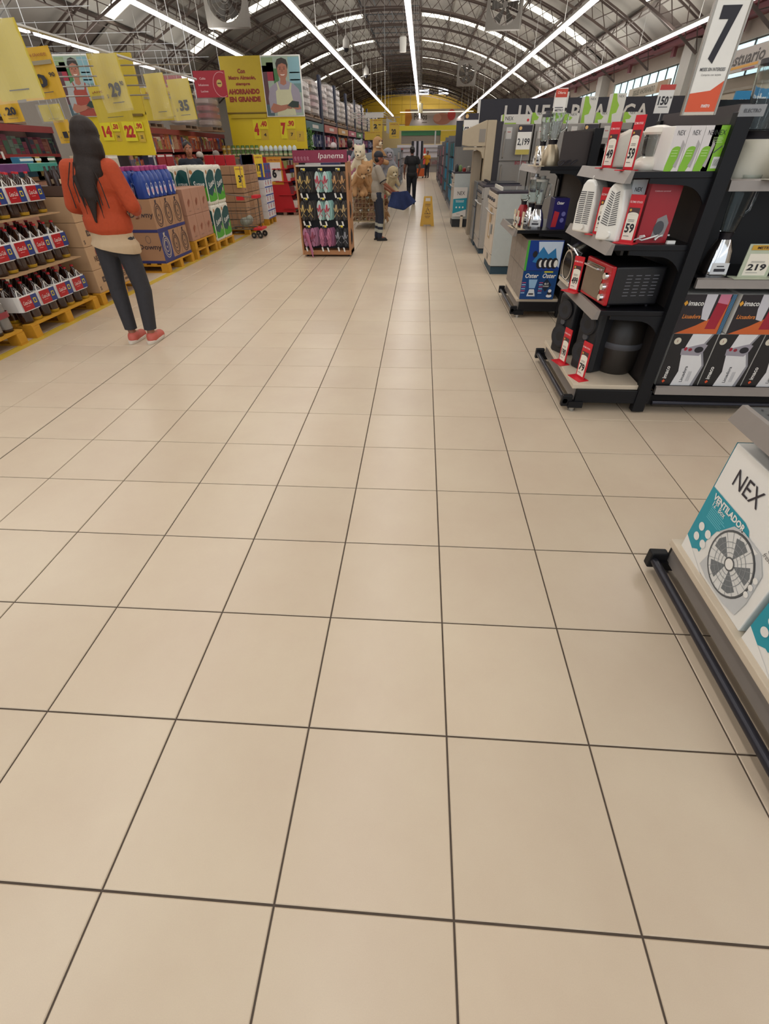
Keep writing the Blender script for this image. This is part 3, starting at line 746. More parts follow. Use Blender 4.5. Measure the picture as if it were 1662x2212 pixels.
def nexgreen(p, F, w, h):
    p.rect(F, 0, 0, w, h, M('7fb823', .4)); p.text(F, 'NEX', w * .35, h * .85, .02, w * .45, M('24301a'), bold=0, z=.003)
    p.rect(F, w * .4, h * .06, w * .95, h * .32, M('dcdcd4'), .002)
    for k in range(9): p.rect(F, w * (.46 + .045 * k), h * .12, w * (.475 + .045 * k), h * .27, INK, .003)
    p.disc(F, w * .8, h * .55, w * .14, w * .14, M('b9c8a0'), .003); p.poly(F, [(w * .3, h * .42), (w * .33, h * .4), (w * .62, h * .55), (w * .6, h * .57)], DGREY, .003)
    for k in range(4): p.rect(F, w * .1, h * (.74 - .035 * k), w * (.5 + .05 * (k % 2)), h * (.748 - .035 * k), M('d8ecb0'), .003)
for k in range(3):
    x = 1.245 + .075 * k
    carton('mixer_carton', ['white and green carton nearest the food processor', 'middle white and green carton on the top shelf', 'white and green carton touching the bright green one'][k] , 'box', .2, .073, .185, (x + .03, 3.205, 1.375), AI, WHITE, None, (1, nexwhite), tape=False, group='white and green cartons on the top shelf')
carton('mixer_carton', 'bright green carton at the post end of the top shelf', 'box', .2, .11, .185, (1.495 - .03, 3.205, 1.375), AI, GREEN, None, (1, nexgreen), tape=False)

# '7 meses' standing sign on top of the gondola
def sign7():
    t = thing('standing_sign', 'tall white and orange sign with a big black 7 on the gondola top', 'sign', (1.37, 3.12, 1.60), .0)
    w, h = .155, .62
    MB().box(-w / 2, 0, 0, w / 2, .012, h, M('cfc7b8', .4)).build('frame', WHITE, t, bevel=.003)
    F = FRONT(0, 0, 0); p = MB()
    a, b = -w / 2 + .006, w / 2 - .006
    p.rect(F, a, .01, b, h - .01, M('eae6dc', .4))
    p.poly(F, [(a, .012), (b, .012), (b, .125), (.02, .09), (a, .08)], M('d8562e'), .002)
    p.poly(F, [(a, h - .2), (-.02, h - .155), (.03, h - .14), (b, h - .14), (b, h - .03), (a, h - .03)], M('e0703a'), .002)
    p.poly(F, [(a, h - .2), (-.02, h - .155), (-.02, h - .03), (a, h - .03)], M('5a4a5c'), .0026); p.rect(F, a + .008, h - .16, -.01, h - .03, M('c84038'), .003)
    p.text(F, '7', .0, h * .45, .19, .085, INK, bold=.045, z=.003)
    p.text(F, 'MESES SIN INTERESES', 0, .165, .012, w * .75, DGREY, z=.003); p.text(F, 'Compras con tarjeta', 0, .145, .009, w * .6, DGREY, z=.003, bold=0)
    p.text(F, 'EN TODO', .0, h - .185, .011, w * .4, DGREY, z=.003)
    p.text(F, 'metro', .02, .035, .014, .04, WHITE, z=.003)
    p.build('print', INK, t)
    for s in (-1, 1): MB().box(s * (w / 2 + .001) - .004, -.004, 0, s * (w / 2 + .001) + .004, .016, h, M('9a948a', .3, .5)).build('edge_strip', STEEL, t)
    return t
sign7()

# ---- blender on the run shelf and price card 219
def blender(label, loc, rz, body=CHROME, jar_h=.24, base_h=.16, red=None, w=.09, lid=INK, cat='blender', sq=4, jar=None, panel=True):
    t = thing('blender', label, cat, loc, rz); jar = jar or GLASS
    m = MB(); m.lathe([(w, 0), (w * 1.02, .01), (w * .98, .05), (w * .8, base_h * .7), (w * .55, base_h * .95), (w * .5, base_h)], (0, w, 0), 24, body, sq=sq); m.build('base', body, t, smooth=True)
    if panel:
        p = MB(); F = Fr((0, -.003, 0), (1, 0, 0), (0, .12, 1)); p.rect(F, -w * .7, .015, w * .7, .075, M('cfd0d0', .3), .004); p.rect(F, -w * .45, .03, w * .45, .045, INK, .006); p.rect(F, -w * .3, .055, w * .3, .06, INK, .006); p.build('button_panel', INK, t)
    m = MB(); m.lathe([(w * .45, base_h), (w * .5, base_h + .03), (w * .55, base_h + .035)], (0, w, 0), 20, INK); m.build('collar', INK, t, smooth=True)
    m = MB(); j0 = base_h + .035
    m.lathe([(.0, j0), (w * .5, j0), (w * .6, j0 + jar_h * .25), (w * .78, j0 + jar_h), (w * .75, j0 + jar_h), (w * .57, j0 + jar_h * .25), (w * .46, j0 + .006), (0, j0 + .006)], (0, w, 0), 24, jar, sq=3)
    m.build('glass_jar', jar, t, smooth=True)
    m = MB(); m.tube([(w * .72, w, j0 + jar_h * .92), (w * 1.15, w, j0 + jar_h * .9), (w * 1.1, w, j0 + jar_h * .4), (w * .62, w, j0 + jar_h * .28)], .008, 8, jar); m.build('jar_handle', jar, t, smooth=True)
    if lid: m = MB(); m.lathe([(w * .8, j0 + jar_h), (w * .82, j0 + jar_h + .02), (w * .35, j0 + jar_h + .024), (w * .33, j0 + jar_h + .045), (0, j0 + jar_h + .045)], (0, w, 0), 24, lid); m.build('lid', lid, t, smooth=True)
    return t
blender('chrome blender with empty glass jar on the black run', (1.79, 3.15, .86), 0, CHROME, .27, .19, lid=None, w=.07)
t = price_stand('white card reading 219 beside the chrome blender', (1.99, 3.14, .86), 0, .175, .17, '219', M('b9c0a8', .4), '', dark=False); 
m = MB(); m.rect(FRONT(0, -.002, 0), -.07, .145, .07, .17, M('c89a2c')); m.text(FRONT(0, -.003, 0), 'METRO', 0, .157, .014, .08, M('4a3020')); m.build('print', INK, t)
blender('large white mixer with clear jar at the top right edge', (1.80, 3.19, 1.335), 0, M('b9b4a2', .4), .26, .17, w=.13, lid=DGREY, panel=False)
price_stand('white card standing before the large white mixer at the right edge', (1.885, 3.13, 1.335), .3, .13, .09, '99', M('cdc8b6', .4), '', dark=False)
s = MB().box(0, 0, 0, .34, .02, .11, M('1b7fae', .4)).build('brand_sign', M('1b7fae', .4)); s.location = (2.24, 4.6, 1.675); MB().cyl((.17, .03, -1.675), (.17, .03, .05), .012, n=8, mat=STEEL).build('pole', STEEL, s)
tag(s, 'blue hanging sign reading mabe above the run of blenders', 'sign')
p = MB(); p.text(FRONT(0, 0, 0), 'mabe', .13, .055, .05, .19, WHITE, z=.002); p.build('print', WHITE, s)
s = MB().box(-.06, 0, 0, .06, .01, .045, M('8f9090', .4)).build('shelf_tag', M('8f9090', .4)); s.location = (1.60, 3.07, 1.59)
tag(s, 'small grey label plate on the top corner of the gondola post', 'label'); MB().text(FRONT(0, 0, 0), 'ELECTRO', 0, .022, .014, .08, DGREY).build('print', INK, s)

# ---- G2 goods
def osterHalf(p, F, w, h, j):
    if j == 0:
        p.rect(F, 0, 0, w, h, M('12447e', .35))
        for q, x in enumerate((w * .25, w * .75)):
            p.text(F, 'Oster', x, h * .84, .045, w * .38, WHITE, z=.003, slant=.2)
            for k in range(6): p.rect(F, x - .085, .06 + k * .02, x - .045, .068 + k * .02, M('c05070') if k % 2 else M('a8c8e8'), .003)
        x = w * .28
        p.poly(F, [(x - .015, .11), (x + .045, .11), (x + .06, .195), (x - .03, .195)], M('8fb8d8'), .0024)
        p.poly(F, [(x - .03, .03), (x + .06, .03), (x + .04, .1), (x - .01, .1)], M('d8dde0'), .003); p.rect(F, x - .012, .045, x + .04, .06, INK, .004)
        x = w * .72
        p.poly(F, [(x, .075), (x + .055, .14), (x, .205), (x - .055, .14)], M('0e2038'), .0026); p.text(F, '6:1', x, .155, .02, .04, WHITE, z=.004); p.text(F, 'DURABLE', x, .13, .012, .06, WHITE, z=.004)
        for k in range(3): p.disc(F, x + .05, .035 + k * .025, .03 - .006 * k, .016, M('e6e6e6') if k % 2 == 0 else INK, .004 + k * .0004)
        p.rect(F, w * .495, 0, w * .505, h, M('0a2a55'), .003); p.rect(F, w * .6, h * .95, w * .85, h * .995, M('d8d030'), .004)
    else:
        p.rect(F, 0, 0, w, h, M('1d3f8e', .35)); p.poly(F, [(w * .3, h * .96), (w * .98, h * .96), (w * .98, h * .1), (w * .6, h * .5), (w * .35, h * .6)], M('c4d4e6'), .0022)
        p.poly(F, [(w * .2, h * .3), (w * .45, h * .8), (w * .62, h * .55), (w * .8, h * .75), (w * .9, h * .3), (w * .7, h * .15)], M('2a78b0'), .0026)
        for k in range(4): p.disc(F, w * (.42 + .14 * k), h * .25, .036, .05, INK, .003 + k * .0006); p.disc(F, w * (.455 + .14 * k), h * .24, .02, .034, WHITE, .0034 + k * .0006)
        p.disc(F, w * .25, h * .55, .024, .03, INK, .003)
        p.rect(F, 0, 0, w * .06, h, M('4aa83a'), .003)
for k in range(3):
    y = 5.56 + k * .33
    for j in range(2):
        carton('blender_carton', 'blue blender carton on the low base of the far gondola end, ' + ['nearest', 'middle', 'farthest'][k] + (' lower' if j == 0 else ' upper') + ' one', 'box', .32, .36, .275, (1.10, y, .19 + j * .279), AI,
               M('8a7f74', .7, var=.25, scale=25), None, (1, (lambda p, F, w, h, j=j: osterHalf(p, F, w, h, j))) if k == 0 else None, tape=False, group='cartons on the base of the far gondola end')
def _dummy(): pass
blender('chrome blender with ribbed glass jar on the lower shelf of the far end', (1.17, 5.56, .83), AI + 1.3, CHROME, .19, .16, w=.075, lid=M('c8c8c0', .3))
blender('second chrome blender half hidden behind the first, lower shelf', (1.10, 5.78, .83), AI + .6, CHROME, .2, .16, w=.07, lid=M('d8d8d8', .2, .5))
blender('red blender base at the aisle edge of the lower shelf', (1.03, 5.83, .83), AI + .5, M('9c1820', .3), .05, .18, w=.06, lid=None)
blender('tall blender with brushed steel base on the upper shelf of the far end', (1.19, 5.5, 1.34), AI + 1.3, M('a89a82', .35, .7, var=.2, scale=4), .2, .16, w=.085, lid=INK, sq=2.4, panel=False)
blender('slim silver blender behind the steel based one on the upper shelf', (1.13, 5.8, 1.34), AI + .7, CHROME, .18, .15, w=.06, lid=DGREY)
for k, (z, y, x) in enumerate([(.83, 5.47, 1.02), (.83, 5.6, .99), (.83, 5.72, .98), (1.34, 5.45, 1.10), (1.34, 5.62, 1.08)]):
    price_stand('thin cream price stand on the far gondola end, ' + ['lower shelf nearest', 'lower shelf middle', 'lower shelf farthest', 'upper shelf nearest', 'upper shelf farthest'][k], (x, y, z), AI + .1, .15, .06, '9', M('c9b89a', .5), '', dark=False, group=None)
def jarprint(p, F, w, h): p.rect(F, 0, 0, w, h, M('26225e', .3)); p.text(F, 'Oster', w * .4, h * .85, .025, w * .5, WHITE, slant=.2, z=.003); p.poly(F, [(.0, .02), (w * .35, .02), (w * .45, h * .55), (w * .1, h * .6)], M('b02430'), .002); p.disc(F, w * .75, h * .5, .02, .02, M('6a6aa8'), .002); p.disc(F, w * .7, h * .3, .02, .02, M('6a6aa8'), .002)
carton('thermos_carton', 'dark blue carton with red bottle print right of the ribbed jar blender', 'box', .2, .14, .26, (1.31, 5.58, .83), AI, M('26225e', .3), None, (1, jarprint), tape=False)
s = MB().box(-.05, 0, 0, .05, .004, .16, M('ebe7df', .4)).build('top_sign', WHITE); s.location = (1.19, 5.46, 1.72)
tag(s, 'white and red card standing on top of the steel based blender', 'sign')
p = MB(); F = FRONT(0, 0, 0); p.rect(F, -.05, .1, .05, .155, M('c8432e')); p.text(F, 'Oferta', 0, .13, .018, .07, M('f0d0c0'), z=.003); p.rect(F, -.04, .03, .03, .036, DGREY); p.text(F, 'METRO', 0, .015, .016, .07, DGREY, z=.003); p.build('print', INK, s)
s = MB(); s.box(-.17, 0, 0, .17, .02, .25, M('3a3230', .6)); s = s.build('divider_board', M('3a3230', .6)); s.location = (1.44, 5.44, 1.34)
tag(s, 'dark brown divider board behind the steel blender and its black cords', 'board')
m = MB()
for q in range(3): m.tube([(1.28 + q * .06 + .03 * math.sin(k * .8 + q), 5.40, 1.345 + .04 * abs(math.sin(k * .45 + q * .7))) for k in range(12)], .004, 5, INK)
o = m.build('appliance_cord', INK, smooth=True); tag(o, 'tangle of black cords behind the steel based blender', 'cord')

# ---- cookers, fridges and washers beyond
def cooker(label, loc, w, d, h, side_mat, front_mat, plinth, z0=.1, toploc=True, glass=True, handle=True):
    """front faces the aisle"""
    t = thing('cooker', label, 'cooker', loc, AI)
    MB().box(-w / 2, .02, z0, w / 2, d, h - .03, side_mat).build('body', side_mat, t, bevel=.006)
    MB().box(-w / 2 + .01, 0, z0 + .15, w / 2 - .01, .025, h - .2, front_mat).build('oven_door', front_mat, t, bevel=.006)
    MB().box(-w / 2 + .01, 0, z0 + .01, w / 2 - .01, .025, z0 + .14, front_mat).build('drawer', front_mat, t, bevel=.006)
    MB().box(-w / 2 + .01, -.01, h - .19, w / 2 - .01, .025, h - .04, front_mat).build('control_panel', front_mat, t, bevel=.006)
    MB().box(-w / 2 - .003, -.005, h - .03, w / 2 + .003, d + .004, h, M('3c3640', .4)).build('hob', DGREY, t, bevel=.006)
    if handle: MB().tube([(-w / 2 + .08, 0, h - .27), (-w / 2 + .08, -.04, h - .26), (w / 2 - .08, -.04, h - .26), (w / 2 - .08, 0, h - .27)], .01, 8, STEEL).build('door_handle', STEEL, t, smooth=True)
    for k in range(4): MB().cyl((-w / 2 + .1 + k * (w - .2) / 3, -.01, h - .11), (-w / 2 + .1 + k * (w - .2) / 3, -.035, h - .11), .02, n=12, mat=DGREY).build('knob', DGREY, t)
    MB().box(-w / 2 + .02, .03, 0, w / 2 - .02, d - .02, z0 - .01, plinth).build('plinth', plinth, t)
    return t
c = cooker('white cooker with paper stuck to its door beyond the blender end', (1.03, 8.05, 0), .88, .62, 1.02, M('b3b9b6', .3), M('c2b4a2', .5), M('24404e', .6), z0=.11)
m = MB().rect(FRONT(0, -.003, 0), -.1, .42, .12, .8, M('a98e68', .7)); m.rect(FRONT(0, -.004, 0), .02, .45, .1, .62, M('d8d8d4')); m.rect(FRONT(0, -.005, 0), .22, .5, .32, .62, M('75818a')); m.rect(FRONT(0, -.004, 0), .05, .16, .2, .24, M('8a8278'))
m.build('print', INK, c)
m = MB(); m.box(-.38, .06, 1.02, .38, .08, 1.06, M('d8d4c8', .4)); m.box(-.38, .08, 1.02, .38, .6, 1.03, M('8b8f90', .1, .6)); m.build('glass_lid', GLASS, c)
c = cooker('grey cooker with dark hob between the two white cookers', (1.02, 9.75, 0), .85, .62, 1.0, M('9b9690', .4), M('a9a49e', .3, .6), M('2b3c48', .6), z0=.08)
m = MB(); m.box(-.36, .05, 1.0, .36, .6, 1.02, M('23232e', .3)); 
for k in range(8): m.cyl((-.3 + k * .085, .1, 1.02), (-.3 + k * .085, .1, 1.045), .022, n=8, mat=INK)
m.build('hob_grate', INK, c)
def tall(name, label, cat, loc, w, d, h, mat, rz=AI, door=None, split=None, z0=.06, plinth=None, handle=True):
    t = thing(name, label, cat, loc, rz)
    MB().box(-w / 2, .03, z0, w / 2, d, h, mat).build('body', mat, t, bevel=.008)
    dm = door or mat; s = split or h * .62
    MB().box(-w / 2, 0, z0, w / 2, .028, s - .008, dm).build('door', dm, t, bevel=.008)
    MB().box(-w / 2, 0, s + .008, w / 2, .028, h, dm).build('door', dm, t, bevel=.008)
    if handle:
        for a, b in ((s - .5, s - .05), (s + .05, h - .1)): MB().tube([(-w / 2 + .05, 0, a), (-w / 2 + .05, -.035, a + .02), (-w / 2 + .05, -.035, b - .02), (-w / 2 + .05, 0, b)], .011, 8, STEEL).build('door_handle', STEEL, t, smooth=True)
    pm_ = plinth or INK
    MB().box(-w / 2 + .02, .04, 0, w / 2 - .02, d - .02, z0, pm_).build('plinth', pm_, t)
    return t
tall('slim_cooler', 'slim blue grey cooler with a teal edge strip, between the cookers', 'cooler', (.99, 10.45, 0), .5, .12, 1.0, M('6c6860', .5), door=M('74787c', .3, .5), plinth=M('24404e', .6), z0=.1, handle=False)
c = cooker('white cooker beside the yellow wet floor sign, NEX banner on its side', (.72, 13.3, 0), .85, .6, 1.06, M('b8bfbd', .3), M('b5a99a', .5), M('2a2c30', .6), z0=.16)
t = thing('standing_banner', 'white and teal banner reading NEX before the farther white cooker', 'banner', (.93, 12.8, 0), 0)
MB().box(-.19, 0, .22, .12, .012, .78, M('d8d4ce', .4)).build('board', WHITE, t)
MB().box(.0, 0, .0, .06, .012, .24, M('d8c8b0', .4)).build('support', WHITE, t)
p = MB(); F = FRONT(0, 0, 0); p.text(F, 'NEX', -.02, .67, .07, .17, INK, bold=0, z=.003); p.poly(F, [(-.19, .28), (.12, .36), (.12, .58), (-.19, .56)], TEAL, .002)
for k in range(3): p.disc(F, -.11 + k * .075, .4, .018, .018, WHITE, .003)
p.rect(F, -.13, .5, .05, .51, WHITE, .003); p.text(F, 'VENTILADOR', -.04, .53, .018, .2, WHITE, z=.003); p.text(F, 'frescura', -.06, .27, .02, .08, INK, z=.003, bold=0, slant=.3)
p.build('print', INK, t)
# top goods on cooker
for k, (x, y, c_, h_) in enumerate([(.78, 13.0, '2c2a2e', .14), (.86, 13.0, '6f8a50', .12), (.95, 13.0, 'a03028', .07), (1.05, 13.0, '8a8378', .1), (1.14, 13.0, '243d2c', .17)]):
    m = MB(); m.lathe([(.035, 0), (.04, .01), (.038, h_ * .8), (.015, h_), (0, h_)], (0, 0, 0), 12, M(c_, .4)); o = m.build('kitchen_jar', M(c_, .4), smooth=True); o.location = (x, y, 1.062)
    tag(o, ['dark slim jar on the far white cooker', 'green jar on the far white cooker', 'red pot on the far white cooker', 'grey jar on the far white cooker', 'dark green bottle on the far white cooker'][k], 'jar')
# chest freezer on end with raised lid
t = thing('chest_washer', 'grey top loader with its lid tilted open beyond the white cooker', 'washer', (.93, 14.6, 0), 0)
MB().box(-.1, 0, .0, .5, .6, 1.72, M('7f7c78', .4, .3)).build('body', STEEL, t, bevel=.01)
m = MB(); m.prism(RIGHT(0, 0, 0), [(0, 0), (.04, 0), (.04, .1), (0, .1)], 0, .01, STEEL)
m = MB(); m.fbox(Fr((.30, -.05, 1.68), (.62, 0, -.78), (0, 1, 0)), 0, 0, .62, .3, 0, .07, M('8f8b88', .35, .4)); m.build('tilted_lid', STEEL, t)
MB().box(.0, .1, 1.72, .3, .4, 1.84, M('2a4a38', .6)).build('wrapped_bundle', GREEN, t)
# beige fridge with open freezer door
t = thing('open_fridge', 'cream refrigerator with open doors and a GRATIS sign beside it', 'refrigerator', (1.12, 10.6, 0), 0)
BEI = M('b0a188', .45)
MB().box(-.0, 0, .05, .16, .62, 1.86, BEI).build('side_wall', BEI, t, bevel=.01)
m = MB(); m.prism(FRONT(0, 0, 0), [(-.42, 1.72), (-.02, 1.86), (0, 1.86), (0, 1.5), (-.3, 1.5), (-.42, 1.52)], -.08, 0, BEI); m.build('upper_door', BEI, t, bevel=.008)
MB().box(-.13, -.005, 1.56, -.02, .0, 1.74, M('8a837a', .5)).build('inner_panel', STEEL, t)
m = MB(); m.prism(FRONT(0, 0, 0), [(-.38, 1.49), (0, 1.49), (0, 1.32), (-.03, 1.33), (-.07, 1.42), (-.14, 1.45), (-.38, 1.45)], -.3, -.02, BEI); m.build('door_shelf', BEI, t, bevel=.006)
MB().box(-.18, .2, .1, -.02, .5, 1.44, M('8c7f6c', .5)).build('open_door', BEI, t, bevel=.008)
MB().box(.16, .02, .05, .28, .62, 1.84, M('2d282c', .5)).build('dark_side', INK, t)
s = thing('price_sign', 'white sign reading GRATIS with a black header', 'sign', (.86, 11.0, 1.55), 0)
MB().box(-.13, 0, 0, .13, .01, .42, WHITE).build('board', WHITE, s); MB().box(-.26, .02, -.05, -.14, .12, .32, M('23252e')).build('dark_panel', INK, s)
p = MB(); F = FRONT(0, 0, 0); p.rect(F, -.13, .33, .13, .42, M('2c2834')); p.disc(F, -.08, .38, .03, .03, M('d8b070'), .003); p.text(F, 'GRATIS', 0, .18, .11, .24, INK, z=.003, bold=.03); p.build('print', INK, s)
# silver fridges row
SIL = M('8b8680', .35, .45, var=.03)
fx = [(1.66, '2,199', 'leftmost silver refrigerator, price sign 2,199 on its door'), (2.22, None, 'second silver refrigerator, behind the blender jar'), (2.78, '2,299', 'third silver refrigerator, sign reading 2,299'), (3.34, None, 'rightmost silver refrigerator under the white letters')]
for k, (x, pr, lb) in enumerate(fx):
    t = tall('refrigerator', lb, 'refrigerator', (x, 10.6, 0), .54, .6, 1.80, SIL, rz=0, split=1.28)
    p = MB(); F = FRONT(0, -.002, 0); p.rect(F, -.2, 1.6, -.1, 1.76, M('c2bfba')); p.rect(F, -.18, 1.69, -.12, 1.7, M('a04040'), .003)
    if k == 0: p.text(F, 'BOSCH', .12, 1.26, .05, .2, M('a04048'), z=.003)
    p.build('print', INK, t)
    if pr:
        s = thing('price_sign', 'white sign reading %s in front of a silver refrigerator, %s' % (pr, 'beside the cream fridge' if k == 0 else 'under the white letters'), 'sign', (x + .1, 10.45, 1.38), 0)
        MB().box(-.12, 0, 0, .12, .01, .4, WHITE).build('board', WHITE, s); MB().cyl((0, .005, -1.38), (0, .005, 0), .006, n=6, mat=STEEL).build('pole', STEEL, s)
        p = MB(); F = FRONT(0, 0, 0); p.rect(F, -.12, .31, .12, .4, M('2c2834')); p.disc(F, -.08, .36, .025, .025, M('d8b070'), .003); p.text(F, pr, 0, .17, .11, .21, INK, z=.003, bold=.02); p.rect(F, -.12, 0, .12, .07, M('b5a650')); p.build('print', INK, s)
# cartons on fridge tops
def nexlong(p, F, w, h): p.rect(F, -w / 2, 0, w / 2, h, M('d0cdc6')); p.rect(F, -w / 2, 0, -w / 2 + .03, h, M('9ab850'), .002); p.text(F, 'NEX', -w * .25, h * .6, .05, .14, INK, bold=0, z=.003); p.rect(F, -w * .4, 0, 0, .02, M('9ab850'), .002); p.disc(F, w * .4, h * .4, .02, .02, RED, .003)
def nexup(p, F, w, h): p.rect(F, -w / 2, 0, w / 2, h, M('d0cfc8')); p.poly(F, [(-w / 2, 0), (-w * .2, 0), (-w * .3, h * .3), (0, h * .35), (w * .1, h * .6), (-w * .1, h * .75), (-w * .25, h), (-w / 2, h)], M('8fba3c'), .002); p.text(F, 'NEX', w * .15, h * .9, .03, w * .4, INK, bold=0, z=.003)
carton('fan_carton', 'long white carton with black lettering on top of the leftmost silver refrigerator', 'box', .5, .2, .13, (1.62, 10.66, 1.801), 0, WHITE, nexlong, tape=False)
for k, (x, z, hh, ww) in enumerate([(1.98, 1.801, .15, .2), (2.2, 1.801, .12, .18), (2.35, 1.93, .28, .2), (2.55, 1.801, .13, .28), (2.84, 1.8, .35, .22), (3.08, 1.801, .14, .22), (3.3, 1.801, .38, .22), (3.55, 1.801, .14, .22), (2.35, 1.801, .128, .2)]):
    carton('fan_carton', 'white and green carton on the silver refrigerators, %s from the left' % ['second', 'third', 'raised fourth', 'fifth low', 'tall sixth', 'seventh low', 'tall eighth', 'last low', 'low fourth'][k], 'box', ww, .2, hh, (x, 10.66, z), 0, WHITE, nexup, tape=False, group='cartons on the silver refrigerators')
s = thing('price_sign', 'white sign reading 150 with a red header, at the dark wall', 'sign', (2.13, 5.6, 1.71), 0)
MB().box(-.065, 0, 0, .065, .008, .19, WHITE).build('board', WHITE, s)
p = MB(); F = FRONT(0, 0, 0); p.rect(F, -.065, .155, .065, .19, M('c0453c')); p.text(F, '150', -.01, .085, .06, .085, INK, z=.003, bold=.03); p.text(F, '00', .048, .105, .014, .02, INK, z=.003); p.rect(F, -.04, .04, .04, .045, DGREY); p.build('print', INK, s)
MB().box(-.003, 0, -.14, .003, .008, 0, STEEL).build('pole', STEEL, s)
# boxes & goods on the top of gondola 2 run
for k, (x, c_) in enumerate([(1.95, 'b9b4a8'), (2.25, '5577a0'), (2.5, 'c9c4b8')]):
    carton('small_carton', ['grey low carton on top behind the gondola header', 'blue low carton on top behind the gondola header', 'cream low carton on top behind the gondola header'][k], 'box', .22, .2, .06, (x, 5.6, 1.5), 0, M(c_, .5))
gondola_run('black gondola run behind the first one, holding cartons on its top shelf', 1.66, 3.6, 5.9, 1.5, [(.185, .46), (.86, .46), (1.5, .42)])
# LINEA BLANCA wall
t = thing('feature_wall', 'dark partition wall with big white letters LINEA BLANCA', 'partition', (1.09, 12, 0), 0)
NV = M('2b2a33', .6)
MB().box(0, 0, 0, 3.9, .12, 2.22, NV).build('panel', NV, t)
MB().box(-.04, -.01, 0, .0, .13, 2.22, WHITE).build('edge_trim', WHITE, t)
p = MB(); F = FRONT(0, -.0, 0)
for i, (ch, x) in enumerate(zip('LINEA BLANCA', [.6, .82, 1.05, 1.32, 1.56, 0, 1.9, 2.12, 2.35, 2.65, 2.9, 3.15])):
    if ch == ' ': continue
    m = MB(); m.text(F, ch, x - .05, 2.0, .24, None, M('cfcac2', .5), bold=.02, z=.02); m.build('letter', WHITE, t)
# ahorrando sign + Vestuario sign
s = MB().box(0, 0, 0, .05, 3.6, .28, M('a9a08e')).build('wall_sign', M('a9a08e')); s.location = (7.6, 20.0, 2.84); tag(s, 'pale sign on the right wall with a product photo, below the windows', 'sign')
p = MB(); p.text(LEFT(0, 3.6, 0), 'SIGUES AHORRANDO', 1.5, .14, .15, 2.0, M('4a4a38'), z=.003); p.rect(LEFT(0, 3.6, 0), 2.7, 0, 3.5, .28, M('96795a'), .003); p.build('print', INK, s)
t = thing('department_sign', 'pale hanging sign reading Vestuario at the upper right', 'sign', (7.6, 13.0, 2.87), 0)
PG = M('a8a199', .6)
MB().box(0, 0, 0, .06, 4.6, .42, PG).build('board', PG, t)
p = MB(); F = LEFT(0, 4.6, 0); p.text(F, 'Vestuario', 1.75, .24, .24, 1.85, M('45413c'), z=.004); p.rect(F, .85, .06, 2.5, .11, M('c8943c'), .003); p.rect(F, 1.85, .01, 2.4, .04, M('7c3c50'), .003); p.build('print', INK, t)
MB().box(.02, .5, .42, .05, .54, 1.2, STEEL).box(.02, 4.0, .42, .05, 4.04, 1.2, STEEL).build('hanger', STEEL, t)
# pale partition behind run at right (changing rooms)
t = thing('partition', 'pale beige partition wall under the Vestuario sign', 'partition', (5.2, 7, 0), 0)
PB = M('b5a995', .7)
MB().box(0, 0, 0, .1, 9, 2.18, PB).build('panel', PB, t); MB().box(-.02, 0, 2.18, .12, 9, 2.22, M('8f8778', .6)).build('top_rail', WHITE, t)
m = MB()
for k in range(5): pass
# wet floor sign
t = thing('wet_floor_sign', 'yellow folding wet floor sign standing in the aisle', 'sign', (.16, 13.17, 0), 0)
YS_ = M('c99a18', .4)
def leaf(tilt):
    m = MB(); F = Fr((0, -.13 * tilt, 0), (1, 0, 0), (0, .2 * tilt, 1)); a, b, hh = .17, .105, .6
    m.prism(F, [(-a, 0), (-a * .55, 0), (-a * .5, .03), (a * .5, .03), (a * .55, 0), (a, 0), (b, .5), (-b, .5)], -.012, .012, YS_)
    m.prism(F, [(-b, .5), (-b * .55, .5), (-b * .55, .57), (-b * .95, .57)], -.012, .012, YS_); m.prism(F, [(b * .55, .5), (b, .5), (b * .95, .57), (b * .55, .57)], -.012, .012, YS_)
    m.prism(F, [(-b * .95, .57), (b * .95, .57), (b * .9, .6), (-b * .9, .6)], -.012, .012, YS_)
    return m, F
m, F = leaf(1); m.build('front_leaf', YS_, t)
p = MB(); p.text(F, 'CUIDADO', 0, .44, .028, .13, M('5a3a10'), z=.016); p.text(F, 'PISO MOJADO', 0, .405, .022, .12, M('5a3a10'), z=.016)
for s_, m_ in ((1, M('4a3010')), (.8, YS_)): p.poly(F, [(-.075 * s_, .3 - .055 * s_), (.075 * s_, .3 - .055 * s_), (0, .3 + .085 * s_)], m_, .015 + (1 - s_) * .01)
p.text(F, 'L', 0, .285, .05, .035, M('4a3010'), z=.02, slant=-.3); p.disc(F, .01, .33, .01, .01, M('4a3010'), .02)
p.text(F, 'CAUTION', 0, .2, .028, .13, M('5a3a10'), z=.016); p.text(F, 'WET FLOOR', 0, .17, .018, .09, M('5a3a10'), z=.016); p.build('print', INK, t)
m, F = leaf(-1); m.build('rear_leaf', YS_, t)
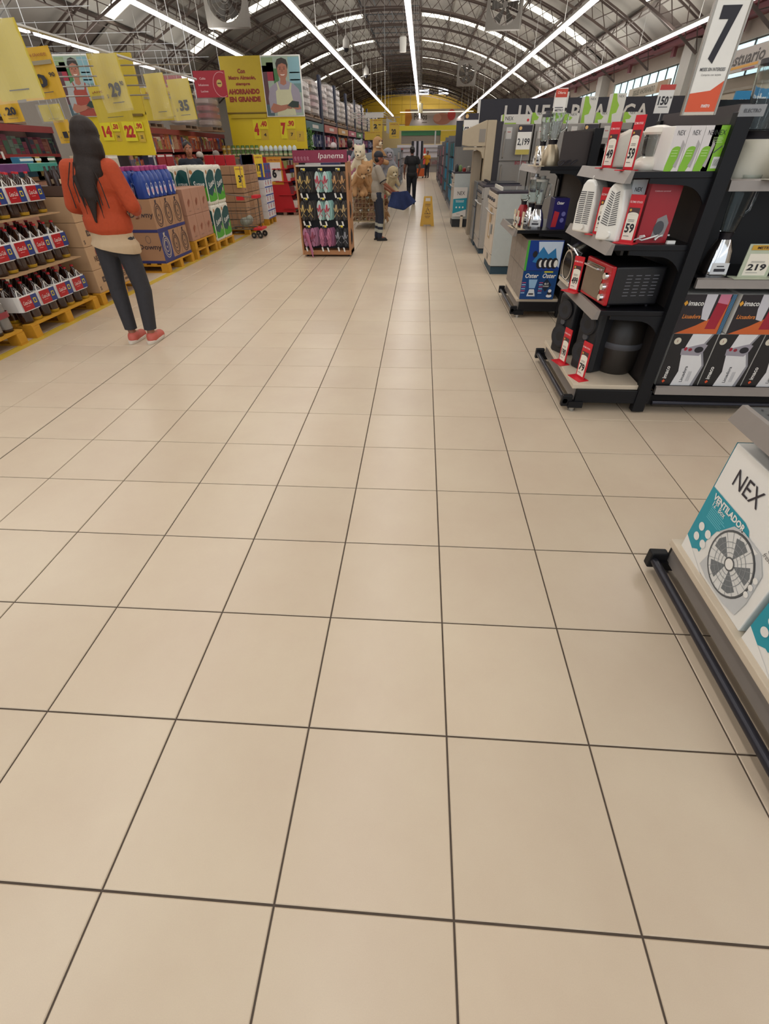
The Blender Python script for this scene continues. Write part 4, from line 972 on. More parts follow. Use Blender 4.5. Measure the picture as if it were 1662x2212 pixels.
# ================================================================= LEFT SIDE: pallets and floor stacks (front faces +x)
def pallet(label, x, y, w=1.0, d=1.1, h=.13, z=0, group=None):
    """w runs along the aisle, d away from it"""
    t = thing('pallet', label, 'pallet', (x, y, z), AL)
    for k in range(7):
        yy = .005 + k * (d - .1) / 6; MB().box(-w / 2, yy, h - .02, w / 2, yy + .095, h, PALLETY).build('slat', PALLETY, t, bevel=.002)
    for k in range(3):
        xx = -w / 2 + k * (w - .1) / 2; MB().box(xx, 0, h - .04, xx + .1, d, h - .02, PALLETY).build('stringer', PALLETY, t)
        MB().box(xx, 0, 0, xx + .1, d, .018, PALLETY).build('runner', PALLETY, t)
        for yy in (0, d / 2 - .06, d - .12): MB().box(xx, yy, .018, xx + .1, yy + .12, h - .04, PALLETY).build('block', PALLETY, t, bevel=.002)
    return t
XF = -3.86
PY = {'P0': 3.85, 'P1': 5.07, 'P2': 6.22}
pallet('yellow wooden pallet under the grey bottles at the left edge', XF, 3.83, 1.05, 1.1)
pallet('yellow wooden pallet under the packs of cola bottles', XF, 5.07, 1.17, 1.1)
pallet('yellow wooden pallet behind the standing woman under the beer cartons', XF, 6.28, 1.1, 1.1)
pallet('yellow wooden pallet under the cartons printed with big rings', XF, 8.1, 1.0, 1.1)
pallet('upper yellow pallet of two, under the plain reddish cartons', XF + .02, 9.2, 1.0, 1.1, .135, .137)
pallet('lower yellow pallet of two, under the plain reddish cartons', XF + .02, 9.2, 1.0, 1.1, .135)
pallet('yellow wooden pallet under the green toilet paper packs', XF + .04, 10.16, .9, 1.1)
pallet('yellow wooden pallet under the brown carton stack, beside the hand cart', XF + .06, 12.2, 1.2, 1.1)
pallet('yellow wooden pallet under the blue and white milk cartons', XF + .06, 13.6, .75, .8)

# cola packs: 2 x 2 bottles in a printed sleeve
COLA = M('2a1512', .12, spec=.8); COLAC = M('3c2418', .12, spec=.8); INCA = M('a8841c', .15, spec=.8); CLEAR = M('7f7a74', .15, spec=.8)
LABR = M('a8141e', .3, var=.03); LABB = M('263a78', .3, var=.03)
def bottle_geo(col, top, cap, parent, x, y, grey=False):
    m = MB(); r = .065
    m.lathe([(.03, 0), (r * .9, .004), (r, .03), (r, .17), (r * .97, .18), (r, .19), (r * .93, .225), (r * .6, .28), (.018, .315), (.016, .335)], (x, y, 0), 16, col, sq=None)
    b = m.build('bottle', col, parent, smooth=True)
    c = MB(); c.cyl((x, y, .335), (x, y, .352), .018, n=10, mat=cap); c.build('cap', cap, b, smooth=True)
    s = MB(); s.lathe([(r * .935, .226), (r * .62, .279)], (x, y, .001), 16, M('cfccc6', .2)) if False else None
    m2 = MB(); F0 = FRONT(x, y - r - .001, 0)
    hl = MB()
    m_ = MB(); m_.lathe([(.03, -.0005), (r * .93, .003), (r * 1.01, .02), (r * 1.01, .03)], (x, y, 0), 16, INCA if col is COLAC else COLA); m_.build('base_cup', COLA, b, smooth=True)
    # white collar chevron on the shoulder
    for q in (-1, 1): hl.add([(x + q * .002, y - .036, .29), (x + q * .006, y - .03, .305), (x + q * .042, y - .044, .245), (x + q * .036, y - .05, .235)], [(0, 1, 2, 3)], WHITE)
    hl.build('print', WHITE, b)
    return b
def cola_pack(label, loc, rz, left, grey=False):
    t = thing('soda_pack', label, 'drinks pack', loc, rz)
    for i in range(2):
        for j in range(2):
            col = (COLAC if (i + j) % 2 else COLA) if not grey else CLEAR
            bottle_geo(col, None, RED if not grey else M('b02028'), t, -.067 + .134 * i, .07 + .134 * j)
    m = MB(); w, d = .135, .0605
    def slv(z0, z1, o, mat, x0=-1, x1=1):
        n = 5; pts = []
        for (cx, s) in ((-.058, 1), (.058, 1)): pass
        prof = [(-w, .2), (-w, .05), (-w * .9, .012), (-.09, -.001), (-.035, -.001), (.035, -.001), (.09, -.001), (w * .9, .012), (w, .05), (w, .2)]
        P = [(a * (1 + o * 8), b - o) for a, b in prof]
        vs = [(a, b, z0) for a, b in P] + [(a, b, z1) for a, b in P]; k = len(P)
        m.add(vs, [(i, i + 1, k + i + 1, k + i) for i in range(k - 1)], mat)
    if not grey:
        slv(.108, .25, .001, WHITE); 
        F = FRONT(0, -.004, 0)
        m.rect(F, -.12, .116, .03, .238, LABR); m.rect(F, .03, .116, .12, .238, LABB)
        m.text(F, 'Coca-Cola', -.045, .185, .034, .115, WHITE, bold=0, slant=.25, z=.003); m.rect(F, .05, .16, .092, .205, M('d8c020'), .003); m.rect(F, .058, .168, .084, .197, LABB, .0035)
        m.rect(F, -.08, .15, -.02, .155, M('d88080'), .003)
        m.text(F, 'PACK', -.02, .2305, .005, .03, DGREY, z=.003)
        # amber foot: own colour of the yellow drink, on the base cups
    else:
        slv(.13, .18, .001, M('8c3038', .25))
    m.build('label_sleeve', WHITE, t)
    return t
proto = cola_pack('p', (0, 0, 0), AL, True); gproto = cola_pack('g', (0, 0, 0), AL, True, True)
rows = ['bottom', 'middle', 'top']; cols = ['first', 'second', 'third', 'fourth']
first = True
cardm = M('a8855e', .8)
for L in range(3):
    z = .131 + L * .425
    for r in range(2):
        for c in range(4):
            y = 4.635 + c * .283 + (.02 if L == 1 else 0); x = XF - .03 - r * .285 - (.05 * L)
            lb = '%s cola pack from the left in the %s layer, %s row' % (cols[c], rows[L], ['front', 'back'][r])
            if first: o = proto; o.location = (x, y, z); first = False
            else: o = dup(proto, (x, y, z))
            o['label'] = lb; o['group'] = 'cola packs in printed sleeves'
    if L < 2:
        s = MB().box(-.57, 0, 0, .57, .85, .006, cardm).build('layer_sheet', cardm); s.location = (XF + .0 - .05 * (L), 5.07, z + .415); s.rotation_euler[2] = AL
        tag(s, 'cardboard sheet between the %s and %s layers of cola packs' % (rows[L], rows[L + 1]), 'cardboard')
first = True
for L in range(2):
    for r in range(2):
        for c in range(4):
            y = 3.47 + c * .245; x = XF - .03 - r * .26; z = .131 + L * .38
            if first: o = gproto; o.location = (x, y, z); first = False
            else: o = dup(gproto, (x, y, z))
            o['label'] = '%s grey bottle pack in the %s layer at the left edge, %s row' % (cols[c], rows[L], ['front', 'back'][r]); o['group'] = 'grey bottle packs at the left edge'
s = MB().box(-.52, 0, 0, .52, .7, .006, cardm).build('layer_sheet', cardm); s.location = (XF, 3.83, .49); s.rotation_euler[2] = AL
tag(s, 'cardboard sheet on the lower layer of grey bottles', 'cardboard')
# party flags strip on top of cola
for k in range(5):
    c_ = ['6a3a72', '5c3468', '2f8f88', '6a3a72', '3a8f80'][k]
    carton('snack_tray', 'purple and teal printed tray behind the cola stack, %s from the left' % ['first', 'second', 'third', 'fourth', 'fifth'][k], 'tray', .55, .3, .08, (-4.75, 4.6 + k * .57, 1.30), AL, M(c_, .3, var=.3, scale=12), None, tape=False)
for k in range(3):
    carton('shipping_carton', 'flat brown carton behind the cola stack, %s from the left' % ['first', 'second', 'third'][k], 'box', .6, .35, .19, (-5.3, 4.9 + k * .65, 1.36), AL, CARD)

# beer cartons behind woman: 4 high, 2 wide
def negra(p, F, w, h, kind=0):
    if kind == 0:
        p.rect(F, -w * .2, h * .4, w * .25, h * .65, M('4a3a32')); p.text(F, 'CUSQUEÑA', .01, h * .52, .03, .16, M('c9a98a'), z=.003); p.text(F, 'S', -w * .4, h * .2, .04, .03, M('4a3a32'))
    else:
        p.text(F, 'NEGRA', 0, h * .45, .06, .2, M('4a3026')); p.poly(F, [(-.04, h * .6), (0, h * .62), (0, h * .85), (-.015, h * .95), (-.025, h * .85), (-.04, h * .8)], M('8a3a30'), .002); p.rect(F, -.05, .03, .08, .055, M('5a4538'))
for r, y in enumerate((5.98, 6.42)):
    for L in range(4):
        carton('beer_carton', 'beer carton printed in dark ink, %s column, %s from the bottom' % (['left', 'right'][r], ['first', 'second', 'third', 'fourth'][L]), 'box', .43, .4, .24, (XF - .01, y, .131 + L * .243), AL, M('b08f6c', .8, var=.06, scale=5), (lambda p, F, w, h, q=(L + r) % 2: negra(p, F, w, h, q)), group='beer cartons behind the woman', tape=False)
for k in range(2):
    t = thing('bottle_tray', ['open tray of small dark bottles on the beer cartons, nearest the cola', 'open tray of small dark bottles on the beer cartons, nearest the woman'][k], 'tray', (XF - .02, 5.98 + k * .44, 1.107), AL)
    MB().box(-.21, 0, 0, .21, .3, .09, M('4a3428', .6)).build('tray', CARD, t)
    for i in range(5):
        for j in range(2):
            m = MB(); m.lathe([(.032, .09), (.032, .18), (.012, .235), (.012, .26)], (-.165 + .082 * i, .05 + .09 * j, 0), 10, M('2e1c18', .25)); m.rect(FRONT(-.165 + .082 * i, .016 + .09 * j, 0), -.02, .11, .02, .15, M('c8b090'), .002)
            b = m.build('bottle', M('2e1c18', .25), t, smooth=True)
# softener cartons with rings
def rings(p, F, w, h, blue=False):
    p.rect(F, -w / 2, 0, w / 2, h * .1, M('2b2f6a'), .0018)
    if blue: p.rect(F, -w / 2, 0, w / 2, h, M('2d3670'), .0016)
    c_ = M('c8b8a0') if blue else M('3a2c30')
    for dx, dy, s in ((0, .5, 1), (.0, .53, .55), (.03, .5, .8)): p.ring(F, dx * w, h * dy, w * .36 * s, h * .36 * s, .010, c_, .003 + s * .001)
    p.disc(F, 0, h * .5, .012, .016, c_, .004); p.poly(F, [(-.02, h * .82), (.01, h * .86), (.03, h * .97), (-.03, h * .95)], c_, .003)
def downy(p, F, w, h):
    p.rect(F, 0, 0, w, h * .09, M('2b2f6a'), .0018); p.text(F, 'Downy', w * .62, h * .52, .09, .36, M('3a2c30'), bold=.02); p.ring(F, w * .62, h * .78, .04, .05, .006, M('5a4a4a'))
CARDD = M('a37c5c', .8, var=.05, scale=5)
for L in range(2):
    for k in range(3):
        for r in range(2):
            if r == 1 and k > 0: continue
            carton('softener_carton', 'carton printed with ring drawings, %s from the left in the %s layer%s' % (['first', 'second', 'third'][k], ['lower', 'upper'][L], ', rear' if r else ''), 'box', .325, .48, .405, (XF - .02 - r * .485, 7.77 + k * .33, .131 + L * .408), AL, CARDD,
                   (lambda p, F, w, h, b=(L == 0 and k == 0): rings(p, F, w, h, b)) if r == 0 else None, (-1, downy) if k == 0 else None, tape=False, group='ring printed cartons')
# blue jugs
def jug(loc, rz):
    BL = M('23418f', .3, var=.05); t = thing('detergent_jug', 'x', 'jug', loc, rz)
    m = MB(); m.lathe([(.07, 0), (.08, .01), (.08, .2), (.07, .27), (.045, .31), (.035, .325)], (0, .08, 0), 20, BL, sx=.8, sy=1.0, sq=3.2); m.build('body', BL, t, smooth=True)
    m = MB(); m.lathe([(.04, .32), (.042, .325), (.042, .365), (.036, .37)], (0, .08, 0), 16, M('a8407c', .35)); m.build('cap', RED, t, smooth=True)
    m = MB(); F = FRONT(0, -.004, 0); n = 20
    m.disc(F, .01, .11, .034, .075, M('c9cdd8'), .0005); m.disc(F, .01, .15, .022, .022, M('3a4a90'), .001); m.disc(F, .01, .09, .022, .03, M('c08aa8'), .001); m.build('print', WHITE, t)
    m = MB(); m.tube([(.02, .16, .3), (.02, .2, .27), (.02, .2, .18), (.02, .165, .14)], .012, 8, BL); m.build('handle', BL, t, smooth=True)
    return t
j0 = None; names = ['first', 'second', 'third', 'fourth', 'fifth', 'sixth', 'seventh']
for r in range(2):
    for k in range(7):
        loc = (XF - .04 - r * .22, 7.68 + k * .137 + (.05 if k > 4 else 0), .948)
        if j0 is None: j0 = o = jug(loc, AL)
        else: o = dup(j0, loc)
        o['label'] = '%s blue jug with pink cap from the left, %s row' % (names[k], ['front', 'back'][r]); o['group'] = 'blue jugs on the ring printed cartons'
# plain reddish cartons
CARDR = M('a87d66', .8, var=.06, scale=5)
def plainc(p, F, w, h):
    p.poly(F, [(-.05, h * .5), (.02, h * .62), (.06, h * .55), (0, h * .35), (-.04, h * .3)], M('8a5038'), .002); p.text(F, 'DEMATIC', 0, h * .15, .014, .1, M('8a6a58'))
for L in range(2):
    for k in range(3):
        carton('plain_carton', 'plain reddish brown carton, %s from the left in the %s layer' % (['first', 'second', 'third'][k], ['lower', 'upper'][L]), 'box', .325, .42, .36, (XF, 8.87 + k * .33, .275 + L * .363), AL, CARDR, plainc, group='plain reddish cartons on two pallets', tape=False)
# toilet paper packs
def paper_pack(label, loc, rz, w=.42, h=.56, d=.3):
    GRN = M('1d4f50', .3); WP = M('dad6c8', .5); t = thing('paper_pack', label, 'toilet paper pack', loc, rz)
    MB().box(-w / 2, 0, 0, w / 2, d, h, WP).build('wrapped_block', WP, t, bevel=.025, seg=3)
    for F_, n, nm in ((FRONT(0, 0, 0), w, 'print'), (LEFT(-w / 2, d / 2, 0), d, 'print')):
        m = MB(); a = n / 2 - .012
        m.poly(F_, [(-a, h * .2), (-a, h * .7)] + [(-a + 2 * a * (k / 8), h * .7 + h * .22 * math.sin(PI * k / 8 * .75)) for k in range(1, 9)] + [(a, h * .35), (0, h * .15)], GRN, .002)
        m.poly(F_, [(-a, h * .08), (-a, h * .3), (-a * .2, h * .22), (a, h * .5), (a, h * .12), (a * .3, h * .08)], M('4fa332', .35), .003)
        m.text(F_, 'Suave', 0, h * .55, .09, n * .68, WHITE, bold=.01, slant=.25, z=.004, rot=.25 if F_.n.y < -.5 else 0)
        m.disc(F_, -a * .7, h * .86, .03, .03, M('b07a4a'), .004); m.disc(F_, a * .55, h * .35, .025, .035, M('c090a8'), .004)
        m.build('print', WHITE, t)
    m = MB()
    for k in range(4):
        for j in range(3): m.ell((-w / 2 + .055 + k * (w - .11) / 3, .05 + j * .1, h - .002), (.048, .048, .016), WP, 10)
    for k in range(4): m.ell((-w / 2 + .055 + k * (w - .11) / 3, .05, .012), (.05, .05, .03), WP, 10)
    m.build('roll_tops', WP, t, smooth=True)['kind'] = 'stuff'
    return t
pp = None
for L in range(2):
    for r in range(2):
        for k in range(2):
            loc = (XF + .03 - r * .31 , 9.95 + k * .43, .131 + L * .575)
            lb = 'green and white paper pack, %s layer, %s, %s row' % (['lower', 'upper'][L], ['nearer', 'farther'][k], ['front', 'back'][r])
            if pp is None: pp = o = paper_pack(lb, loc, AL)
            else: o = dup(pp, loc)
            o['label'] = lb; o['group'] = 'paper packs beside the reddish cartons'
for k in range(5):
    o = dup(pp, (XF - .45, 8.05 + .43 * k, .70), label='green and white paper pack in the row behind the blue jugs, %s from the left' % names[k])
for k in range(3):
    carton('base_carton', 'brown carton under the row of paper packs, %s' % names[k], 'box', .7, .38, .56, (XF - .46, 8.25 + .71 * k, .137), AL, CARDR, None) if k else None
# brown stack of cartons, each a carton (like bricks)
LAB = M('8d6a4c', .8)
for L in range(7):
    for k in range(4):
        w = .29; 
        carton('small_carton', 'small brown carton, %s course from the floor, %s from the left' % (names[L], names[k]), 'box', w - .004, .45, .151, (XF + .07, 11.77 + k * .297, .131 + L * .158), AL, M(['a17c5c', '8f6a49', '9c7858'][(L * 3 + k) % 3], .8, var=.08, scale=6), (lambda p, F, w, h: (p.rect(F, -w / 2, 0, w / 2, .005, M('4a3628')), p.rect(F, w / 2 - .005, 0, w / 2, h, M('4a3628')), p.rect(F, -.05, .05, .05, .065, M('6f5038')))), (-1, lambda p, F, w, h: (p.rect(F, 0, 0, w, .006, M('4a3628')), p.rect(F, w * .5, .0, w * .5 + .006, h, M('4a3628')))) if k == 0 else None, tape=False, group='brick-like stack of small brown cartons', bevel=.006)
    for k in range(1):
        carton('small_carton', 'small brown carton in the rear half of the stack, %s course' % names[L], 'box', .29, .3, .155, (XF + .07 - .455, 11.77, .131 + L * .158), AL, M('97714f', .8), None, tape=False, group='rear cartons of the brown stack', bevel=.003)
# notebooks row on top
nbc = ['b01c28', 'b01c28', 'b01c28', '1f2a4c', 'd8d4cc', '2f7a48', 'c9a030', '8c2a4a', 'd8d4cc', '38608c', 'b8505c', 'e0dcd0', '486a40', 'a03038', '305080', 'd0b890', '7a2c38']
for k, c_ in enumerate(nbc):
    o = MB().box(-.1, 0, 0, .1, .02 if k > 2 else .03, .17, M(c_, .4)).build('notebook', M(c_, .4), bevel=.003)
    MB().box(-.095, .003, .003, .095, (.02 if k > 2 else .03) - .003, .1715, WHITE).build('pages', WHITE, o)
    if k < 3: o.location = (-4.42 + .22 * k, 11.66, 1.238)
    else: o.location = (-3.85, 11.9 + k * .055, 1.238); o.rotation_euler[2] = AL
    tag(o, ['red notebook facing front on the brown stack, leftmost', 'red notebook facing front on the brown stack, middle', 'red notebook facing front on the brown stack, right'][k] if k < 3 else 'thin upright notebook in the row on the brown stack, %s from the near end' % ['1st', '2nd', '3rd', '4th', '5th', '6th', '7th', '8th', '9th', '10th', '11th', '12th', '13th', '14th'][k - 3], 'notebook', 'notebooks on the brown stack')
for k, (c_, y) in enumerate([('2e6a8a', 6.9), ('2a5f40', 7.3), ('b0903a', 7.15), ('b5a58a', 8.1), ('254c3a', 8.4), ('c9bfae', 8.9), ('1f2648', 10.25), ('9c1c28', 10.62), ('9c1c28', 10.98)]):
    o = MB().box(-.16, 0, 0, .16, .1, .2, M(c_, .4)).build('display_carton', M(c_, .4), bevel=.003); o.location = (-4.95, y, 1.24); o.rotation_euler[2] = AL
    MB().rect(FRONT(0, 0, 0), -.14, .16, .14, .185, WHITE).build('print', WHITE, o)
    tag(o, 'upright display carton behind the front stacks, %s, %s from the left' % (['blue', 'dark green', 'mustard', 'beige', 'deep green', 'cream', 'navy', 'red', 'crimson'][k], (names + ['eighth', 'ninth'])[k]), 'box')
    MB().box(-.2, -.02, -.04, .2, .14, 0, CARD).build('tray', CARD, o)
for k in range(6):
    s = carton('base_carton', 'brown carton under the display cartons behind the front stacks, %s' % names[k], 'box', .8, .4, 1.19, (-4.95, 6.7 + .81 * k, .0), AL, CARDR, None)
# milk cartons
for L in range(7):
    for k in range(3):
        for s_ in range(1):
            c_ = '3a4a8c' if L > 4 else 'd5d2d2'
            def milk(p, F, w, h, L=L):
                if L > 4: p.rect(F, -w * .3, h * .2, w * .3, h * .8, M('7a3a5c'))
                else: p.rect(F, -w / 2, 0, w / 2, h * .16, M('3c4f9a')); p.disc(F, 0, h * .55, .03, .035, M('c04858')); p.text(F, 'M', 0, h * .85, .03, .06, M('3c4f9a'))
            carton('milk_carton', '%s carton, %s course from the pallet, %s from the left' % ('blue' if L > 4 else 'white and blue', names[L], names[k]), 'box', .235, .4, .155, (XF + .08, 13.35 + k * .24, .131 + L * .158), AL, M(c_, .5), milk, tape=False, group='milk cartons stacked beyond the brown stack', bevel=.003)
def yprice(label, loc, rz, w, h, num, sup='', bg='e0c030', border=None, head='OFERTA'):
    t = thing('price_card', label, 'price sign', loc, rz)
    MB().box(-w / 2, 0, 0, w / 2, .004, h, M(bg, .4)).build('card', YELLOW, t); F = FRONT(0, 0, 0); p = MB()
    if border: p.rect(F, -w * .46, h * .04, w * .46, h * .96, M('d89a30')); p.rect(F, -w * .4, h * .12, w * .4, h * .8, M('e4e0da'), .002)
    p.text(F, head, 0, h * .88, h * .07, w * .8, M('8a3a20'), z=.003)
    p.text(F, num, -w * .06, h * .42, h * .36, w * (.3 if len(num) == 1 else .45), INK, bold=.05, z=.003)
    if sup: p.text(F, sup, w * .27, h * .54, h * .12, w * .2, INK, bold=.03, z=.003)
    p.rect(F, -w * .2, h * .12, w * .2, h * .14, DGREY, .003); p.build('print', INK, t)
    return t
yprice('yellow card reading 3 on the brown carton stack', (-3.82, 11.62, .86), .45, .18, .36, '3', "90")
yprice('yellow card reading 17 on the milk cartons', (-3.84, 13.226, .98), .5, .2, .42, '17', "")
# red dump display with 6.90
t = thing('display_stand', 'red cardboard display stand with snack shelves and a 6.90 sign', 'display', (-3.62, 15.45, 0), 0)
RD = M('b3141e', .5, var=.05)
m = MB(); m.prism(FRONT(0, 0, 0), [(-1.3, .07), (0.02, .07), (-.08, .6), (-.2, 1.22), (-.26, 1.3), (-1.1, 1.36), (-1.3, 1.3)], -.04, 0, RD); m.build('side_panel', RD, t)
m = MB(); m.prism(FRONT(0, 0, 0), [(-1.3, .07), (-.15, .07), (-.22, .6), (-.33, 1.22), (-1.3, 1.3)], -1.1, -.04, RD); m.build('core', RD, t)
for k, (z, x) in enumerate([(.16, .02), (.48, -.05), (.78, -.1), (1.06, -.16)]):
    s_ = MB(); s_.box(x - .35, -.05, z, x + .1, 1.1, z + .02, RD); s_.box(x + .08, -.05, z, x + .1, 1.1, z + .09, RD); s_.build('shelf', RD, t)
    m = MB()
    for q in range(6): m.box(x - .1, .02 + q * .17, z + .02, x + .07, .15 + q * .17, z + .19, M(['d8d0c4', '7a3038', 'c8c0b8', '8a8a50'][(q + k) % 4], .35))
    m.build('snack_bag', WHITE, t)
for a in (-1.2, -.3, .0): MB().box(a - .05, .0, 0, a + .05, 1.0, .07, M('8c6a58', .7)).build('block', CARD, t)
F = FRONT(-.62, -.006, .78)
o = yprice('large white and orange sign reading 6.90 on the red display', (-4.06, 15.445, .72), 0, .42, .62, '6', '90', 'c9882c', True, 'SUPER PRECIO')
# yellow bottle stack behind it
for k in range(8):
    m = MB(); m.ell((0, 0, .07), (.13, .16, .075), M('b8901c', .4), 12); o = m.build('yellow_bag', M('b8901c', .4), smooth=True); o.location = (-3.5 + (k % 2) * .24, 17.1, .01 + (k // 2) * .15 * 2)
    if k > 5: pass
    tag(o, 'yellow rice bag in the pile behind the red display, %s course, %s side' % (['first', 'second', 'third', 'fourth'][k // 2], ['left', 'right'][k % 2]), 'bag', 'yellow bags behind the red display')
    o.location.z = .001 + (k // 2) * .14
for k in range(8, 18):
    o2 = o.copy(); COL.objects.link(o2); o2.location = (-3.5 + (k % 2) * .24, 17.1, .001 + (k // 2) * .14); o2['label'] = 'yellow rice bag in the pile behind the red display, %s course, %s side' % (names[min(6, k // 2)] if k // 2 < 7 else ['eighth', 'ninth'][k // 2 - 7], ['left', 'right'][k % 2])
# small hand cart
t = thing('hand_cart', 'small grey trolley with red trim parked at the brown stack', 'cart', (-3.55, 11.15, 0), 0)
GM = M('6c6660', .4, .5)
MB().tube([(-.5, -.05, .17), (.1, -.05, .17), (.1, .35, .17), (-.5, .35, .17), (-.5, -.05, .17)], .012, 6, GM).build('frame', GM, t, smooth=True)
m = MB()
for k in range(7): m.cyl((-.5 + .1 * k, -.05, .17), (-.52 + .1 * k * 1.05, -.05, .55), .004, n=5, mat=GM)
for k in range(4): m.tube([(-.52, -.06, .25 + .1 * k), (.13, -.06, .25 + .1 * k), (.13, .37, .25 + .1 * k)], .004, 5, GM)
m.build('wire_basket', GM, t)['kind'] = 'stuff'
MB().tube([(-.55, -.06, .8), (-.1, -.06, .74), (.16, -.06, .73)], .012, 6, M('7c6c60', .4)).build('handle', GM, t, smooth=True)
MB().tube([(.12, .15, .17), (.14, .15, .73)], .012, 6, GM).build('post', GM, t)
MB().box(.08, -.08, .71, .2, .2, .76, RED).box(-.24, -.08, .68, -.1, .0, .74, RED).build('red_grip', RED, t)
MB().box(.02, -.1, .15, .2, .3, .19, RED).build('red_bumper', RED, t, bevel=.006)
for (x, y) in ((0, -.05), (.14, -.05), (0, .3), (.14, .3)):
    w_ = MB().cyl((x, y - .015, .055), (x, y + .015, .055), .055, n=16, mat=M('2a2826', .6)).build('wheel', INK, t, smooth=True); MB().cyl((x, y - .018, .055), (x, y + .018, .055), .02, n=10, mat=STEEL).build('hub', STEEL, w_)
blob('plastic_bag', [('e', (-.15, 0, 0), (.12, .08, .09)), ('e', (-.05, .02, .04), (.08, .07, .09))], .02, M('8c9082', .25, var=.2), t, 2, loc=(-.05, .12, .28))

# ---------------------------------------------------------------- sandal display
t = thing('sandal_display', 'wooden framed sandal display with a wine red header reading Ipanema', 'display', (-1.62, 9.0, 0), .0)
WR = M('7d1c3c', .45)
w = .86; h = 1.32
MB().box(-w / 2 + .02, .0, .03, w / 2, .42, .1, WOOD).build('base', WOOD, t, bevel=.004)
MB().box(w / 2 - .035, -.01, .03, w / 2, .43, 1.33, WOOD).build('side_panel', WOOD, t, bevel=.003)
MB().box(-w / 2 , -.01, .03, -w / 2 + .03, .43, 1.32, WOOD).build('side_panel', WOOD, t, bevel=.003)
MB().box(-w / 2 + .03, .24, .1, w / 2 - .035, .26, 1.32, M('25262c', .5)).build('back_panel', INK, t)
MB().box(-w / 2, -.02, 1.32, w / 2, .02, 1.475, WR).build('header', WR, t)
MB().box(-w / 2 + .03, -.02, 1.27, w / 2 - .035, .2, 1.29, M('b8b4ae', .4)).build('top_shelf', STEEL, t)
p = MB(); F = FRONT(0, -.02, 1.32); p.text(F, 'Ipanema', .17, .075, .09, .4, WHITE, bold=-.005, slant=.25, z=.003)
for k in range(5): p.ring(F, -.39 + .05 * k, .06, .014, .014, .004, M('d8a8b8'), .003, 10)
for k in range(5): p.rect(F, -.4 + .05 * k, .032, -.37 + .05 * k, .036, M('d8a8b8'), .003)
p.build('print', WHITE, t)
MB().box(-.25, .02, 1.29, .0, .18, 1.31, WHITE).box(.0, .02, 1.29, .3, .18, 1.315, M('3f4070', .5)).build('folded_items', WHITE, t)
for x in (-.36, .38):
    MB().cyl((x, .06, 0), (x, .06, .03), .02, n=8, mat=INK).build('caster', INK, t); MB().cyl((x, .36, 0), (x, .36, .03), .02, n=8, mat=INK).build('caster', INK, t)
for r in range(3):
    for c in range(3):
        x = -.28 + .28 * c; z = 1.25 - r * .385
        MB().cyl((x, .2, z - .03), (x, -.06, z - .02), .004, n=6, mat=STEEL).box(x - .035, -.065, z - .035, x + .035, -.06, z, M('d8d4b0', .5)).box(x + .0, -.067, z - .03, x + .03, -.065, z - .005, YELLOW).build('price_hook', STEEL, t)
def sandal_pair(label, loc, sole, strap, back, droop=False):
    o = thing('flip_flops', label, 'sandals', loc, 0); o.scale = (1.5, 1.2, 1.18)
    SO = M(sole, .5); ST = M(strap, .45); BK = M(back, .5)
    for s in (-1, 1):
        pts = [(s * .008 + s * (.035 + .03 * math.cos(a) * (1 if math.sin(a) > 0 else .85)), -.14 + .12 * math.sin(a) * (1.0)) for a in [2 * PI * k / 18 for k in range(18)]]
        m = MB(); m.prism(FRONT(0, 0, 0), pts, 0, .014, SO); so = m.build('sole', SO, o)
        m = MB(); m.tube([(s * .008, -.016, -.12), (s * .028, -.038, -.16), (s * .04, -.022, -.07)], .007, 6, ST); m.tube([(s * .068, -.016, -.11), (s * .052, -.04, -.15), (s * .04, -.022, -.07)], .007, 6, ST)
        m.tube([(s * .012, -.018, -.21), (s * .04, -.02, -.17), (s * .066, -.018, -.22)], .004, 5, ST); m.build('strap', ST, so, smooth=True)
    MB().box(-.022, -.03, -.03, .022, .0, .0, INK).build('hanger', INK, o)
    for q in range(3):
        m = MB()
        for s in (-1, 1):
            pts = [(s * .008 + s * (.035 + .03 * math.cos(a)) + .02 + .012 * q, -.14 + .12 * math.sin(a)) for a in [2 * PI * k / 14 for k in range(14)]]
            m.prism(FRONT(0, .035 + .03 * q, 0), pts, 0, .012, BK)
        m.build('rear_pair', BK, o)
    m = MB()
    for q, x in enumerate((-.045, .02)): m.fbox(Fr((x, -.01 - .01 * q, -.32), (1, 0, .25 - .4 * q), (-.2, 0, 1)), 0, 0, .018, .055, 0, .002, M('d6d3cc', .4))
    m.build('hang_tag', WHITE, o)
    return o
spec = [[('2f2a26', 'b59a5c', '35302c'), ('b9ccc8', 'b03a4c', '9cc8c0'), ('3a2c24', 'b58a5c', '6c5238')],
        [('2f2a26', 'b59a5c', '35302c'), ('b9ccc8', 'b03a4c', '9cc8c0'), ('2b2826', 'b59a6c', '3a3430')],
        [('a8708c', '8c3c50', 'a8708c'), ('a8607c', 'b8708c', '98587a'), ('1c1c20', '8a8a90', '222228')]]
cn = [['gold strapped dark', 'red strapped pale blue', 'tan strapped brown'], ['gold strapped dark', 'red strapped pale blue', 'gold strapped black'], ['mauve pink', 'floral pink', 'silver strapped black']]
for r in range(3):
    for c in range(3):
        sandal_pair('%s flip flops hanging in the %s row, %s column of the display' % (cn[r][c], ['top', 'middle', 'bottom'][r], ['left', 'middle', 'right'][c]), (-1.62 - .28 + .28 * c, 9.0 - .03, 1.235 - r * .385), *spec[r][c])
o = blob('hanging_sandal', [('c', (-1.93, 8.93, .33), (-1.87, 8.9, .12), .05, .035, 12, .5), ('c', (-1.87, 8.9, .12), (-1.85, 8.88, .02), .035, .02, 12, .5)], .012, M('a8607c', .5), None, 2)
tag(o, 'pink sandal dangling over the wooden base of the display', 'sandal')

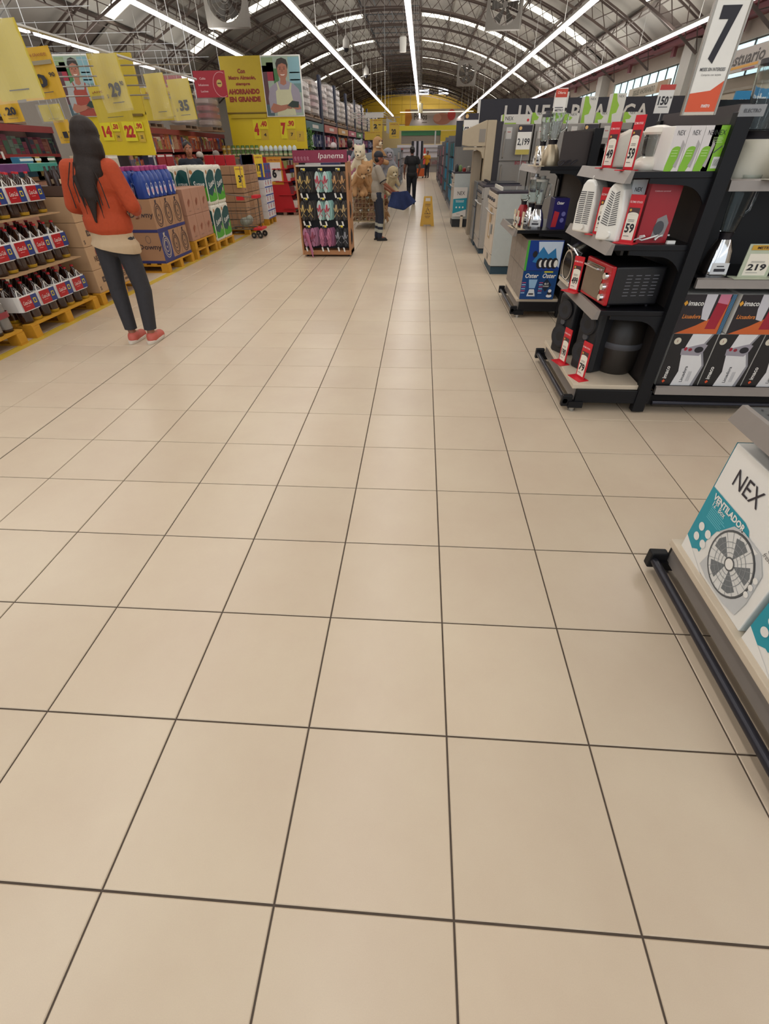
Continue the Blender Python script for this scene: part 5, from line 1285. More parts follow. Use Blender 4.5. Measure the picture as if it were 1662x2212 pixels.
# ---------------------------------------------------------------- wire cage of teddies
t = thing('wire_bin', 'wire cage bin full of plush toys behind the sandal display', 'bin', (-1.15, 12.5, 0), 0)
WM = M('a89878', .4, .5)
def wiregrid(a, b, z0, z1, n, k):
    m = MB(); a = Vector(a); b = Vector(b)
    for i in range(n + 1): q = a.lerp(b, i / n); m.cyl((q.x, q.y, z0), (q.x, q.y, z1), .005, n=4, mat=WM, caps=False)
    for j in range(k + 1): z = z0 + (z1 - z0) * j / k; m.cyl((a.x, a.y, z), (b.x, b.y, z), .005, n=4, mat=WM, caps=False)
    return m
for a, b in (((-.45, 0, 0), (.3, 0, 0)), ((.3, 0, 0), (.3, 1.2, 0)), ((.3, 1.2, 0), (-.45, 1.2, 0)), ((-.45, 1.2, 0), (-.45, 0, 0))):
    wiregrid(a, b, .16, .95, 9, 9).build('wire_side', WM, t)['kind'] = 'stuff'
for x in (-.45, .3):
    for y in (0, 1.2): MB().cyl((x, y, 0), (x, y, .95), .012, n=6, mat=WM).build('leg', WM, t)
MB().box(-.45, 0, .15, .3, 1.2, .17, WM).build('floor_tray', WM, t)
def plush(label, loc, col, muz, s=1.0, rz=0, tilt=0, ears='round', pose=0):
    C = M(col, .95, var=.12, scale=40, bump=.6); MZ = M(muz, .95, var=.08, scale=40)
    o = thing('plush_toy', label, 'plush toy', loc, rz); o.rotation_euler[0] = tilt; o.scale = (s, s, s)
    pr = [('e', (0, 0, .18), (.13, .11, .17)), ('e', (0, -.02, .42), (.12, .11, .11))]
    if ears == 'round': pr += [('e', (s_ * .09, 0, .51), (.04, .025, .045)) for s_ in (-1, 1)]
    else: pr += [('c', (s_ * .1, 0, .46), (s_ * .14, -.03, .34), .035, .03) for s_ in (-1, 1)]
    pr += [('c', (s_ * .1, -.03, .28), (s_ * .19, -.12, .16), .05, .04) for s_ in (-1, 1)]
    pr += [('c', (s_ * .08, -.04, .07), (s_ * .13, -.24, .05), .06, .055) for s_ in (-1, 1)]
    blob('body', pr, .022, C, o, 3)
    m = MB(); m.ell((0, -.115, .395), (.055, .05, .045), MZ, 12); m.build('muzzle', MZ, o, smooth=True)
    m = MB(); m.ell((0, -.165, .41), (.018, .012, .013), INK, 8); 
    m.build('nose', INK, o, smooth=True)
    for s_ in (-1, 1): m = MB(); m.ell((s_ * .045, -.115, .45), (.012, .01, .012), INK, 8); m.build('eye', INK, o, smooth=True)
    m = MB(); m.lathe([(.1, 0), (.112, .01), (.112, .03), (.1, .04)], (0, -.01, .315), 16, MZ, sy=.9); m.build('collar', MZ, o, smooth=True)
    return o
plush('tan plush dog with pale muzzle on the very top of the pile', (-1.02, 12.55, 1.22), 'a9825a', 'd0bfa4', .9, .9, .1, 'flop')
plush('large cream plush bear left of the pile top', (-1.3, 12.3, 1.02), 'd2c6ac', 'd8ccb4', 1.05, -.2, .3)
plush('tan plush bear lying at the left of the cage rim', (-1.42, 12.15, .88), 'b0885f', 'c8a882', 1.0, .5, .9)
plush('tan plush bear with legs hanging out at the front of the cage', (-1.2, 12.25, .72), 'b58d62', 'c8a882', 1.1, .2, .2)
plush('grey plush elephant at the right of the pile', (-.8, 12.9, .98), '8c8c92', 'a89aa0', 1.0, .4, .1, 'flop')
plush('beige plush dog at the right cage rim', (-.74, 12.4, .78), 'b0a080', 'c8bca0', .9, .6, .5, 'flop')
plush('pink plush in the far left of the pile', (-1.62, 13.1, .95), 'c98aa0', 'd8a8b8', .8, .2, .2)
plush('grey plush with pink collar behind the cream bear', (-1.45, 13.0, 1.2), '8b9096', 'c07a90', .85, .1, .1)
plush('white plush sheep between the cream bear and the top dog', (-1.16, 12.7, .84), 'cfcabb', 'b8a890', .8, .3, .3, 'flop')
for k in range(14):
    x = -1.48 + .16 * (k % 5); z = .18 + .24 * (k // 5); y = 12.7 + .12 * (k % 2)
    plush('%s plush toy inside the wire cage, %s layer, %s from the left' % (['brown', 'tan', 'dusty pink'][k % 3], ['bottom', 'middle', 'upper'][k // 5], names[k % 5]), (x, y, z), ['8a6a52', 'a5805c', '9a7868'][k % 3], 'b89c7c', .55, .2 * (k % 3 - 1), .3)
# ================================================================= BACKGROUND LEFT: shelving, posters, hanging signs
REDB = M('8e2f2c', .5)
def goods_row(parent, L, d, z, h, cols, seed, y0=.02, kind='mix'):
    rnd = random.Random(seed); m = MB(); x = -L / 2 + .03
    ms = [M(c, .5, var=.15, scale=20) for c in cols]
    while x < L / 2 - .08:
        w = rnd.uniform(.06, .16); hh = h * rnd.uniform(.6, .95); mt = ms[int(rnd.random() * len(ms))]
        n = rnd.randint(1, 3)
        for q in range(n):
            m.box(x + .004, y0, z + hh / n * q, x + w - .004, y0 + d * .7, z + hh / n * (q + 1) - .004, mt)
            if rnd.random() < .5: m.rect(FRONT(0, y0, 0), x + .015, z + hh / n * q + .02, x + w - .015, z + hh / n * (q + .7), ms[int(rnd.random() * len(ms))], .002)
        x += w
    o = m.build('packed_goods', WHITE, parent); o['kind'] = 'stuff'; return o
def shelf_unit(label, loc, rz, L, levels, h, cols, seed, beam=REDB, d=.5, topbeam=True, back='5a4038', gap=.3):
    t = thing('shelf_unit', label, 'shelving', loc, rz)
    MB().box(-L / 2, d - .03, 0, L / 2, d, h, M(back, .7)).build('back_panel', INK, t)
    for s in (-1, 1): MB().box(s * (L / 2 - .02) - .02, -.01, 0, s * (L / 2 - .02) + .02, d, h, M('3a3034', .6)).build('upright', INK, t)
    for k, z in enumerate(levels):
        s_ = MB().box(-L / 2, 0, z - .025, L / 2, d - .03, z, beam).box(-L / 2, -.012, z - .035, L / 2, .004, z + .012, beam).build('shelf', beam, t)
        zn = levels[k + 1] if k + 1 < len(levels) else h
        goods_row(s_, L, d, z, min(gap, (zn - z) - .06), cols, seed * 10 + k)
        for q in range(int(L / 1.1)): MB().rect(FRONT(0, -.014, 0), -L / 2 + .3 + q * 1.1, z - .05, -L / 2 + .36 + q * 1.1, z + .05, WHITE).build('price_tag', WHITE, s_)
    if topbeam: MB().box(-L / 2, -.03, h - .09, L / 2, .02, h, M('8a3330', .5)).build('top_beam', beam, t)
    return t
def wrapped(label, loc, rz, w, d, h, col, group=None, seed=1, col2=None):
    """stretch-wrapped bundle: lumpy stack of sacks under film"""
    rnd = random.Random(seed); t = thing('wrapped_bundle', label, 'bundle', loc, rz)
    MB().box(-w / 2, 0, 0, w / 2, d, .03, M('8a7058', .7)).box(-w / 2, .05, .03, -w / 2 + .08, d, .09, M('8a7058', .7)).box(w / 2 - .08, .05, .03, w / 2, d, .09, M('8a7058', .7)).box(-.04, .05, .03, .04, d, .09, M('8a7058', .7)).build('base_board', CARD, t)
    n = max(3, int(h / .16)); prof = []
    m = MB()
    for k in range(n):
        z = .1 + (h - .12) * k / n; zz = (h - .12) / n * .5
        dx = rnd.uniform(-.02, .02)
        m.add([], [])
        m.lathe([(w * .40, z), (w * .5, z + zz * .5), (w * .5, z + zz * 1.5), (w * .41, z + zz * 2)], (dx, d / 2, 0), 16, M(col2 if (col2 and 0 < k < n - 2) else col, .3, var=.25, scale=9, bump=.8), sy=d / w, sq=4)
    m.build('wrapped_sacks', M(col, .3), t, smooth=True)
    MB().lathe([(w * .515, .08), (w * .525, h * .5), (w * .5, h - .02), (w * .3, h + .05)], (0, d / 2, 0), 14, M('d8d4cf', .12, kind='film', alpha=.22, spec=.8), sy=d / w, sq=4).build('stretch_film', FILM, t, smooth=True)
    return t
pal_snack = ['9c4a40', 'a85a48', '8a3430', 'b88a6a', '4a5a8c', '9c9448', 'c46a34', '6a6878', 'c8b49c', 'a84840']
ang = math.atan2(-.2, 1.0)      # long shelf turned slightly from the aisle
shelf_unit('long red shelf unit of snacks behind the woman with tied hair', (-5.78, 14.0, 0), AL + .09, 7.4, [.3, .62, .94, 1.2, 1.5], 1.86, pal_snack, 5)
shelf_unit('dark red shelf unit behind the hanging yellow signs at the left edge', (-6.75, 9.0, 0), AL + .1, 3.2, [.3, .7, 1.1, 1.45], 1.85, ['3a5a44', '28303c', '6a2c3c', '20242c', '7a4a3c', '5a6a5c'], 6)
s = MB().box(-.25, 0, 0, .25, .25, 2.05, M('7a6330', .7)).build('ochre_pillar', M('7a6330', .7)); s.location = (-6.55, 7.6, 0); tag(s, 'ochre square pillar at the left edge below the hanging signs', 'pillar')
for k, (x, y, w, h, c, c2) in enumerate([(-5.75, 12.6, .7, .62, 'a89a8e', 'a89a8e'), (-5.5, 13.9, .8, .75, 'a8948c', 'a04848'), (-5.3, 15.1, .8, .8, 'a8948c', '9c4044'), (-6.9, 9.6, .7, .55, '9a9a9c', '9a9a9c')]):
    wrapped(['pale wrapped bundle on top of the snack shelf, leftmost', 'red and white wrapped sacks on top of the snack shelf', 'reddish wrapped sacks beside the yellow poster', 'grey wrapped bundle on the far left shelf'][k], (x, y, 1.865), AL, w, .4, h, c, None, k + 3, c2)
s = thing('category_sign', 'red hanging category sign left of the big yellow poster', 'sign', (-4.6, 13.0, 2.38), 0)
RS = M('a82434', .5)
MB().box(-.32, 0, 0, .36, .03, .42, RS).build('board', RS, s)
p = MB(); F = FRONT(0, 0, 0); [p.text(F, a, -.13, .3 - .1 * k, .035, w, M('e0b8b8'), z=.003) for k, (a, w) in enumerate([('Cafés', .13), ('Infusiones', .22), ('Leches', .16)])]
p.ring(F, .26, .2, .18, .2, .008, M('d8a8a8'), .002, 24, PI * .35, PI * 1.65); p.disc(F, .22, .22, .06, .06, M('c8b060'), .003); p.rect(F, .18, .21, .26, .23, M('5a4a30'), .005); p.build('print', WHITE, s)
MB().cyl((-.25, .015, .42), (-.25, .015, 2.6), .004, n=4).cyl((.28, .015, .42), (.28, .015, 2.6), .004, n=4).build('hanger_wire', STEEL, s)
s = thing('category_sign', 'narrow red hanging sign behind the hanging 29 price card', 'sign', (-4.15, 10.0, 2.0), 0)
MB().box(-.16, 0, 0, .16, .03, .45, M('8c2030', .5)).build('board', RS, s); p = MB(); p.ring(FRONT(0, 0, 0), .0, .28, .05, .06, .01, M('d0a060'), .003); p.build('print', WHITE, s)
MB().cyl((0, .015, .45), (0, .015, 2.8), .004, n=4).build('hanger_wire', STEEL, s)

# posters
YP = M('b8a01e', .5, var=.04); YP2 = M('cdb414', .5, var=.04); DR = M('8a3016', .5)
def shopkeeper(p, F, x0, y0, w, h, apron='c4c4a0', shirt='9a94a0'):
    """printed portrait: background shelves, shirt, apron, head with face, arms and tablet"""
    p.rect(F, x0, y0, x0 + w, y0 + h, M('9cae9c'), .004)
    for a, b, c, d, col in ((0, .2, .12, .85, '5a3a40'), (.12, .6, .3, .9, '9c3040'), (.28, .55, .42, .8, '4a7a4a'), (.7, .55, 1, .98, '7fa8b0'), (.8, .4, 1, .55, '6a8a88'), (0, .75, .3, .98, '8aa078'), (.0, .0, .2, .2, '4a6068'), (.72, .72, .98, .74, '3a5a48'), (.72, .6, .98, .62, '3a5a48')):
        p.rect(F, x0 + a * w, y0 + b * h, x0 + c * w, y0 + d * h, M(col), .0055)
    Q = lambda pts: [(x0 + a * w, y0 + b * h) for a, b in pts]
    SH = M(shirt); FA = M('a8705a')
    p.poly(F, Q([(.1, .05), (.08, .3), (.14, .48), (.3, .56), (.42, .6), (.62, .6), (.8, .54), (.93, .45), (.98, .25), (.95, .05)]), SH, .007)
    p.poly(F, Q([(.44, .55), (.46, .64), (.6, .64), (.61, .55), (.53, .52)]), FA, .008)
    p.poly(F, Q([(.28, .0), (.3, .42), (.36, .46), (.34, .58), (.37, .58), (.42, .45), (.66, .45), (.72, .57), (.75, .56), (.71, .42), (.8, .0)]), M(apron), .009)
    n = 20
    p.poly(F, [(x0 + (.53 + .135 * math.cos(2 * PI * k / n)) * w, y0 + (.765 + .15 * math.sin(2 * PI * k / n)) * h) for k in range(n)], FA, .0095)
    p.poly(F, Q([(.385, .78), (.37, .88), (.42, .95), (.54, .975), (.66, .94), (.69, .86), (.67, .78), (.64, .86), (.54, .885), (.44, .86)]), M('3a3430'), .0105)
    for sx in (.475, .585): p.disc(F, x0 + sx * w, y0 + .79 * h, .018 * w, .008 * h, M('2c2018'), .0115, 8); p.rect(F, x0 + (sx - .03) * w, y0 + .815 * h, x0 + (sx + .03) * w, y0 + .823 * h, M('3a2a22'), .0115)
    p.poly(F, Q([(.515, .79), (.5, .74), (.555, .74), (.54, .79)]), M('96604c'), .0112)
    p.poly(F, Q([(.46, .705), (.5, .685), (.56, .685), (.6, .705), (.53, .7)]), M('e8dcd0'), .0118)
    p.poly(F, Q([(.1, .12), (.2, .05), (.5, .1), (.66, .16), (.62, .2), (.4, .18), (.2, .22)]), FA, .0122); p.poly(F, Q([(.95, .12), (.85, .1), (.72, .13), (.74, .18), (.9, .2)]), FA, .0122)
    for k in range(4): p.poly(F, Q([(.56 + .03 * k, .19), (.585 + .03 * k, .19), (.61 + .03 * k, .12), (.59 + .03 * k, .115)]), M('8c5844'), .0128)
    p.poly(F, Q([(.58, .18), (.72, .26), (.9, .24), (.88, .14), (.7, .14)]), M('2a3a34'), .0134)
t = thing('promo_poster', 'big yellow poster with slogan and smiling shopkeeper photo over prices 4.40 and 7.90', 'poster', (-4.2, 16.0, 0), 0)
MB().box(-1.1, 0, 1.5, 1.0, .03, 2.3, YP2).build('price_board', YP2, t)
MB().box(-1.1, -.01, 2.27, -.02, .03, 3.36, YP).build('slogan_board', YP, t)
MB().box(-.02, -.02, 2.18, 1.0, .03, 3.36, WHITE).build('photo_board', WHITE, t)
MB().box(-1.1, -.025, 2.25, -.02, -.01, 2.28, M('6a5410')).box(-1.02, -.03, 2.16, -.05, -.005, 2.24, YP).build('rail', YP, t)
for x in (-1.0, .9): MB().cyl((x, .05, 0), (x, .05, 2.0), .02, n=8, mat=STEEL).build('leg', STEEL, t)
p = MB(); F = FRONT(0, -.012, 0)
for a, z, h_, w_, b_ in (('Con', 3.08, .09, .2, .045), ('Metro Almacén,', 2.95, .09, .72, .045), ('siempre', 2.83, .075, .38, .045), ('AHORRANDO', 2.69, .11, .84, .07), ('EN GRANDE', 2.54, .11, .84, .07)): p.text(F, a, -.56, z, h_, w_, DR, bold=b_)
p.build('lettering', DR, t)
p = MB(); shopkeeper(p, FRONT(0, -.022, 0), .0, 2.2, .98, 1.14); p.build('print', WHITE, t)
def pcard(parent, x, z, big, small, old, s=1.0, yy=0, bc=None):
    m = MB(); F = FRONT(0, yy, 0)
    wb = .17 * s * len(big)
    m.fbox(F, x - wb, z - .24 * s, x, z + .17 * s, 0, .012, M('d6c820', .4)); m.text(F, big, x - wb / 2, z - .03 * s, .26 * s, wb * .8, M('b02a1c'), bold=.06, z=.014)
    m.fbox(F, x + .005, z - .03 * s, x + .24 * s, z + .17 * s, 0, .012, M('d6c820', .4)); m.text(F, small, x + .125 * s, z + .08 * s, .12 * s, .18 * s, M('b02a1c'), bold=.05, z=.014)
    m.rect(F, x + .03, z - .26 * s, x + .22 * s, z - .05 * s, M('c0a030'), .003); m.text(F, old, x + .13 * s, z - .15 * s, .07 * s, .07 * s, INK, bold=.04, z=.004)
    m.build('price_plate', YELLOW, parent)
pcard(t, -.28, 1.96, '4', '.40', '4'); pcard(t, .47, 1.96, '7', '.90', '7')
MB().rect(FRONT(0, -.001, 0), .72, 1.66, .93, 1.88, M('c0a030')).text(FRONT(0, -.002, 0), '7', .82, 1.78, .07, .04, INK).build('print', INK, t)
t = thing('promo_poster', 'yellow poster with apron photo over prices 14.50 and 22.90, left behind the signs', 'poster', (-5.0, 9.5, 0), 0)
MB().box(-.62, 0, 1.43, .49, .03, 1.98, YP2).build('price_board', YP2, t)
MB().box(-.2, -.01, 1.95, .49, .03, 2.66, YP).build('slogan_board', YP, t)
MB().box(-.75, -.02, 1.93, -.2, .03, 2.66, WHITE).build('photo_board', WHITE, t)
MB().box(-.2, -.03, 1.93, .45, -.005, 1.96, M('6a5410')).build('rail', YP, t)
for x in (-.5, .42): MB().cyl((x, .05, 0), (x, .05, 1.9), .02, n=8, mat=STEEL).build('leg', STEEL, t)
p = MB(); shopkeeper(p, FRONT(0, -.022, 0), -.74, 1.94, .53, .7, '9c4436', 'a0a4a4'); p.build('print', WHITE, t)
pcard(t, -.14, 1.76, '14', '.50', '14', .55); pcard(t, .26, 1.76, '22', '.90', '22', .6, -.01)

# jar display under the big poster
t = thing('display_table', 'table with stacked jars and cloth topped tubs under the big poster', 'table', (-4.4, 15.5, 0), 0)
MB().box(-1.1, 0, 1.30, 1.1, .5, 1.34, CARD).build('tabletop', CARD, t)
for x in (-1.0, 1.0):
    for y in (.06, .44): MB().box(x - .03, y - .03, 0, x + .03, y + .03, 1.30, CARD).build('leg', CARD, t)
for r in range(2):
    for k in range(16):
        m = MB(); x = -1.03 + k * .13; c_ = 'b08a28' if k < 2 else ('567a3a' if k < 8 else '6f8a62')
        if r == 1 and k >= 8:
            m.lathe([(.055, 0), (.062, .02), (.05, .08), (.02, .11), (0, .115)], (0, 0, 0), 12, M('c3cdca', .4))
            nm, lb = 'dome_tub', 'white domed tub, %s from the left, under the big poster' % (names[k - 8] if k < 15 else 'eighth')
        else:
            m.lathe([(.052, 0), (.056, .01), (.056, .085), (.048, .1), (.05, .104), (.05, .12), (0, .12)], (0, 0, 0), 12, M(c_, .4)); m.lathe([(.057, .03), (.057, .065)], (0, 0, 0), 12, M('c8bc90', .5))
            nm, lb = 'food_jar', '%s jar in the %s row under the big poster' % (['outermost', 'second', 'third', 'fourth', 'fifth', 'sixth', 'seventh', 'eighth', 'ninth', 'tenth', 'eleventh', 'twelfth', 'thirteenth', 'fourteenth', 'fifteenth', 'last'][k] + (' mustard' if k < 2 else ' green'), ['lower', 'upper'][r])
        o = m.build(nm, WHITE, smooth=True); o.location = (-4.4 + x, 15.58, 1.341 + r * .125 + .0); tag(o, lb, 'jar', 'jars under the big poster')
# hanging wire rack and sleeved price sheets at the upper left
t = thing('hanging_rail', 'grey overhead wire rail holding the yellow price sheets', 'rail', (-3.6, 4.0, 2.36), 0)
MB().tube([(0, 0, 0), (0, 5.6, 0)], .016, 6, STEEL).build('rail', STEEL, t)
for k in range(4): MB().tube([(-.9, 3.1, -.1 - .085 * k), (.9, 3.1, -.1 - .085 * k)], .007, 5, STEEL).build('cross_wire', STEEL, t)
for q in (.5, 1.0, 1.5, 2.0, 2.6, 3.0, 3.5): MB().tube([(-1.0, q, 0), (1.0, q, 0)], .0024, 4, STEEL).build('cross_wire', STEEL, t)
MB().tube([(-.9, 3.1, -.4), (-.9, 3.1, 1.8)], .005, 5, STEEL).tube([(.9, 3.1, -.4), (.9, 3.1, 1.8)], .005, 5, STEEL).build('hanger_wire', STEEL, t)
for k in range(2): MB().tube([(0, 1 + 4 * k, 0), (0, 1 + 4 * k, 2.6)], .005, 5, STEEL).build('hanger_wire', STEEL, t)
SH_Y = M('c0aa2c', .45, var=.06, scale=4); SH_O = M('cca024', .45, var=.06, scale=4)
def sheet(label, x, y, z0, w, h, num='', sup='', head='¡AHORRA EN GRANDE!', wav=True, tilt=0, mat=None, rz=0):
    t = thing('hanging_price_sheet', label, 'price sign', (x, y, z0), rz); t.rotation_euler[1] = tilt
    mt = mat or SH_Y
    m = MB(); n = 10
    for k in range(n):
        a0 = -w / 2 + w * k / n; a1 = a0 + w / n; f = lambda a: .012 * math.sin(a / w * 7 + x * 5)
        m.add([(a0, f(a0), 0), (a1, f(a1), 0), (a1, f(a1) * .3, h), (a0, f(a0) * .3, h), (a0, f(a0) + .002, 0), (a1, f(a1) + .002, 0), (a1, f(a1) * .3 + .002, h), (a0, f(a0) * .3 + .002, h)], [(0, 1, 2, 3), (7, 6, 5, 4), (0, 4, 5, 1), (3, 2, 6, 7)], mt)
    m.build('paper_sheet', mt, t, smooth=True)
    p = MB(); F = FRONT(0, -.014, 0)
    if head: p.text(F, head, 0, h * .84, h * .07, w * .8, M('8a4a20'))
    if head: p.rect(F, -w * .46, h * .66, w * .46, h * .74, M('8f8468'))
    if num: p.text(F, num, w * .05, h * .36, h * .27, w * .14 * (1.2 + len(num)), INK, bold=.05); p.text(F, 'S/', -w * .3, h * .26, h * .07, w * .08, DGREY)
    if sup: p.text(F, sup, w * .36, h * .46, h * .09, w * .14, INK, bold=.03)
    p.rect(F, -w * .2, h * .12, w * .25, h * .135, DGREY)
    p.build('print', INK, t)
    if wav:
        m = MB(); nx, nz = 8, 8; W2 = w * 1.06; rnd = random.Random(int(x * 100) + 7); g_ = [[rnd.uniform(-.012, .012) for _ in range(nx + 1)] for _ in range(nz + 1)]
        vs = [(-W2 / 2 + W2 * i / nx, -.035 + g_[j][i], -.02 + (h * 1.18) * j / nz) for j in range(nz + 1) for i in range(nx + 1)]
        m.add(vs, [(j * (nx + 1) + i, j * (nx + 1) + i + 1, (j + 1) * (nx + 1) + i + 1, (j + 1) * (nx + 1) + i) for j in range(nz) for i in range(nx)])
        m.build('plastic_sleeve', FILM, t, smooth=True)
    m = MB()
    for s_ in (-1, 1): m.tube([(s_ * w * .4, 0, h), (s_ * w * .4, 0, h + max(.1, 2.36 - z0 - h))], .002, 4, STEEL)
    m.build('string', STEEL, t)
    return t
sheet('largest yellow sleeved sheet at the top left corner', -3.07, 4.5, 1.80, .36, .42, '', '', '', True, -.06)
sheet('yellow price sheet reading 0 with GRANDE heading, second from the left corner', -3.52, 5.5, 1.87, .40, .34, '0', '90', '¡AHORRA EN GRANDE!', False, -.06, SH_O)
sheet('yellow price sheet reading 20 cut by the left edge', -3.56, 5.0, 1.69, .2, .2, '20', '', '', False, -.05, SH_O)
sheet('small yellow sleeved sheet below the zero price sheet', -4.48, 7.0, 1.78, .27, .15, '', '', '', True, -.05)
sheet('small yellow price card reading 1 left of the standing woman', -4.40, 7.0, 1.57, .19, .22, '1', '90', '', False, -.05, SH_O)
sheet('wide yellow sheet with AHORRA heading behind the sleeved 29 sheet', -3.49, 6.6, 1.75, .42, .30, '', '', '¡AHORRA EN', False, -.05)
sheet('yellow sleeved price sheet reading 29 above the standing woman', -3.09, 6.0, 1.82, .27, .40, '29', '90', '', True, -.08)
sheet('empty yellow sleeved sheet between the 29 and 35 sheets', -3.1, 7.0, 1.80, .23, .38, '', '', '', True, -.05)
sheet('yellow sleeved price sheet reading 35 right of the empty sleeve', -2.83, 7.0, 1.77, .26, .36, '35', '', '', True, -.05)
sheet('wide yellow sheet behind the two rightmost sleeves', -3.27, 7.5, 1.79, .55, .31, '', '', 'AHORRA    EN GRANDE', False, 0)

# racks with category headers and wrapped stock, receding beyond the poster
hc = [('2f5a5c', 'teal'), ('a85a4c', 'salmon'), ('b0803a', 'orange'), ('9c4058', 'rose'), ('2f6a3c', 'green'), ('6a3058', 'plum'), ('6a3058', 'violet'), ('7c6c50', 'sand'), ('6a3058', 'mauve'), ('7a2c3c', 'wine')]
palm = [['20284c', 'c8c8c8', '3a4a8c', '28305a'], ['b03848', 'a84860', 'd8c0c0', '5c3a5c'], ['c06a30', 'c8a090', '9c3a50', 'b8b0a8'], ['a03050', '38508c', 'd0c8c0', 'c86a80'], ['c0b060', '3a3a3c', 'a8a070', 'c8a8a8'], ['6a2858', '50204a', 'b898a8', '7c3460']]
for k in range(10):
    y = 18.4 + k * 3.2; t = thing('storage_rack', 'tall rack with %s header, %s along the left row beyond the poster' % (hc[k][1], ['first', 'second', 'third', 'fourth', 'fifth', 'sixth', 'seventh', 'eighth', 'ninth', 'last'][k]), 'rack', (-3.4, y, 0), AL)
    NB = M('20263c', .5)
    for s_ in (-1, 1): MB().box(s_ * 1.5 - .05, 0, 0, s_ * 1.5 + .05, .08, 3.35, NB).build('upright', NB, t)
    MB().box(-1.5, .02, 2.18, 1.5, .9, 2.24, M('6a5a4a', .6)).build('top_deck', NB, t)
    MB().box(-1.5, .8, 0, 1.5, .84, 2.18, M('3a3444', .6)).build('back_panel', NB, t)
    HM = M(hc[k][0], .5)
    b = MB().box(-1.44, -.03, 1.94, 1.44, .0, 2.14, HM).build('header_sign', HM, t); MB().rect(FRONT(0, -.03, 0), -.5, 2.0, .5, 2.08, M('c8c0b8')).build('print', WHITE, b)
    m = MB(); rnd = random.Random(k); pl = palm[k % 6]
    for q in range(22):
        for z in (.25, .7, 1.15, 1.55):
            if rnd.random() < .12: continue
            x = -1.42 + q * .13; c_ = rnd.choice(pl); hh = rnd.uniform(.22, .33); m.box(x, -.02 + rnd.uniform(0, .1), z, x + .11, .6, z + hh, M(c_, .5)); m.rect(FRONT(0, -.022, 0), x + .02, z + hh * .3, x + .09, z + hh * .6, M(rnd.choice(pl), .5))
    m.build('packed_goods', WHITE, t)['kind'] = 'stuff'
    for q in range(2):
        wrapped('%s wrapped stock bundle on the %s rack of the left row' % (['nearer', 'farther'][q], ['first', 'second', 'third', 'fourth', 'fifth', 'sixth', 'seventh', 'eighth', 'ninth', 'last'][k]), (-3.4, y - .75 + 1.5 * q, 2.245), AL, 1.25, .8, .78 + .2 * ((k + q) % 3) * .7, ['a89c90', '9c8c80', 'a39a94'][(k + q) % 3], 'wrapped bundles on the left racks', k * 3 + q, 'a07878' if (k + q) % 4 == 1 else None)
o = MB().tube([(-3.25, 16.75, 1.98), (-3.26, 16.75, 1.5), (-3.27, 16.75, .0)], .012, 6, M('4a5a30', .8)).build('hanging_garland', WHITE)
rnd = random.Random(3); m = MB()
for k in range(420):
    z = 1.97 - 1.1 * rnd.random() ** 1.2; c_ = Vector((-3.26 + rnd.gauss(0, .045), 16.75 + rnd.gauss(0, .045), z)); a = Vector((rnd.uniform(-1, 1), rnd.uniform(-1, 1), rnd.uniform(-1, .3))).normalized() * .06; b_ = a.orthogonal().normalized() * .016
    m.add([c_, c_ + a * .5 + b_, c_ + a, c_ + a * .5 - b_], [(0, 1, 2, 3)], M(['4c7a30', '5f8c3c', '3c6428'][k % 3], .7))
m.build('leaves', WHITE, o)['kind'] = 'stuff'; tag(o, 'green leafy garland hanging right of the big yellow poster', 'garland')
# low hook racks along both sides of the far aisle
def hook_rack(label, x, y, rz, L, h, cols, seed, frame='8d9294', topc=None, endc=None):
    t = thing('hook_rack', label, 'rack', (x, y, 0), rz); rnd = random.Random(seed); FM = M(frame, .4, .4)
    MB().box(-L / 2, .3, .05, L / 2, .33, h, FM).build('back_panel', FM, t)
    for s_ in (-1, 1): MB().box(s_ * L / 2 - .02, 0, 0, s_ * L / 2 + .02, .5, h, M(endc, .5) if endc else FM).build('end_panel', FM, t)
    MB().box(-L / 2, 0, .02, L / 2, .5, .12, FM).build('base', FM, t)
    if topc: MB().box(-L / 2, -.02, h - .07, L / 2, .3, h, M(topc, .4)).build('top_band', FM, t)
    m = MB(); n = int(L / .16)
    for q in range(n):
        for r in range(4):
            z = .2 + r * (h - .3) / 4; c_ = rnd.choice(cols); x0 = -L / 2 + .03 + q * .16
            m.box(x0, .02 + rnd.uniform(0, .08), z, x0 + .12, .28, z + (h - .3) / 4 - .06, M(c_, .35)); m.cyl((x0 + .06, .3, z + (h - .3) / 4 - .04), (x0 + .06, -.03, z + (h - .3) / 4 - .03), .005, n=4, mat=CHROME)
            # the end face towards the camera carries goods too
    for r in range(4):
        for q in range(3):
            z = .2 + r * (h - .3) / 4; c_ = rnd.choice(cols); m.box(-L / 2 - .08 if rz > 0 else L / 2 + .02, .04 + q * .15, z, -L / 2 - .02 if rz > 0 else L / 2 + .08, .16 + q * .15, z + (h - .3) / 4 - .05, M(c_, .35))
    m.build('hanging_goods', WHITE, t)['kind'] = 'stuff'
    return t
lt = [('a8b8b4', '8fa8a4', 'c4ccca', '6a7a7c'), ('b8b0ac', '9c8c8c', '50485c', 'c8b8b8'), ('a85a6c', 'c8b8b8', '3a3450', 'b09098'), ('b8b0a8', '9c4040', '8c8c90', 'c8c0b8'), ('a8a8a8', '7c6c8c', 'c0b8b0', '5c5c6c')]
for k in range(5):
    hook_rack('rack of hanging goods on the left of the far aisle, %s one' % ['nearest silver', 'second red topped', 'third pinkish', 'fourth', 'farthest'][k], -1.08, 15.6 + k * 3.6, AL, 2.6, [1.4, 1.38, 1.4, 1.5, 1.5][k], lt[k], k + 20, topc=[None, '9c3030', None, None, '9c3030'][k])
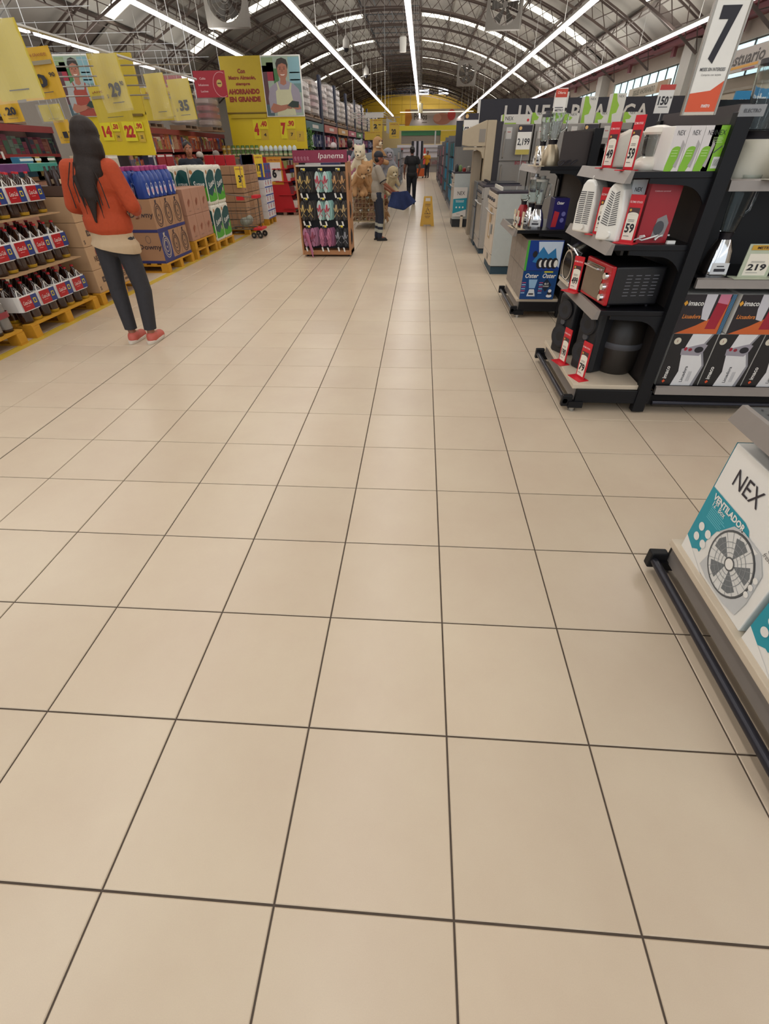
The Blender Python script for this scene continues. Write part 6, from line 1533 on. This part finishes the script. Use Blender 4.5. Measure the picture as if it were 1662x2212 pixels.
rt = [('1f7fa8', '2a8cae', '1c6a6c', '3a4a48'), ('1f86b0', '2a8cae', '4a8a80', '3c6c60'), ('8c4458', 'a85a6c', 'c8b0b0', '6c3448'), ('9c4a5c', 'c8c0b8', '8a8a90', '6a4a5c'), ('b8b0b0', '8a5060', '707c8c', 'a8a0a0')]
for k in range(5):
    hook_rack('rack on the right of the far aisle beyond the white cookers, %s one' % ['nearest teal', 'second blue', 'third wine red', 'fourth', 'farthest'][k], .85 , 17.5 + k * 3.8, AI, 2.9, [1.75, 1.8, 1.7, 1.6, 1.6][k], rt[k], k + 40, frame='6c6a6c')
o = blob('green_bundle', [('e', (1.1, 16.4, 1.82), (.16, .15, .12)), ('e', (1.0, 16.3, 1.95), (.06, .1, .1)), ('c', (1.02, 16.1, 1.85), (.95, 15.97, 1.5), .05, .04)], .03, M('2f6a44', .6, var=.3), None, 2); tag(o, 'green wrapped bundle on top of the teal rack', 'bundle')
# hanging frames and yellow 2.90 / 20 cards over the left of the aisle
t = thing('card_frame', 'silver overhead frame with hanging cards left of the far aisle', 'frame', (-1.9, 20, 0), 0)
for z in (2.30, 2.36, 2.42): MB().tube([(-.5, 0, z), (.6, 0, z), (.75, 5, z), (-.4, 5, z), (-.5, 0, z)], .012, 5, STEEL).build('frame_tube', STEEL, t)
MB().tube([(.55, 0, 2.30), (1.1, 0, 2.30)], .01, 5, STEEL).build('frame_tube', STEEL, t)
for q in range(9): MB().box(.62 + .012 * q, .3 + .5 * q, 1.9, .7 + .012 * q, .32 + .5 * q, 2.28, M('a8a6a0', .3)).build('hanging_card', WHITE, t)
MB().tube([(-.45, 0, 2.4), (-.45, 0, 7.05)], .006, 4, STEEL).tube([(.6, 0, 2.4), (.6, 0, 7.05)], .006, 4, STEEL).build('hanger_wire', STEEL, t)
def hcard(label, x, y, z, w, h, num, sup, top='2.4'):
    t = yprice(label, (x, y, z), 0, w, h, num, sup, 'c0a028', head='OFERTA'); MB().cyl((0, .002, h), (0, .002, max(h + .1, 2.31 - z)), .004, n=4, mat=STEEL).build('string', STEEL, t)
hcard('yellow hanging card reading 2.90 above the sandal display worker', -1.6, 19.98, 1.94, .42, .32, '2', '90')
hcard('yellow hanging card reading 20 right of the 2.90 card', -.99, 19.98, 1.75, .34, .42, '20', '')
hcard('yellow hanging card below the 2.90 card', -1.7, 19.98, 1.72, .6, .22, '', 'AHORRA')
s = MB().box(-.3, 0, 0, .3, .02, .12, M('c8c4bc')).build('name_board', WHITE); s.location = (-1.65, 19.97, 2.29); tag(s, 'small white board above the 2.90 card', 'sign')
# far end: butcher counter
t = thing('butcher_counter', 'meat department front with yellow stripe, green band and roller shutters at the far end', 'counter', (0, 45, 0), 0)
MB().box(-3, 0, 2.55, 3.6, .3, 2.82, M('c8b82a', .5)).build('yellow_stripe', YELLOW, t)
MB().box(-1.7, .1, 2.25, 1.3, .3, 2.53, M('2f7048', .5)).build('green_band', GREEN, t)
m = MB(); SHU = M('7a706a', .5)
for k in range(9): m.box(-1.7, .15, 1.75 + k * .056, 1.3, .2, 1.8 + k * .056, SHU)
m.build('roller_shutter', SHU, t)
MB().box(.85, .05, 1.7, .95, .15, 2.5, STEEL).build('post', STEEL, t)
MB().box(1.3, 0, 1.9, 3.2, .3, 2.5, M('b8a02a', .5)).build('yellow_panel', YELLOW, t)
t2 = MB().box(-2.0, .0, .9, 1.9, .5, 1.7, M('c9c6cc', .4)); t2.build('white_cooler', WHITE, t)
for z in (.45, .9, 1.25, 1.5): MB().box(-2.0, -.1, z, 1.9, .0, z + .04, M('8a868c', .4)).build('cooler_shelf', STEEL, t)
MB().box(-2.0, 0, 0, 1.9, .6, .88, M('8f8a86', .5)).build('counter_base', STEEL, t)
goods_row(t, 3.8, .3, .5, .3, ['a8a0a0', 'c8c0c0', '7c5c5c', '8c8c80'], 77, y0=-.12)
s = thing('department_sign', 'long grey sign reading Pollos with meat photo on the yellow wall', 'sign', (.6, 60, 3.25), 0)
GS = M('a59c96', .6)
MB().box(-2.5, 0, 0, 3.4, .05, 1.25, GS).build('board', GS, s)
p = MB(); F = FRONT(0, 0, 0); p.text(F, 'Pollos', -.95, .7, .5, 1.3, M('3a342c'), z=.01); p.rect(F, -.8, .22, -.3, .28, M('5a4a40'), .01); p.poly(F, [(-2.5, 0), (-2.1, 0), (-1.8, .6), (-2.0, 1.25), (-2.5, 1.25)], M('c8822a'), .01)
p.disc(F, 1.2, .5, .9, .45, M('a8705c'), .012); p.disc(F, .7, .6, .4, .3, M('c08c78'), .016); p.disc(F, 2.1, .8, .4, .42, M('b03a34'), .014); p.build('print', INK, s)
MB().box(-3.0, -.3, 1.0, 4.2, -.26, 1.06, M('f4e8d0', .4, kind='emit', strength=1.5)).build('light_bar', WHITE, s)
MB().cyl((-2, .02, 1.25), (-2, .02, 3.8), .02, n=4, mat=STEEL).cyl((3, .02, 1.25), (3, .02, 3.8), .02, n=4, mat=STEEL).build('hanger_wire', STEEL, s)
t = thing('striped_banner', 'black and white striped banner at the end of the aisle', 'banner', (-.4, 40, .75), 0)
m = MB()
for k in range(5): m.box(-.38 + .156 * k, 0, 0, -.38 + .156 * (k + 1), .03, 1.12, M('1c1c26' if k % 2 == 0 else 'b8b8c4', .6))
m.build('fabric', INK, t); MB().cyl((-.39, .015, -.75), (-.39, .015, 1.15), .02, n=6, mat=STEEL).cyl((.4, .015, -.75), (.4, .015, 1.15), .02, n=6, mat=STEEL).build('pole', STEEL, t)
t = thing('traffic_cone', 'red cone with white band beside the striped banner', 'cone', (.12, 39.5, 0), 0)
MB().box(-.2, -.2, 0, .2, .2, .62, M('32383c', .6)).build('stand', INK, t); m = MB(); m.lathe([(.2, .62), (.17, .66), (.1, 1.1), (.085, 1.2), (.05, 1.5), (0, 1.5)], (0, 0, 0), 14, M('b8352a', .5)); m.build('cone', RED, t, smooth=True)
m = MB(); m.lathe([(.102, 1.1), (.087, 1.2)], (0, 0, 0), 14, WHITE); m.build('band', WHITE, t, smooth=True)
t = thing('shopping_cart', 'orange cart pushed by the man in the yellow shirt', 'cart', (-.2, 36.0, 0), 0)
m = MB().box(-.33, -.25, .1, .33, .25, .5, M('c0561c', .4)); m.build('basket', ORNG, t, bevel=.02); MB().box(-.3, -.2, .5, .22, .2, .95, M('3c4644', .6)).build('dark_load', INK, t)
for x in (-.24, .24): MB().cyl((x, -.2, .05), (x, -.16, .05), .05, n=10, mat=INK).build('wheel', INK, t)
# ceiling equipment
def dome(label, loc, top, s=1):
    t = thing('dome_camera', label, 'camera', loc); t.scale = (s, s, s)
    m = MB(); m.lathe([(0, .34), (.03, .34), (.05, .3), (.1, .24), (.11, .08), (.1, .06)], (0, 0, 0), 18, M('b8b4ae', .4)); m.build('housing', WHITE, t, smooth=True)
    m = MB(); m.lathe([(.0, -.03), (.05, -.015), (.08, .03), (.085, .07)], (0, 0, 0), 18, INK); m.build('lens_dome', INK, t, smooth=True)
    MB().cyl((0, 0, .34), (0, 0, (top - loc[2]) / s), .012, n=6, mat=STEEL).build('drop_pole', STEEL, t)
dome('white dome security camera hanging nearest, left of the middle', (-2.5, 20, 3.88), 7.0, 1.0)
dome('smaller dome camera farther back, left of the middle lights', (-2.65, 28, 4.0), 6.9, 1.1)
s = thing('pendant_speaker', 'white cylinder speaker hanging beside the middle light', 'speaker', (-.95, 26, 4.75), 0)
m = MB(); m.lathe([(0, -.22), (.13, -.22), (.14, .2), (.1, .24), (0, .24)], (0, 0, 0), 16, WHITE); m.build('cylinder', WHITE, s, smooth=True); MB().cyl((0, 0, .24), (0, 0, 2.3), .01, n=5, mat=STEEL).build('drop_pole', STEEL, s)
s = thing('pendant_speaker', 'small cylinder speaker hanging low at the end of the middle light', 'speaker', (-.25, 40, 3.55), 0)
m = MB(); m.lathe([(0, -.25), (.13, -.25), (.15, .2), (.1, .24), (0, .24)], (0, 0, 0), 14, M('c4bb96', .4)); m.build('cylinder', WHITE, s, smooth=True); MB().cyl((0, 0, .24), (0, 0, 3.52), .01, n=5, mat=STEEL).build('drop_pole', STEEL, s)
def fan(label, loc, s, top):
    t = thing('ceiling_fan', label, 'fan', loc); t.scale = (s, s, s)
    FM = M('8f8a84', .6); m = MB()
    n = 24
    outer = []; 
    for k in range(n):
        a0 = 2 * PI * k / n; a1 = 2 * PI * (k + 1) / n
        def sq(a): q = 1 / max(abs(math.cos(a)), abs(math.sin(a))); return (.5 * q * math.cos(a), .5 * q * math.sin(a))
        o0, o1 = sq(a0), sq(a1); i0, i1 = (.42 * math.cos(a0), .42 * math.sin(a0)), (.42 * math.cos(a1), .42 * math.sin(a1))
        for y in (-.1, .12): m.add([(o0[0], y, o0[1]), (o1[0], y, o1[1]), (i1[0], y, i1[1]), (i0[0], y, i0[1])], [(0, 1, 2, 3)], FM)
        m.add([(o0[0], -.1, o0[1]), (o1[0], -.1, o1[1]), (o1[0], .12, o1[1]), (o0[0], .12, o0[1])], [(0, 1, 2, 3)], FM); m.add([(i0[0], -.1, i0[1]), (i1[0], -.1, i1[1]), (i1[0], .12, i1[1]), (i0[0], .12, i0[1])], [(0, 1, 2, 3)], FM)
    m.build('frame', FM, t)
    for k in range(6):
        a = 2 * PI * k / 6; m = MB(); m.add([(.06 * math.cos(a), -.02, .06 * math.sin(a)), (.38 * math.cos(a - .3), -.04, .38 * math.sin(a - .3)), (.38 * math.cos(a + .25), .04, .38 * math.sin(a + .25)), (.06 * math.cos(a + .8), .02, .06 * math.sin(a + .8))], [(0, 1, 2, 3), (3, 2, 1, 0)], M('5a5652', .5)); m.build('blade', FM, t)
    MB().cyl((0, -.06, 0), (0, .06, 0), .07, n=12, mat=FM).build('hub', FM, t)
    m = MB()
    for r in (.12, .22, .32): m.tube([(r * math.cos(2 * PI * k / 16), -.11, r * math.sin(2 * PI * k / 16)) for k in range(17)], .004, 4, FM)
    m.build('guard', FM, t)
    MB().tube([(-.4, 0, .5), (-.4, 0, (top - loc[2]) / s)], .01, 5, STEEL).tube([(.4, 0, .5), (.4, 0, (top - loc[2]) / s)], .01, 5, STEEL).build('hanger_rod', STEEL, t)
fan('big square framed fan hanging upper left', (-5.5, 18, 4.72), 1.15, 6.4)
fan('square framed fan at the top, right of the middle light', (2.95, 26, 5.75), 1.35, 6.5)
fan('farther square framed fan right of the middle light', (2.2, 34, 4.6), 1.0, 6.6)
# ================================================================= PEOPLE (local frame: facing -y, feet at z 0, 1.7 m tall before scaling)
J0 = dict(head=(0, -.01, 1.57), neck=(0, .015, 1.42), sl=(.175, .01, 1.375), sr=(-.175, .01, 1.375), el=(.235, .02, 1.10), er=(-.235, .02, 1.10),
          wl=(.25, -.04, .86), wr=(-.25, -.04, .86), hl=(.09, 0, .90), hr=(-.09, 0, .90), kl=(.10, -.015, .49), kr=(-.10, -.015, .49), al=(.10, .02, .085), ar=(-.10, .02, .085), chest=(0, 0, 1.24), waist=(0, 0, 1.03), pel=(0, .005, .9))
def V(*a): return Vector(a)
def hand(prims, w, e, side, s=1.0, curl=.5):
    w = Vector(w); d = (w - Vector(e)).normalized(); sd = Vector((-1 * side, 0, 0)); sd = (sd - d * sd.dot(d)).normalized(); fw = d.cross(sd) * side; 
    if fw.y > 0: fw = -fw
    palm = w + d * .05
    prims.append(('c', w + d * .01, w + d * .085, .026, .036, 12, .5, tuple(sd)))
    for k in range(4):
        off = fw * (.027 - .018 * k); L = [.034, .04, .037, .029][k]
        p0 = w + d * .085 + off; p1 = p0 + d * L + sd * .006; p2 = p1 + d * L * .7 + sd * .022 * (1 + curl)
        prims.append(('c', p0, p1, .0095, .009, 8)); prims.append(('c', p1, p2, .009, .0075, 8))
    t0 = w + d * .035 + fw * .028; t1 = t0 + d * .03 + fw * .024; prims.append(('c', t0, t1, .012, .0105, 8)); prims.append(('c', t1, t1 + d * .028 + fw * .004, .0105, .008, 8))
def figure(label, loc, rz, s=1.0, J=None, skin='8f5f48', hair='1c1716', top='303030', pants='23242c', shoe='1a1a1c', sole='2a2a2a', sleeve=.5, hairstyle='short', female=False, topfn=None, hem=.86, waistcut=None, legs=True, turn=0, collar=None, vox=.0085, bulk=1.0, top_len=None, foot=1.0, ankle=0.0):
    j = dict(J0); j.update(J or {}); j = {k: Vector(v) for k, v in j.items()}
    t = thing('person', label, 'person', loc, rz); t.scale = (s, s, s)
    SK = M(skin, .55, var=.05); b = bulk
    H = j['head']; R = Matrix.Rotation(turn, 3, 'Z')
    def hp(x, y, z): return H + R @ Vector((x, y, z))
    pr = [('e', hp(0, .012, .035), (.078, .095, .1)), ('e', hp(0, -.02, -.03), (.06, .075, .085)), ('e', hp(0, -.045, -.075), (.035, .035, .03)), ('c', hp(0, -.088, .01), hp(0, -.106, -.025), .009, .014), ('e', hp(0, -.088, -.052), (.022, .012, .009))]
    for q in (-1, 1): pr += [('e', hp(q * .08, .01, .0), (.012, .02, .032)), ('e', hp(q * .035, -.075, .03), (.018, .012, .008)), ('e', hp(q * .045, -.06, -.02), (.02, .02, .02))]
    pr += [('c', j['neck'] - V(0, 0, .05), hp(0, .01, -.07), .058, .05)]
    pr += [('e', j['chest'] + V(0, 0, .03), (.15 * b, .1 * b, .16)), ('c', j['sl'], j['sr'], .05, .05), ('e', j['waist'], (.13 * b, .095 * b, .15)), ('e', j['pel'], (.155 * b, .11 * b, .11))]
    for q, S, E, Wr in ((1, 'sl', 'el', 'wl'), (-1, 'sr', 'er', 'wr')):
        pr += [('c', j[S], j[E], .048 * b, .038 * b), ('c', j[E], j[Wr], .037 * b, .025)]
        hand(pr, j[Wr], j[E], q)
    if legs:
        for Hh, K, A in (('hl', 'kl', 'al'), ('hr', 'kr', 'ar')):
            pr += [('c', j[Hh], j[K], .078 * b, .052), ('c', j[K], j[K] * .55 + j[A] * .45 + V(0, .012, 0), .05, .05), ('c', j[K] * .55 + j[A] * .45, j[A], .046, .034), ('c', j[A], j[A] + V(0, -.12, -.045), .035, .028)]
    body = blob('body', pr, vox, SK, t, 4)
    m = MB()
    for q in (-1, 1):
        m.ell(hp(q * .033, -.083, .018), (.012, .007, .007), WHITE, 10); m.ell(hp(q * .033, -.0895, .018), (.005, .003, .005), INK, 8)
        a = hp(q * .05, -.083, .04); c = hp(q * .018, -.092, .042); m.cyl(a, c, .004, .005, 6, M(hair, .8))
    m.build('eyes', INK, t)
    m = MB(); m.ell(hp(0, -.098, -.054), (.024, .006, .007), M('6e3530', .5), 10); m.build('mouth', RED, t, smooth=True)
    # clothes
    TM_ = M(top, .8, var=.08, scale=30, bump=.3); g_ = .016
    if topfn: topfn(t, j)
    else:
        L = top_len or hem
        pr = [('e', j['chest'] + V(0, 0, .03), (.168 * b, .122 * b, .17)), ('c', j['sl'], j['sr'], .066, .066), ('e', j['waist'], (.158 * b, .122 * b, .2)), ('e', j['pel'], (.175 * b, .13 * b, .12)), ('c', j['neck'] - V(0, 0, .06), j['neck'] + V(0, 0, -.005), .075, .064)]
        for S, E, Wr in (('sl', 'el', 'wl'), ('sr', 'er', 'wr')):
            if sleeve <= 1: pr += [('c', j[S], j[S].lerp(j[E], sleeve), .066 * b, .062 * b)]
            else: pr += [('c', j[S], j[E], .064 * b, .052 * b), ('c', j[E], j[E].lerp(j[Wr], sleeve - 1), .052 * b, .042)]
        blob('shirt', pr, vox * 1.3, TM_, t, 5, cut=[(V(0, 0, hem), V(0, 0, -1)), (j['neck'] + V(0, 0, .03), V(0, -.3, 1))])
    if legs:
        pr = [('e', j['pel'], (.168 * b, .12 * b, .12))]
        for Hh, K, A in (('hl', 'kl', 'al'), ('hr', 'kr', 'ar')):
            pr += [('c', j[Hh], j[K], .1 * b, .074), ('c', j[K], j[A] + V(0, 0, .0), .076, .056)]
        z = min(j['al'].z, j['ar'].z) + .01
        blob('trousers', pr, vox * 1.2, M(pants, .8, var=.15, scale=40, bump=.3), t, 4, cut=[(V(0, 0, 1.02), V(0, 0, 1))] + ([(V(0, 0, ankle), V(0, 0, -1))] if ankle else []))
        for A in ('al', 'ar'):
            a = j[A]; m = MB(); zz = a.z - .085
            up = [('e', a + V(0, -.01, -.03), (.045 * foot, .06 * foot, .05)), ('c', a + V(0, .012, -.045), a + V(0, -.13 * foot, -.053), .042 * foot, .038 * foot, 12, 1.0)]
            o = blob('shoe', up, .01, M(shoe, .6), t, 3, cut=[(V(0, 0, zz + .02), V(0, 0, -1))])
            m = MB(); pts = [(a.x + .047 * foot * math.cos(q) * (1 if math.sin(q) < 0 else .9), a.y - .055 + .13 * foot * math.sin(q)) for q in [2 * PI * k / 16 for k in range(16)]]
            m.prism(TOP(0, 0, 0), pts, zz + .001, zz + .028, M(sole, .6)); m.build('sole', WHITE, o, bevel=.004)
    HA = M(hair, .5, var=.3, scale=60)
    if hairstyle == 'short': blob('hair', [('e', hp(0, .025, .06), (.088, .098, .09)), ('e', hp(0, .05, .0), (.08, .06, .07))], .012, HA, t, 3, cut=[(hp(0, -.07, .05), R @ V(0, -1, -.7))])
    if hairstyle == 'bun': blob('hair', [('e', hp(0, .025, .06), (.088, .098, .09)), ('e', hp(0, .05, .0), (.08, .06, .07)), ('e', hp(0, .13, .05), (.04, .045, .04))], .012, HA, t, 3, cut=[(hp(0, -.07, .05), R @ V(0, -1, -.7))])
    if hairstyle == 'cap':
        o = blob('cap', [('e', hp(0, .01, .06), (.092, .108, .085))], .012, M(collar or '20222c', .7), t, 3, cut=[(hp(0, 0, .03), V(0, 0, -1))])
        m = MB(); m.ell(hp(0, -.12, .04), (.06, .07, .012), M(collar or '20222c', .7), 14, rot=R.to_3x3()); m.build('cap_brim', INK, o, smooth=True)
        blob('hair', [('e', hp(0, .04, .0), (.082, .065, .07))], .012, HA, t, 2)
    return t, j, hp, body
# --- woman in orange cardigan, back to the camera
def orange_top(t, j):
    OR = M('a8401c', .85, var=.1, scale=50, bump=.5); CR = M('b59c7c', .85, var=.07, scale=20, bump=.2)
    pr = [('e', (0, .0, .94), (.185, .135, .18)), ('e', (0, .0, .81), (.215, .165, .15))]
    blob('blouse', pr, .011, CR, t, 4, cut=[(V(0, 0, .815), V(.22, 0, -1))])
    pr = [('e', (0, .005, 1.28), (.19, .125, .16)), ('c', j['sl'], j['sr'], .07, .07), ('e', (0, .0, 1.12), (.19, .125, .2)), ('e', (.0, .0, 1.0), (.205, .15, .17)), ('c', j['neck'] - V(0, 0, .06), j['neck'] - V(0, 0, .01), .08, .062)]
    for S, E, Wr in (('sl', 'el', 'wl'), ('sr', 'er', 'wr')):
        pr += [('c', j[S], j[E], .07, .062), ('c', j[E], j[E].lerp(j[Wr], .62), .062, .05)]
    blob('cardigan', pr, .010, OR, t, 3, cut=[(V(0, 0, .925), V(.18, 0, -1))])
t, j, hp, body = figure('woman with very long dark hair, orange cardigan and coral sneakers seen from behind', (-2.69, 4.45, 0), PI, 1.0,
    dict(head=(-.05, -.03, 1.545), neck=(0, .01, 1.41), el=(.255, .0, 1.13), er=(-.26, .0, 1.13), wl=(.17, -.22, 1.06), wr=(-.17, -.22, 1.06), kl=(.125, -.01, .47), kr=(-.12, -.01, .47), al=(.11, .02, .085), ar=(-.08, .02, .085), hl=(.085, 0, .87), hr=(-.085, 0, .87), pel=(0, .01, .87)),
    hair='2a2320', pants='2b2a2e', shoe='b8584a', sole='cfc4b4', foot=1.2, ankle=.125, hairstyle='none', topfn=orange_top)
HA = M('29201c', .6, var=.5, scale=120, spec=.25)
blob('hair', [('e', (-.05, -.0, 1.60), (.1, .112, .11)), ('e', (-.045, .02, 1.5), (.122, .105, .15)), ('e', (-.03, .06, 1.38), (.12, .075, .13)), ('c', (-.02, .115, 1.34), (-.01, .14, 1.22), .085, .06, 16, .5, (0, 1, 0)), ('c', (-.01, .14, 1.22), (.01, .15, 1.02), .056, .01, 12, .5, (0, 1, 0)), ('c', (-.06, .125, 1.32), (-.07, .15, 1.05), .02, .005, 8), ('c', (.08, .12, 1.32), (.06, .15, 1.08), .02, .005, 8)], .010, HA, t, 3, cut=[(V(0, -.09, 1.58), V(0, -1, -.2))])
for k in range(7):
    x = -.13 + .045 * k; m = MB(); m.tube([(x * .6, .11, 1.42), (x, .145, 1.28), (x * 1.05 - .01, .155, 1.12 + .02 * (k % 3))], .004, 5, HA); m.build('hair_strand', HA, t, smooth=True)
m = MB(); m.box(-.035, -.31, 1.05, .035, -.3, 1.19, INK); m.build('phone', INK, t)
# --- worker in grey shirt holding a blue cloth, side view facing right (+x)
def worker_top(t, j):
    GY = M('968c7e', .85, var=.07, scale=30, bump=.3)
    pr = [('e', j['chest'] + V(0, 0, .03), (.185, .135, .18)), ('c', j['sl'], j['sr'], .075, .075), ('e', j['waist'], (.185, .15, .2)), ('e', (0, 0, .88), (.19, .155, .16)), ('c', j['neck'] - V(0, 0, .06), j['neck'] - V(0, 0, .02), .075, .062)]
    for S, E in (('sl', 'el'), ('sr', 'er')): pr += [('c', j[S], j[S].lerp(j[E], .8), .078, .082)]
    blob('work_shirt', pr, .012, GY, t, 3, cut=[(V(0, 0, .77), V(0, .12, -1))])
    CU = M('17171c', .8)
    for S, E in (('sl', 'el'), ('sr', 'er')):
        a = j[S].lerp(j[E], .86); b_ = j[S].lerp(j[E], .93); MB().cyl(a, b_, .086, .084, 16, CU).build('sleeve_cuff', CU, t, smooth=True)
    MB().lathe([(.068, 0), (.07, .03), (.062, .05)], (j['neck'].x, j['neck'].y, j['neck'].z - .02), 16, M('20222e', .8)).build('collar', INK, t, smooth=True)
t, j, hp, body = figure('worker in grey shirt, dark cap and reflective trouser bands holding a blue cloth', (-.86, 10.85, 0), PI / 2 + .25, .86,
    dict(head=(0, -.04, 1.55), el=(.24, -.05, 1.11), er=(-.24, -.1, 1.13), wl=(.2, -.3, .96), wr=(-.18, -.36, .96), kl=(.09, -.03, .48), al=(.09, .02, .085), ar=(-.09, -.02, .085), kr=(-.09, -.05, .48)),
    skin='8a5038', pants='1e2434', shoe='1c1b1e', sole='141416', hairstyle='cap', collar='1c1b24', topfn=worker_top)
for A, K in (('al', 'kl'), ('ar', 'kr')):
    for f, c_ in ((.32, 'a8a89c'), (.62, 'a8a89c')):
        a = j[K].lerp(j[A], f); b_ = j[K].lerp(j[A], f + .16); MB().cyl(a, b_, .071, .067, 16, M(c_, .4)).build('reflective_band', WHITE, t, smooth=True)
MB().box(-.05, -.17, .83, .02, -.14, .9, RED).build('red_tag', RED, t, bevel=.008)
m = MB(); m.add([(0, 0, 0), (.012, -.03, .0), (.012, -.03, .06), (0, 0, .06)], [(0, 1, 2, 3)], WHITE)
# the cloth: a hanging, folded square of fabric
m = MB(); n = 14; CL = M('1c2a52', .9, var=.3, scale=30, bump=.4)
pts2 = {}
vs = []
for i in range(n + 1):
    for k in range(n + 1):
        u = i / n; v = k / n
        top_ = Vector((-.57, .83)).lerp(Vector((-.27, .85)), u); bot = Vector((-.52, .42)).lerp(Vector((-.10, .68)), u)
        if u < .45: bot += Vector((-.13, .18)) * (1 - u / .45)
        p_ = top_.lerp(bot, v); zz = .03 * math.sin(u * 9 + v * 3) + .02 * math.sin(u * 21) * v
        vs.append((p_.x, 10.62 + zz, p_.y))
m.add(vs, [(i * (n + 1) + k, i * (n + 1) + k + 1, (i + 1) * (n + 1) + k + 1, (i + 1) * (n + 1) + k) for i in range(n) for k in range(n)], CL)
o = m.build('blue_cloth', CL, smooth=True); sd = o.modifiers.new('s', 'SOLIDIFY'); sd.thickness = .008; tag(o, 'dark blue cloth held out by the worker in the grey shirt', 'cloth')
# --- man in black walking away
t, j, hp, body = figure('man in black shirt and trousers with tied hair walking away down the aisle', (-.34, 18.6, 0), PI + .1, .90,
    dict(kl=(.1, -.06, .5), al=(.12, .2, .16), kr=(-.1, -.03, .49), ar=(-.1, -.02, .085), el=(.27, .03, 1.12), er=(-.29, .0, 1.12), wl=(.27, -.05, .9), wr=(-.25, -.12, .9)),
    skin='7c4c3a', top='1b1a1d', pants='191b24', shoe='141416', hairstyle='bun', hem=.8, bulk=1.15)
# --- man in yellow with the cart
figure('man in yellow polo shirt beside the orange cart at the far end', (.3, 36.3, 0), -.5, .80, dict(el=(.27, -.03, 1.12), wl=(.3, -.06, .88), er=(-.3, -.14, 1.16), wr=(-.4, -.36, 1.14)), top='c08a18', pants='1e222c', skin='7c4a38', vox=.012, hem=.82, bulk=1.15)
# --- woman with face turned, behind the pallets (bust and body)
figure('woman with tied dark hair and navy top standing behind the paper packs', (-4.42, 10.45, 0), -.9 + 1.5, .955, dict(head=(0, -.02, 1.57)), top='1c1f2c', pants='1e2028', hair='1c1713', skin='8f5c44', hairstyle='bun', hem=.84, turn=.2) if False else None
P1 = figure('woman with tied dark hair and navy top standing behind the jugs and paper packs', (-4.45, 10.75, 0), .55, .95, None, top='1c1f2c', pants='1e2028', hair='1c1713', skin='9a6348', hairstyle='bun', hem=.84)
figure('shopper in pale cap behind the notebooks, left of the grey capped one', (-5.02, 12.72, 0), PI, .86, None, top='2a2a34', hairstyle='cap', collar='b8b0a4', hem=.84, vox=.012)
figure('shopper in grey cap behind the notebooks', (-4.76, 13.05, 0), PI + .4, .87, None, top='38343c', hairstyle='cap', collar='8a8178', hem=.84, vox=.012)
figure('shopper in white cap behind the sandal display', (-2.35, 15.2, 0), PI, .95, None, top='9c9088', hairstyle='cap', collar='c4b8b8', hem=.84, vox=.012)
figure('dark haired shopper in the rack aisle behind the sandal display', (-2.2, 17.5, 0), PI - .3, 1.0, None, top='3a3844', hairstyle='short', hem=.84, vox=.012)
